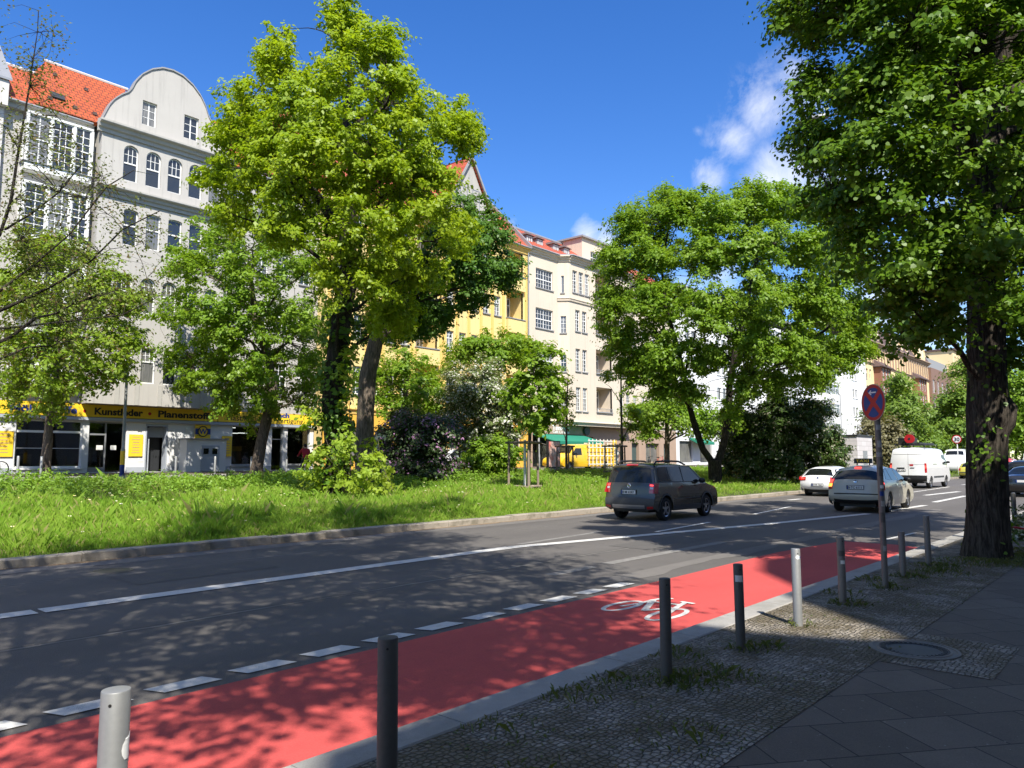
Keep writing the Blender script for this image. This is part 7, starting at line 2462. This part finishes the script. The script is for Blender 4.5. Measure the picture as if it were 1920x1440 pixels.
        q.build('rim', MT[rim], to, None, 40)
        dk = MB().lathe([(0, 0), (r * .62, 0)], lambda a, b, h: (x + a, yo - sd_ * .05, r + b), 20)
        dk.build('brake_disc', MT['dark_metal'], to)
        return to

    def plate(s, root, z, txt=None, t=0.0, w_=.52, h_=.11, y=0):
        e, n = s.rear_at(z)
        x = e[0] - .022
        f = MB().box(x - .006, x + .02, y - w_ / 2 - .012, y + w_ / 2 + .012, z - h_ / 2 - .012, z + h_ / 2 + .012).build('plate_frame', MT['black_plastic'], root)
        p = MB().box(x - .010, x - .0062, y - w_ / 2, y + w_ / 2, z - h_ / 2, z + h_ / 2).build('number_plate', MT['plate'], f)
        MB().box(x - .0125, x - .0102, y + w_ / 2 - .042, y + w_ / 2, z - h_ / 2, z + h_ / 2).build('blue_strip', MT['sign_navy'], f)
        if txt:
            text_mb(txt, .10, lambda a, b, d: (x - .0105 - d, y + .215 - a, z - .036 + b), None, .002, width=.42, depth=.003).build('lettering', MT['ink'], f)

    def floor(s, root):
        m = MB().box(.25, s.L - .3, -s.W(.4) + .32, s.W(.4) - .32, s.sill - .03, s.sill + .25)
        m.build('underbody', MT['black_plastic'], root)


def finish_car(c, root, pm, side_glass, windscreen=None, rear_glass=None, mirror=None):
    bo = c.body().build('body', MT[pm], root, None, 32)
    c.floor(root)
    for x in c.wheels:
        for sd_ in (-1, 1):
            c.wheel(root, x, sd_)
    for pts in side_glass:
        for sd_ in (-1, 1):
            c.side(pts, sd_).build('side_window', MT['car_glass'], root)
    if windscreen:
        c.patch(windscreen[0], windscreen[1], -.86, .86, .008, False, taper=.03).build('windscreen', MT['car_glass'], root, None, 60)
    if rear_glass:
        c.patch(rear_glass[0], rear_glass[1], -rear_glass[2], rear_glass[2], .008, taper=rear_glass[3]).build('rear_window', MT['car_glass'], root, None, 60)
    if mirror:
        for sd_ in (-1, 1):
            x, z = mirror
            y = sd_ * c.W(z)
            m = MB().lathe([(.0, -.06), (.07, -.05), (.10, 0), (.07, .06), (0, .07)], lambda a, b, h: (x + h, y + sd_ * .14 + a * 1.25, z + b * .8), 14)
            m.tube([(x + .02, y, z - .03), (x + .01, y + sd_ * .1, z)], .02, 6)
            m.build('mirror', MT['black_plastic'], root, None, 60)
    return bo


# brown compact SUV, seen from the rear right
suv = thing('parked_car', 'dark olive brown compact SUV with roof rails and grey bumpers driving beside the median', 'car', (18.62, 11.98, .0), R(-1.0))
suv.name = 'suv_car'
c = Car([(.10, .30), (.02, .38), (.0, .55), (.05, .70), (.075, .95), (.10, 1.08), (.20, 1.45), (.29, 1.61), (.50, 1.66), (1.2, 1.67), (2.2, 1.64), (2.65, 1.58), (3.15, 1.22), (3.4, 1.08), (3.9, 1.0), (4.12, .90), (4.2, .72), (4.22, .5), (4.16, .34), (4.05, .26)],
        [(.2, .86), (.35, .89), (.6, .90), (1.02, .885), (1.1, .865), (1.58, .745), (1.7, .66)], .07, (.80, 3.38), .335, .27)
finish_car(c, suv, 'paint_brown', [[(.42, 1.13), (.46, 1.50), (.62, 1.54), (.98, 1.545), (1.05, 1.13)], [(1.10, 1.12), (1.04, 1.545), (1.80, 1.55), (1.86, 1.11)], [(1.92, 1.11), (1.88, 1.55), (2.45, 1.52), (2.98, 1.16), (2.98, 1.10)]], (1.18, 1.56), (1.10, 1.53, .90, .02), (2.88, 1.12))
suv.scale = (.93, .94, 1.0)
c.patch(.30, .66, -.985, .985, .014).build('rear_bumper', MT['cladding'], suv, None, 60)
for sd_ in (-1, 1):
    c.side([(.30, 1.09), (.38, 1.535), (2.5, 1.565), (3.1, 1.16), (3.1, 1.08)], sd_, .003).build('window_band', MT['black_plastic'], suv)
c.patch(.36, .46, -.66, .66, .024).build('skid_plate', MT['alloy'], suv, None, 60)
for sd_ in (-1, 1):
    q = c.patch(.80, 1.09, sd_ * .80, sd_ * .995, .012)
    c.side([(.03, .80), (.16, 1.08), (.40, 1.08), (.34, .96), (.30, .80)], sd_, .010, q)
    lo = q.build('tail_light', MT['rear_light'], suv)
    c.patch(.92, .98, sd_ * .83, sd_ * .95, .016).build('reversing_light', MT['clear_light'], lo)
    c.patch(1.01, 1.05, sd_ * .83, sd_ * .95, .016).build('brake_light', MT['brake_light'], lo)
    c.patch(.34, .42, sd_ * .74, sd_ * .96, .022).build('fog_light', MT['rear_light'], suv)
    r2 = MB().tube([(.48, sd_ * .66, 1.61), (.60, sd_ * .655, 1.70), (1.2, sd_ * .65, 1.715), (2.0, sd_ * .645, 1.70), (2.40, sd_ * .64, 1.60)], .028, 8)
    r2.build('roof_rail', MT['black_plastic'], suv, None, 60)
    gp = MB()
    for x in (1.07, 1.885, 2.94):
        c.side([(x, .47), (x, 1.08), (x + .012, 1.08), (x + .012, .47)], sd_, .004, gp)
    gp.build('door_gap', MT['black_plastic'], suv)
    # wheel arch and sill cladding
    for w in c.wheels:
        m = MB()
        rows = []
        for k in range(17):
            a = math.pi * k / 16
            rows.append([(w + rr * math.cos(a), sd_ * (c.W(c.wr + rr * math.sin(a)) + .012), c.wr + rr * math.sin(a)) for rr in (.392, .45)])
        m.grid(rows)
        m.build('arch_cladding', MT['cladding'], suv)
    c.side([(1.22, .27), (1.22, .42), (2.95, .42), (2.95, .27)], sd_, .014).build('sill_cladding', MT['cladding'], suv)
    c.side([(1.25, .60), (1.25, .63), (2.9, .63), (2.9, .60)], sd_, .014).build('side_moulding', MT['cladding'], suv)
    for x in (1.75, 2.62):
        c.side([(x, .96), (x, .99), (x + .2, .99), (x + .2, .96)], sd_, .03).build('door_handle', MT['paint_brown'], suv)
c.patch(1.57, 1.615, -.28, .28, .018).build('high_brake_light', MT['rear_light'], suv)
c.plate(suv, .82, 'B·M 6287')
em = MB()
e_, n_ = c.rear_at(1.0)
em.lathe([(.035, 0), (.05, .006), (.065, 0)], lambda a, b, h: (e_[0] - .012 - h, a, 1.0 + b), 22)
em.box(e_[0] - .016, e_[0] - .006, -.03, .02, .992, 1.008)
em.build('emblem', MT['chrome'], suv)

# taxi estate
tx_ = thing('taxi', 'ivory taxi estate car with a yellow roof sign braking on the road', 'taxi', (26.3, 8.05, .0), R(2.5))
c = Car([(.12, .30), (.03, .42), (.0, .58), (.06, .80), (.10, 1.0), (.20, 1.20), (.48, 1.44), (.60, 1.50), (1.2, 1.565), (2.2, 1.57), (2.7, 1.50), (3.7, 1.02), (4.2, .90), (4.5, .76), (4.6, .58), (4.6, .36), (4.5, .24)],
        [(.2, .84), (.4, .885), (.85, .885), (1.0, .86), (1.5, .64), (1.6, .58)], .13, (.86, 3.62), .325, .22)
finish_car(c, tx_, 'paint_taxi', [[(.62, 1.10), (.95, 1.40), (1.25, 1.445), (1.32, 1.06)], [(1.38, 1.06), (1.32, 1.45), (2.12, 1.465), (2.18, 1.03)], [(2.24, 1.03), (2.20, 1.465), (2.55, 1.42), (3.3, 1.03), (3.3, 1.0)]], (1.06, 1.49), (1.10, 1.40, .93, .04), (3.05, 1.05))
for sd_ in (-1, 1):
    q = c.patch(.78, 1.16, sd_ * .84, sd_ * .995, .012)
    lo = q.build('tail_light', MT['rear_light'], tx_)
    c.patch(.98, 1.13, sd_ * .87, sd_ * .99, .018).build('brake_light', MT['brake_light'], lo)
    c.patch(.86, .97, sd_ * .86, sd_ * .99, .018).build('indicator', MT['blink_light' if sd_ > 0 else 'rear_light'], lo)
c.patch(.27, .42, -.80, .80, .016).build('rear_bumper_insert', MT['black_plastic'], tx_, None, 60)
c.patch(.60, .64, -.78, .78, .008).build('bumper_gap', MT['black_plastic'], tx_)
c.patch(1.44, 1.49, -.16, .16, .02).build('high_brake_light', MT['brake_light'], tx_)
c.plate(tx_, .83, 'B·TC 6111')
e_, n_ = c.rear_at(1.03)
MB().lathe([(0, 0), (.05, .008), (.06, 0)], lambda a, b, h: (e_[0] - .016 - h, a * 1.3, 1.03 + b * .8), 20).build('emblem', MT['chrome'], tx_)
for sd_ in (-1, 1):
    for x in (1.75, 2.75):
        c.side([(x, .88), (x, .91), (x + .2, .91), (x + .2, .88)], sd_, .03).build('door_handle', MT['chrome'], tx_)
ts_ = thing('taxi_sign', 'yellow and black lettered taxi roof sign on the ivory taxi', 'roof sign', (27.5, 8.1, 1.56), R(2.5))
MB().prism([(-.10, 0), (.10, 0), (.07, .17), (-.07, .17)], lambda x, z: (x, -.28, z + .06), lambda x, z: (x, .28, z + .06)).build('housing', MT['ink'], ts_)
MB().tube([(0, -.2, 0), (0, -.2, .07)], .02, 6).tube([(0, .2, 0), (0, .2, .07)], .02, 6).build('foot', MT['black_plastic'], ts_)
text_mb('TAXI', .13, lambda a, b, d: (-.095 + b * .17 - d, -a, .10 + b), None, .003, 'CENTER', .42).build('lettering', MT['sign_yellow'], ts_)

# white hatchback beside the median
wh = thing('hatchback_car', 'white hatchback waiting close to the median kerb left of the taxi', 'car', (36.1, 12.72, .0), R(-2))
c = Car([(.12, .28), (.02, .40), (.0, .58), (.05, .78), (.08, .92), (.30, 1.20), (.52, 1.36), (.70, 1.40), (1.5, 1.43), (2.2, 1.42), (2.6, 1.35), (3.3, .98), (3.9, .86), (4.22, .74), (4.3, .55), (4.28, .34), (4.2, .22)],
        [(.2, .83), (.4, .87), (.8, .88), (.92, .86), (1.36, .62), (1.45, .55)], .13, (.80, 3.48), .32, .20)
finish_car(c, wh, 'paint_white', [[(.62, 1.0), (.95, 1.28), (1.35, 1.31), (1.42, .96)], [(1.48, .95), (1.42, 1.32), (2.2, 1.33), (3.0, .96), (3.0, .93)]], (.99, 1.34), (1.0, 1.30, .84, .06), (2.75, .98))
for sd_ in (-1, 1):
    q = c.patch(.76, .93, sd_ * .66, sd_ * .995, .012)
    c.side([(.03, .78), (.08, .93), (.34, .95), (.30, .80)], sd_, .010, q)
    lo = q.build('tail_light', MT['rear_light'], wh)
    c.patch(.82, .88, sd_ * .72, sd_ * .95, .018).build('brake_light', MT['brake_light'], lo)
c.patch(.24, .33, -.8, .8, .014).build('rear_bumper_insert', MT['black_plastic'], wh)
c.plate(wh, .55, 'B·OR 1264')
e_, n_ = c.rear_at(.88)
MB().lathe([(0, 0), (.035, .006), (.045, 0)], lambda a, b, h: (e_[0] - .012 - h, a, .87 + b), 20).build('emblem', MT['sign_navy'], wh)

# white panel van
vn = thing('panel_van', 'tall white delivery van with tools and ladders on its roof', 'van', (49.4, 12.05, .0), R(-1.5))
c = Car([(.10, .42), (.0, .50), (.0, .75), (.04, 1.2), (.06, 1.7), (.16, 2.25), (.30, 2.40), (.6, 2.46), (2.5, 2.48), (3.9, 2.44), (4.3, 2.32), (4.95, 1.55), (5.3, 1.22), (5.5, 1.0), (5.55, .7), (5.5, .45), (5.4, .3)],
        [(.3, .96), (.6, 1.0), (1.3, 1.0), (1.6, .98), (2.3, .87), (2.5, .80)], .09, (1.05, 4.5), .345, .34)
finish_car(c, vn, 'paint_white', [[(3.75, 1.38), (3.75, 2.0), (4.35, 2.0), (4.85, 1.50), (4.85, 1.36)]], (1.6, 2.28), None, (4.55, 1.55))
c.patch(.42, .78, -.99, .99, .02).build('rear_bumper', MT['black_plastic'], vn)
for sd_ in (-1, 1):
    q = c.patch(.95, 1.5, sd_ * .90, sd_ * .998, .012)
    lo = q.build('tail_light', MT['rear_light'], vn)
    c.patch(1.22, 1.36, sd_ * .92, sd_ * .99, .02).build('brake_light', MT['brake_light'], lo)
    c.side([(1.6, .62), (1.6, .72), (3.9, .72), (3.9, .62)], sd_, .012).build('side_moulding', MT['cladding'], vn)
    c.side([(1.55, 1.42), (1.55, 1.46), (2.4, 1.46), (2.4, 1.42)], sd_, .012).build('slide_rail', MT['black_plastic'], vn)
gp = MB()
for t in (-.02,):
    c.patch(.80, 2.3, t - .006, t + .006, .005, mb=gp)
c.patch(2.02, 2.035, -.9, .9, .006, mb=gp)
c.patch(1.42, 1.43, -.9, .0, .006, mb=gp)
gp.build('door_gap', MT['black_plastic'], vn)
c.patch(1.17, 1.24, .18, .62, .012).build('plate_recess', MT['black_plastic'], vn)
c.plate(vn, 1.08, 'B·RT 4120', y=.4)
c.patch(1.20, 1.24, -.36, -.12, .02).build('door_handle', MT['black_plastic'], vn)
c.patch(1.34, 1.44, -.30, -.10, .012).build('lettering', MT['sign_red'], vn)
rk = MB()
for x in (.7, 2.0, 3.3):
    rk.tube([(x, -.78, 2.42), (x, -.78, 2.62), (x, .78, 2.62), (x, .78, 2.42)], .03, 6)
for y in (-.78, .78):
    rk.tube([(.4, y, 2.62), (3.6, y, 2.62)], .03, 6)
rk.build('roof_rack', MT['black_plastic'], vn)
ld = thing('ladder', 'dark folded ladder lying on the white van roof rack', 'ladder', (49.4, 12.05, 2.66), R(-1.5))
lm = MB()
for y in (-.55, -.15):
    lm.box(.5, 3.7, y - .03, y + .03, .0, .08)
for k in range(11):
    lm.box(.6 + k * .29, .64 + k * .29, -.52, -.18, .02, .06)
lm.build('rails_and_rungs', MT['dark_metal'], ld)
bx = thing('tool_box', 'dark flat box strapped to the roof rack of the white van', 'box', (50.6, 12.3, 2.66), R(-1.5))
MB().box(-.6, 1.2, -.25, .35, 0, .32).build('case', MT['black_plastic'], bx)
MB().box(-.62, 1.22, -.27, .37, .322, .37).build('lid', MT['dark_metal'], bx)
cn_ = thing('cable_reel', 'round red cable reel standing on the white van roof', 'cable reel', (49.75, 11.95, 2.66), R(-1.5))
MB().lathe([(.0, -.08), (.27, -.08), (.27, -.04), (.13, -.04), (.13, .04), (.27, .04), (.27, .08), (0, .08)], lambda a, b, h: (h, a, .30 + b), 26).build('drum', MT['brake_light'] if False else MT['sign_red'], cn_, None, 40)
MB().lathe([(0, -.095), (.07, -.095), (.07, .095), (0, .095)], lambda a, b, h: (h, a, .30 + b), 14).build('hub', MT['ink'], cn_)
MB().box(-.12, .12, -.18, .18, 0, .05).build('foot', MT['black_plastic'], cn_)

# small yellow green hatchback, half hidden by the lime trunk
lm_ = thing('small_car', 'small lime yellow hatchback partly hidden behind the lime trunk', 'car', (80.0, 14.4, .0), R(0))
lm_.location = (75.5, 13.55, 0)
c = Car([(.12, .28), (.02, .40), (.0, .58), (.06, .85), (.12, 1.0), (.36, 1.34), (.55, 1.44), (1.2, 1.47), (1.9, 1.44), (2.3, 1.34), (2.9, .98), (3.3, .84), (3.45, .6), (3.4, .3)],
        [(.2, .78), (.4, .82), (.9, .82), (1.4, .60), (1.5, .52)], .12, (.62, 2.88), .29, .22)
finish_car(c, lm_, 'paint_lime', [[(.6, 1.02), (.75, 1.34), (1.3, 1.36), (1.3, .98)], [(1.36, .98), (1.36, 1.36), (1.95, 1.34), (2.5, .98)]], (1.0, 1.33), (1.04, 1.36, .84, .08), None)
for sd_ in (-1, 1):
    c.patch(.72, .96, sd_ * .82, sd_ * .99, .012).build('tail_light', MT['rear_light'], lm_)
c.patch(.52, .60, -.95, .95, .012).build('bumper_strip', MT['cladding'], lm_)
c.plate(lm_, .80, 'B·LK 308')

# dark saloon and dark SUV in the near lane, right picture edge
bs = thing('saloon_car', 'black car with a lit orange indicator behind the lime trunk at the right edge', 'car', (41.6, 5.35, .0), R(-1))
c = Car([(.12, .28), (.02, .42), (.0, .6), (.05, .9), (.12, 1.0), (.55, 1.06), (1.1, 1.38), (1.5, 1.43), (2.2, 1.44), (2.7, 1.36), (3.5, 1.0), (4.2, .86), (4.5, .7), (4.52, .4), (4.4, .24)],
        [(.2, .84), (.4, .89), (.85, .89), (1.0, .86), (1.38, .62), (1.46, .56)], .13, (.95, 3.65), .33, .22)
finish_car(c, bs, 'paint_black', [[(.95, 1.04), (1.25, 1.32), (1.75, 1.35), (1.8, 1.0)], [(1.86, 1.0), (1.82, 1.36), (2.5, 1.34), (3.2, 1.0)]], (1.04, 1.35), (1.08, 1.36, .84, .08), (2.95, 1.02))
for sd_ in (-1, 1):
    lo = c.patch(.78, .96, sd_ * .70, sd_ * .99, .012).build('tail_light', MT['rear_light'], bs)
    c.patch(.82, .92, sd_ * .78, sd_ * .97, .02).build('indicator', MT['blink_light'], lo)
c.plate(bs, .74, None)
b2 = thing('suv_car', 'dark SUV waiting in the distance at the right picture edge', 'car', (55.5, 7.2, .0), R(-1))
c = Car([(.10, .34), (.0, .45), (.0, .6), (.05, .95), (.1, 1.1), (.3, 1.5), (.5, 1.64), (1.3, 1.68), (2.3, 1.66), (2.7, 1.58), (3.3, 1.18), (4.1, 1.02), (4.4, .8), (4.42, .45), (4.3, .3)],
        [(.2, .88), (.5, .93), (1.05, .91), (1.6, .70), (1.7, .62)], .12, (.88, 3.55), .36, .28)
finish_car(c, b2, 'paint_black', [[(.5, 1.14), (.6, 1.54), (1.2, 1.57), (1.2, 1.12)], [(1.26, 1.12), (1.26, 1.57), (2.3, 1.55), (3.0, 1.12)]], (1.2, 1.58), (1.14, 1.54, .9, .05), (2.9, 1.12))
for sd_ in (-1, 1):
    c.patch(.9, 1.1, sd_ * .8, sd_ * .99, .012).build('tail_light', MT['rear_light'], b2)
c.patch(.34, .60, -.98, .98, .014).build('rear_bumper', MT['cladding'], b2)
c.plate(b2, .82, None)


# distant vans and a red truck
def far_van(x, y, rz, pm, label, cat, name, front=True, sc_=1.0):
    root = thing(name, label, cat, (x, y, 0), rz)
    c = Car([(.10, .42), (.0, .50), (.0, .75), (.04, 1.2), (.06, 1.7), (.12, 2.35), (.30, 2.5), (.6, 2.55), (2.5, 2.55), (3.9, 2.5), (4.3, 2.35), (4.95, 1.55), (5.3, 1.22), (5.5, 1.0), (5.55, .7), (5.5, .45), (5.4, .3)],
            [(.3, .96), (.6, 1.0), (1.3, 1.0), (1.6, .98), (2.3, .90), (2.6, .84)], .09, (1.05, 4.5), .345, .34)
    finish_car(c, root, pm, [[(3.75, 1.38), (3.75, 2.0), (4.35, 2.0), (4.85, 1.50), (4.85, 1.36)]], (1.55, 2.3), (1.5, 2.1, .8, .02), None)
    c.patch(.42, .78, -.99, .99, .02).build('rear_bumper', MT['black_plastic'], root)
    for sd_ in (-1, 1):
        c.patch(.95, 1.4, sd_ * .9, sd_ * .998, .012).build('tail_light', MT['rear_light'], root)
    root.location.z = .24 if y > 15 else 0
    return root


far_van(92.0, 17.2, R(184), 'paint_white', 'white van facing the camera in the distance beside the speed limit sign', 'van', 'panel_van')
far_van(118, 14.0, R(0), 'paint_white', 'small white van far down the road right of the lime trunk', 'van', 'panel_van')
rt = thing('estate_car', 'bright red tall car among the distant traffic right of the lime trunk', 'car', (72.6, 10.7, 0), R(0))
c = Car([(.10, .34), (.0, .45), (.0, .6), (.04, .95), (.07, 1.2), (.14, 1.6), (.28, 1.78), (.6, 1.83), (1.6, 1.84), (2.5, 1.78), (3.3, 1.15), (4.0, .98), (4.3, .8), (4.32, .45), (4.2, .3)],
        [(.2, .84), (.5, .89), (1.05, .88), (1.6, .76), (1.85, .66)], .11, (.85, 3.4), .32, .26)
finish_car(c, rt, 'paint_red', [[(.5, 1.16), (.55, 1.6), (1.2, 1.62), (1.2, 1.14)], [(1.26, 1.14), (1.26, 1.62), (2.3, 1.6), (3.0, 1.14)]], (1.2, 1.7), None, (2.9, 1.12))
for sd_ in (-1, 1):
    c.patch(.8, 1.2, sd_ * .86, sd_ * .99, .012).build('tail_light', MT['rear_light'], rt)
c.plate(rt, .75, None)

# yellow glazier van with side rack, parked on the far carriageway
yv = thing('glazier_van', 'yellow van with tall glass rack on its side before the green awning', 'van', (51.0, 35.0, .84), R(180))
c = Car([(.10, .42), (.0, .50), (.0, .75), (.03, 1.2), (.05, 1.6), (.12, 1.95), (.30, 2.05), (.6, 2.08), (2.5, 2.08), (4.6, 2.05), (5.1, 1.95), (5.8, 1.3), (6.3, 1.15), (6.8, 1.0), (6.95, .7), (6.9, .45), (6.8, .3)],
        [(.3, .92), (.6, .96), (1.1, .96), (1.3, .94), (1.9, .84), (2.1, .78)], .09, (1.2, 5.9), .33, .32)
finish_car(c, yv, 'paint_yellow', [[(4.4, 1.2), (4.4, 1.72), (5.1, 1.72), (5.6, 1.3), (5.6, 1.18)]], (1.35, 1.9), (1.2, 1.7, .8, .02), (5.2, 1.3))
rk = MB()
yy = 1.16
for k in range(8):
    x = .25 + k * .5
    rk.box(x - .03, x + .03, yy - .02, yy + .02, .35, 2.45)
for z in (.5, 1.15, 1.8, 2.3):
    rk.box(.2, 3.9, yy + .025, yy + .06, z - .03, z + .03)
for x in (.4, 2.0, 3.6):
    rk.box(x - .04, x + .04, .6, yy - .025, 2.06, 2.14)
    rk.box(x - .04, x + .04, .9, yy - .025, .42, .5)
rk.build('glass_rack', MT['paper'], yv)
l2 = thing('ladder', 'yellow aluminium ladder fixed upright on the rear end of the yellow van rack', 'ladder', (50.6, 33.72, 1.15))
lm = MB()
for x in (-.2, .2):
    lm.box(x - .025, x + .025, -.03, .03, 0, 2.1)
for k in range(8):
    lm.box(-.175, .175, -.02, .02, .15 + k * .25, .19 + k * .25)
lm.build('rails_and_rungs', MT['sign_yellow'], l2)
wv = thing('parked_car', 'white parked car behind the bicycle stand left of the green bush', 'car', (38.6, 38.0, .99), R(180))
wv.name = 'estate_car'
c = Car([(.12, .30), (.03, .42), (.0, .58), (.06, .80), (.10, 1.0), (.30, 1.30), (.60, 1.45), (1.2, 1.5), (2.2, 1.5), (2.7, 1.42), (3.5, 1.0), (4.1, .88), (4.35, .7), (4.4, .4), (4.3, .24)],
        [(.2, .82), (.4, .86), (.85, .86), (1.0, .84), (1.4, .62), (1.52, .55)], .13, (.82, 3.5), .32, .2)
finish_car(c, wv, 'paint_white', [[(.62, 1.05), (.9, 1.36), (1.3, 1.38), (1.35, 1.0)], [(1.41, 1.0), (1.36, 1.39), (2.2, 1.4), (3.1, 1.0)]], (1.02, 1.41), (1.04, 1.38, .88, .05), (2.9, 1.0))
c.plate(wv, .8, None)

# fallen scooter and flowers by the lime tree
sk = thing('kick_scooter', 'red and dark kick scooter lying on the grass behind the lime trunk', 'scooter', (16.5, 2.05, .14), R(10))
MB().box(-.4, .25, -.06, .06, .05, .10).build('deck', MT['sign_red'], sk)
for x in (-.5, .42):
    MB().lathe([(.05, -.02), (.11, -.02), (.11, .02), (.05, .02), (.05, -.02)], lambda a, b, h: (x + a, h, .11 + b), 20).build('wheel', MT['black'] if x > 0 else MT['brake_light'] if False else MT['black'], sk)
MB().tube([(.42, 0, .12), (.30, 0, .35), (-.05, .35, .42), (-.35, .6, .40)], .02, 8).build('stem', MT['sign_red'], sk)
MB().tube([(-.30, .42, .55), (-.40, .78, .30)], .016, 8).build('handlebar', MT['black'], sk)
fb = tree('flower_bed', 'low flowering plants around the posts behind the lime trunk', 'plants', None, [[(19.2, 2.4, .12, .02), (19.2, 2.4, .5, .01)]], [(18.8, 2.5, .25, .3), (19.6, 2.4, .3, .35), (20.4, 2.5, .35, .35), (19.3, 2.0, .25, .3)], 'bark_grey', 'leaf_wlilac', .07, 60, 60, .16, 131, 3)[0]


# ------------------------------------------------------------------ people
def skin_mesh(name, joints, bones, rads, mats, matfn, parent=None, loc=(0, 0, 0)):
    me = bpy.data.meshes.new(name)
    me.from_pydata(joints, bones, [])
    o = bpy.data.objects.new(name, me)
    col.objects.link(o)
    md = o.modifiers.new('skin', 'SKIN')
    md.use_smooth_shade = True
    for i, r in enumerate(rads):
        me.skin_vertices[0].data[i].radius = (r, r) if isinstance(r, (int, float)) else r
    me.skin_vertices[0].data[0].use_root = True
    o.modifiers.new('sub', 'SUBSURF').levels = 2
    o.modifiers['sub'].render_levels = 2
    dg = bpy.context.evaluated_depsgraph_get()
    m2 = bpy.data.meshes.new_from_object(o.evaluated_get(dg))
    bpy.data.objects.remove(o)
    m2.name = name
    m2.materials.clear()
    for m in mats:
        m2.materials.append(MT[m])
    for p in m2.polygons:
        p.material_index = matfn(p.center)
        p.use_smooth = True
    q = bpy.data.objects.new(name, m2)
    col.objects.link(q)
    if parent:
        q.parent = parent
    else:
        q.location = loc
    return q


# man in white walking past the cafe
pw = thing('person', 'person in a white shirt and pale trousers walking past the cafe entrance', 'person', (56.8, 37.6, .99), R(180))
J = [(0, 0, .95), (0, 0, 1.15), (0, 0, 1.38), (0, 0, 1.50), (.02, 0, 1.60), (.03, 0, 1.72),
     (.0, .18, 1.40), (-.08, .23, 1.14), (-.02, .24, .92), (.02, .24, .82), (.0, -.18, 1.40), (.1, -.23, 1.14), (.22, -.22, .95), (.28, -.21, .87),
     (0, .09, .90), (.18, .10, .52), (.12, .10, .10), (.26, .10, .05), (0, -.09, .90), (-.10, -.10, .50), (-.30, -.10, .14), (-.18, -.10, .05)]
Bn = [(0, 1), (1, 2), (2, 3), (3, 4), (4, 5), (2, 6), (6, 7), (7, 8), (8, 9), (2, 10), (10, 11), (11, 12), (12, 13), (0, 14), (14, 15), (15, 16), (16, 17), (0, 18), (18, 19), (19, 20), (20, 21)]
Rd = [(.15, .12), (.14, .11), (.17, .12), .055, .09, .085, .06, .048, .036, .04, .06, .048, .036, .04, .085, .06, .042, .04, .085, .06, .042, .04]
skin_mesh('body', J, Bn, Rd, ['white_cloth', 'skin', 'paper', 'dark_cloth'], lambda c: 3 if c.z < .09 else 2 if c.z < .95 and abs(c.y) < .19 else 1 if (c.z > 1.49 or (abs(c.y) > .18 and c.z < 1.1)) else 0, pw)
skin_mesh('hair', [(.01, 0, 1.70), (-.02, 0, 1.77)], [(0, 1)], [.098, .09], ['hair'], lambda c: 0, pw)

# person in a red jacket riding away on a bicycle, half hidden by the herbs
pr_ = thing('person', 'person with dark hair in a red jacket riding a bicycle in front of the shop', 'person', (22.3, 34.2, .84), R(75))
J = [(-.25, 0, .95), (-.16, 0, 1.15), (-.02, 0, 1.36), (.04, 0, 1.46), (.10, 0, 1.56), (.13, 0, 1.67),
     (.0, .19, 1.38), (.18, .27, 1.16), (.38, .27, 1.08), (.44, .27, 1.06), (.0, -.19, 1.38), (.18, -.27, 1.16), (.38, -.27, 1.08), (.44, -.27, 1.06),
     (-.22, .10, .92), (.16, .12, .80), (-.02, .12, .42), (.10, .12, .36), (-.22, -.10, .92), (.10, -.12, .60), (-.10, -.12, .24), (.04, -.12, .18)]
Rd = [(.17, .15), (.16, .13), (.19, .13), .06, .09, .09, .075, .06, .045, .045, .075, .06, .045, .045, .10, .07, .05, .045, .10, .07, .05, .045]
skin_mesh('body', J, Bn, Rd, ['red_cloth', 'skin', 'dark_cloth'], lambda c: 2 if c.z < .98 and c.x < .3 else 1 if (c.z > 1.47 or (c.x > .36 and abs(c.y) > .2)) else 0, pr_)
skin_mesh('hair', [(.09, 0, 1.66), (.03, 0, 1.63), (.0, 0, 1.52)], [(0, 1), (1, 2)], [.108, .09, .06], ['hair'], lambda c: 0, pr_)
bicycle(22.3, 34.2, .84, R(75), 'bicycle ridden by the person in the red jacket', 'dark_metal', 0.0)
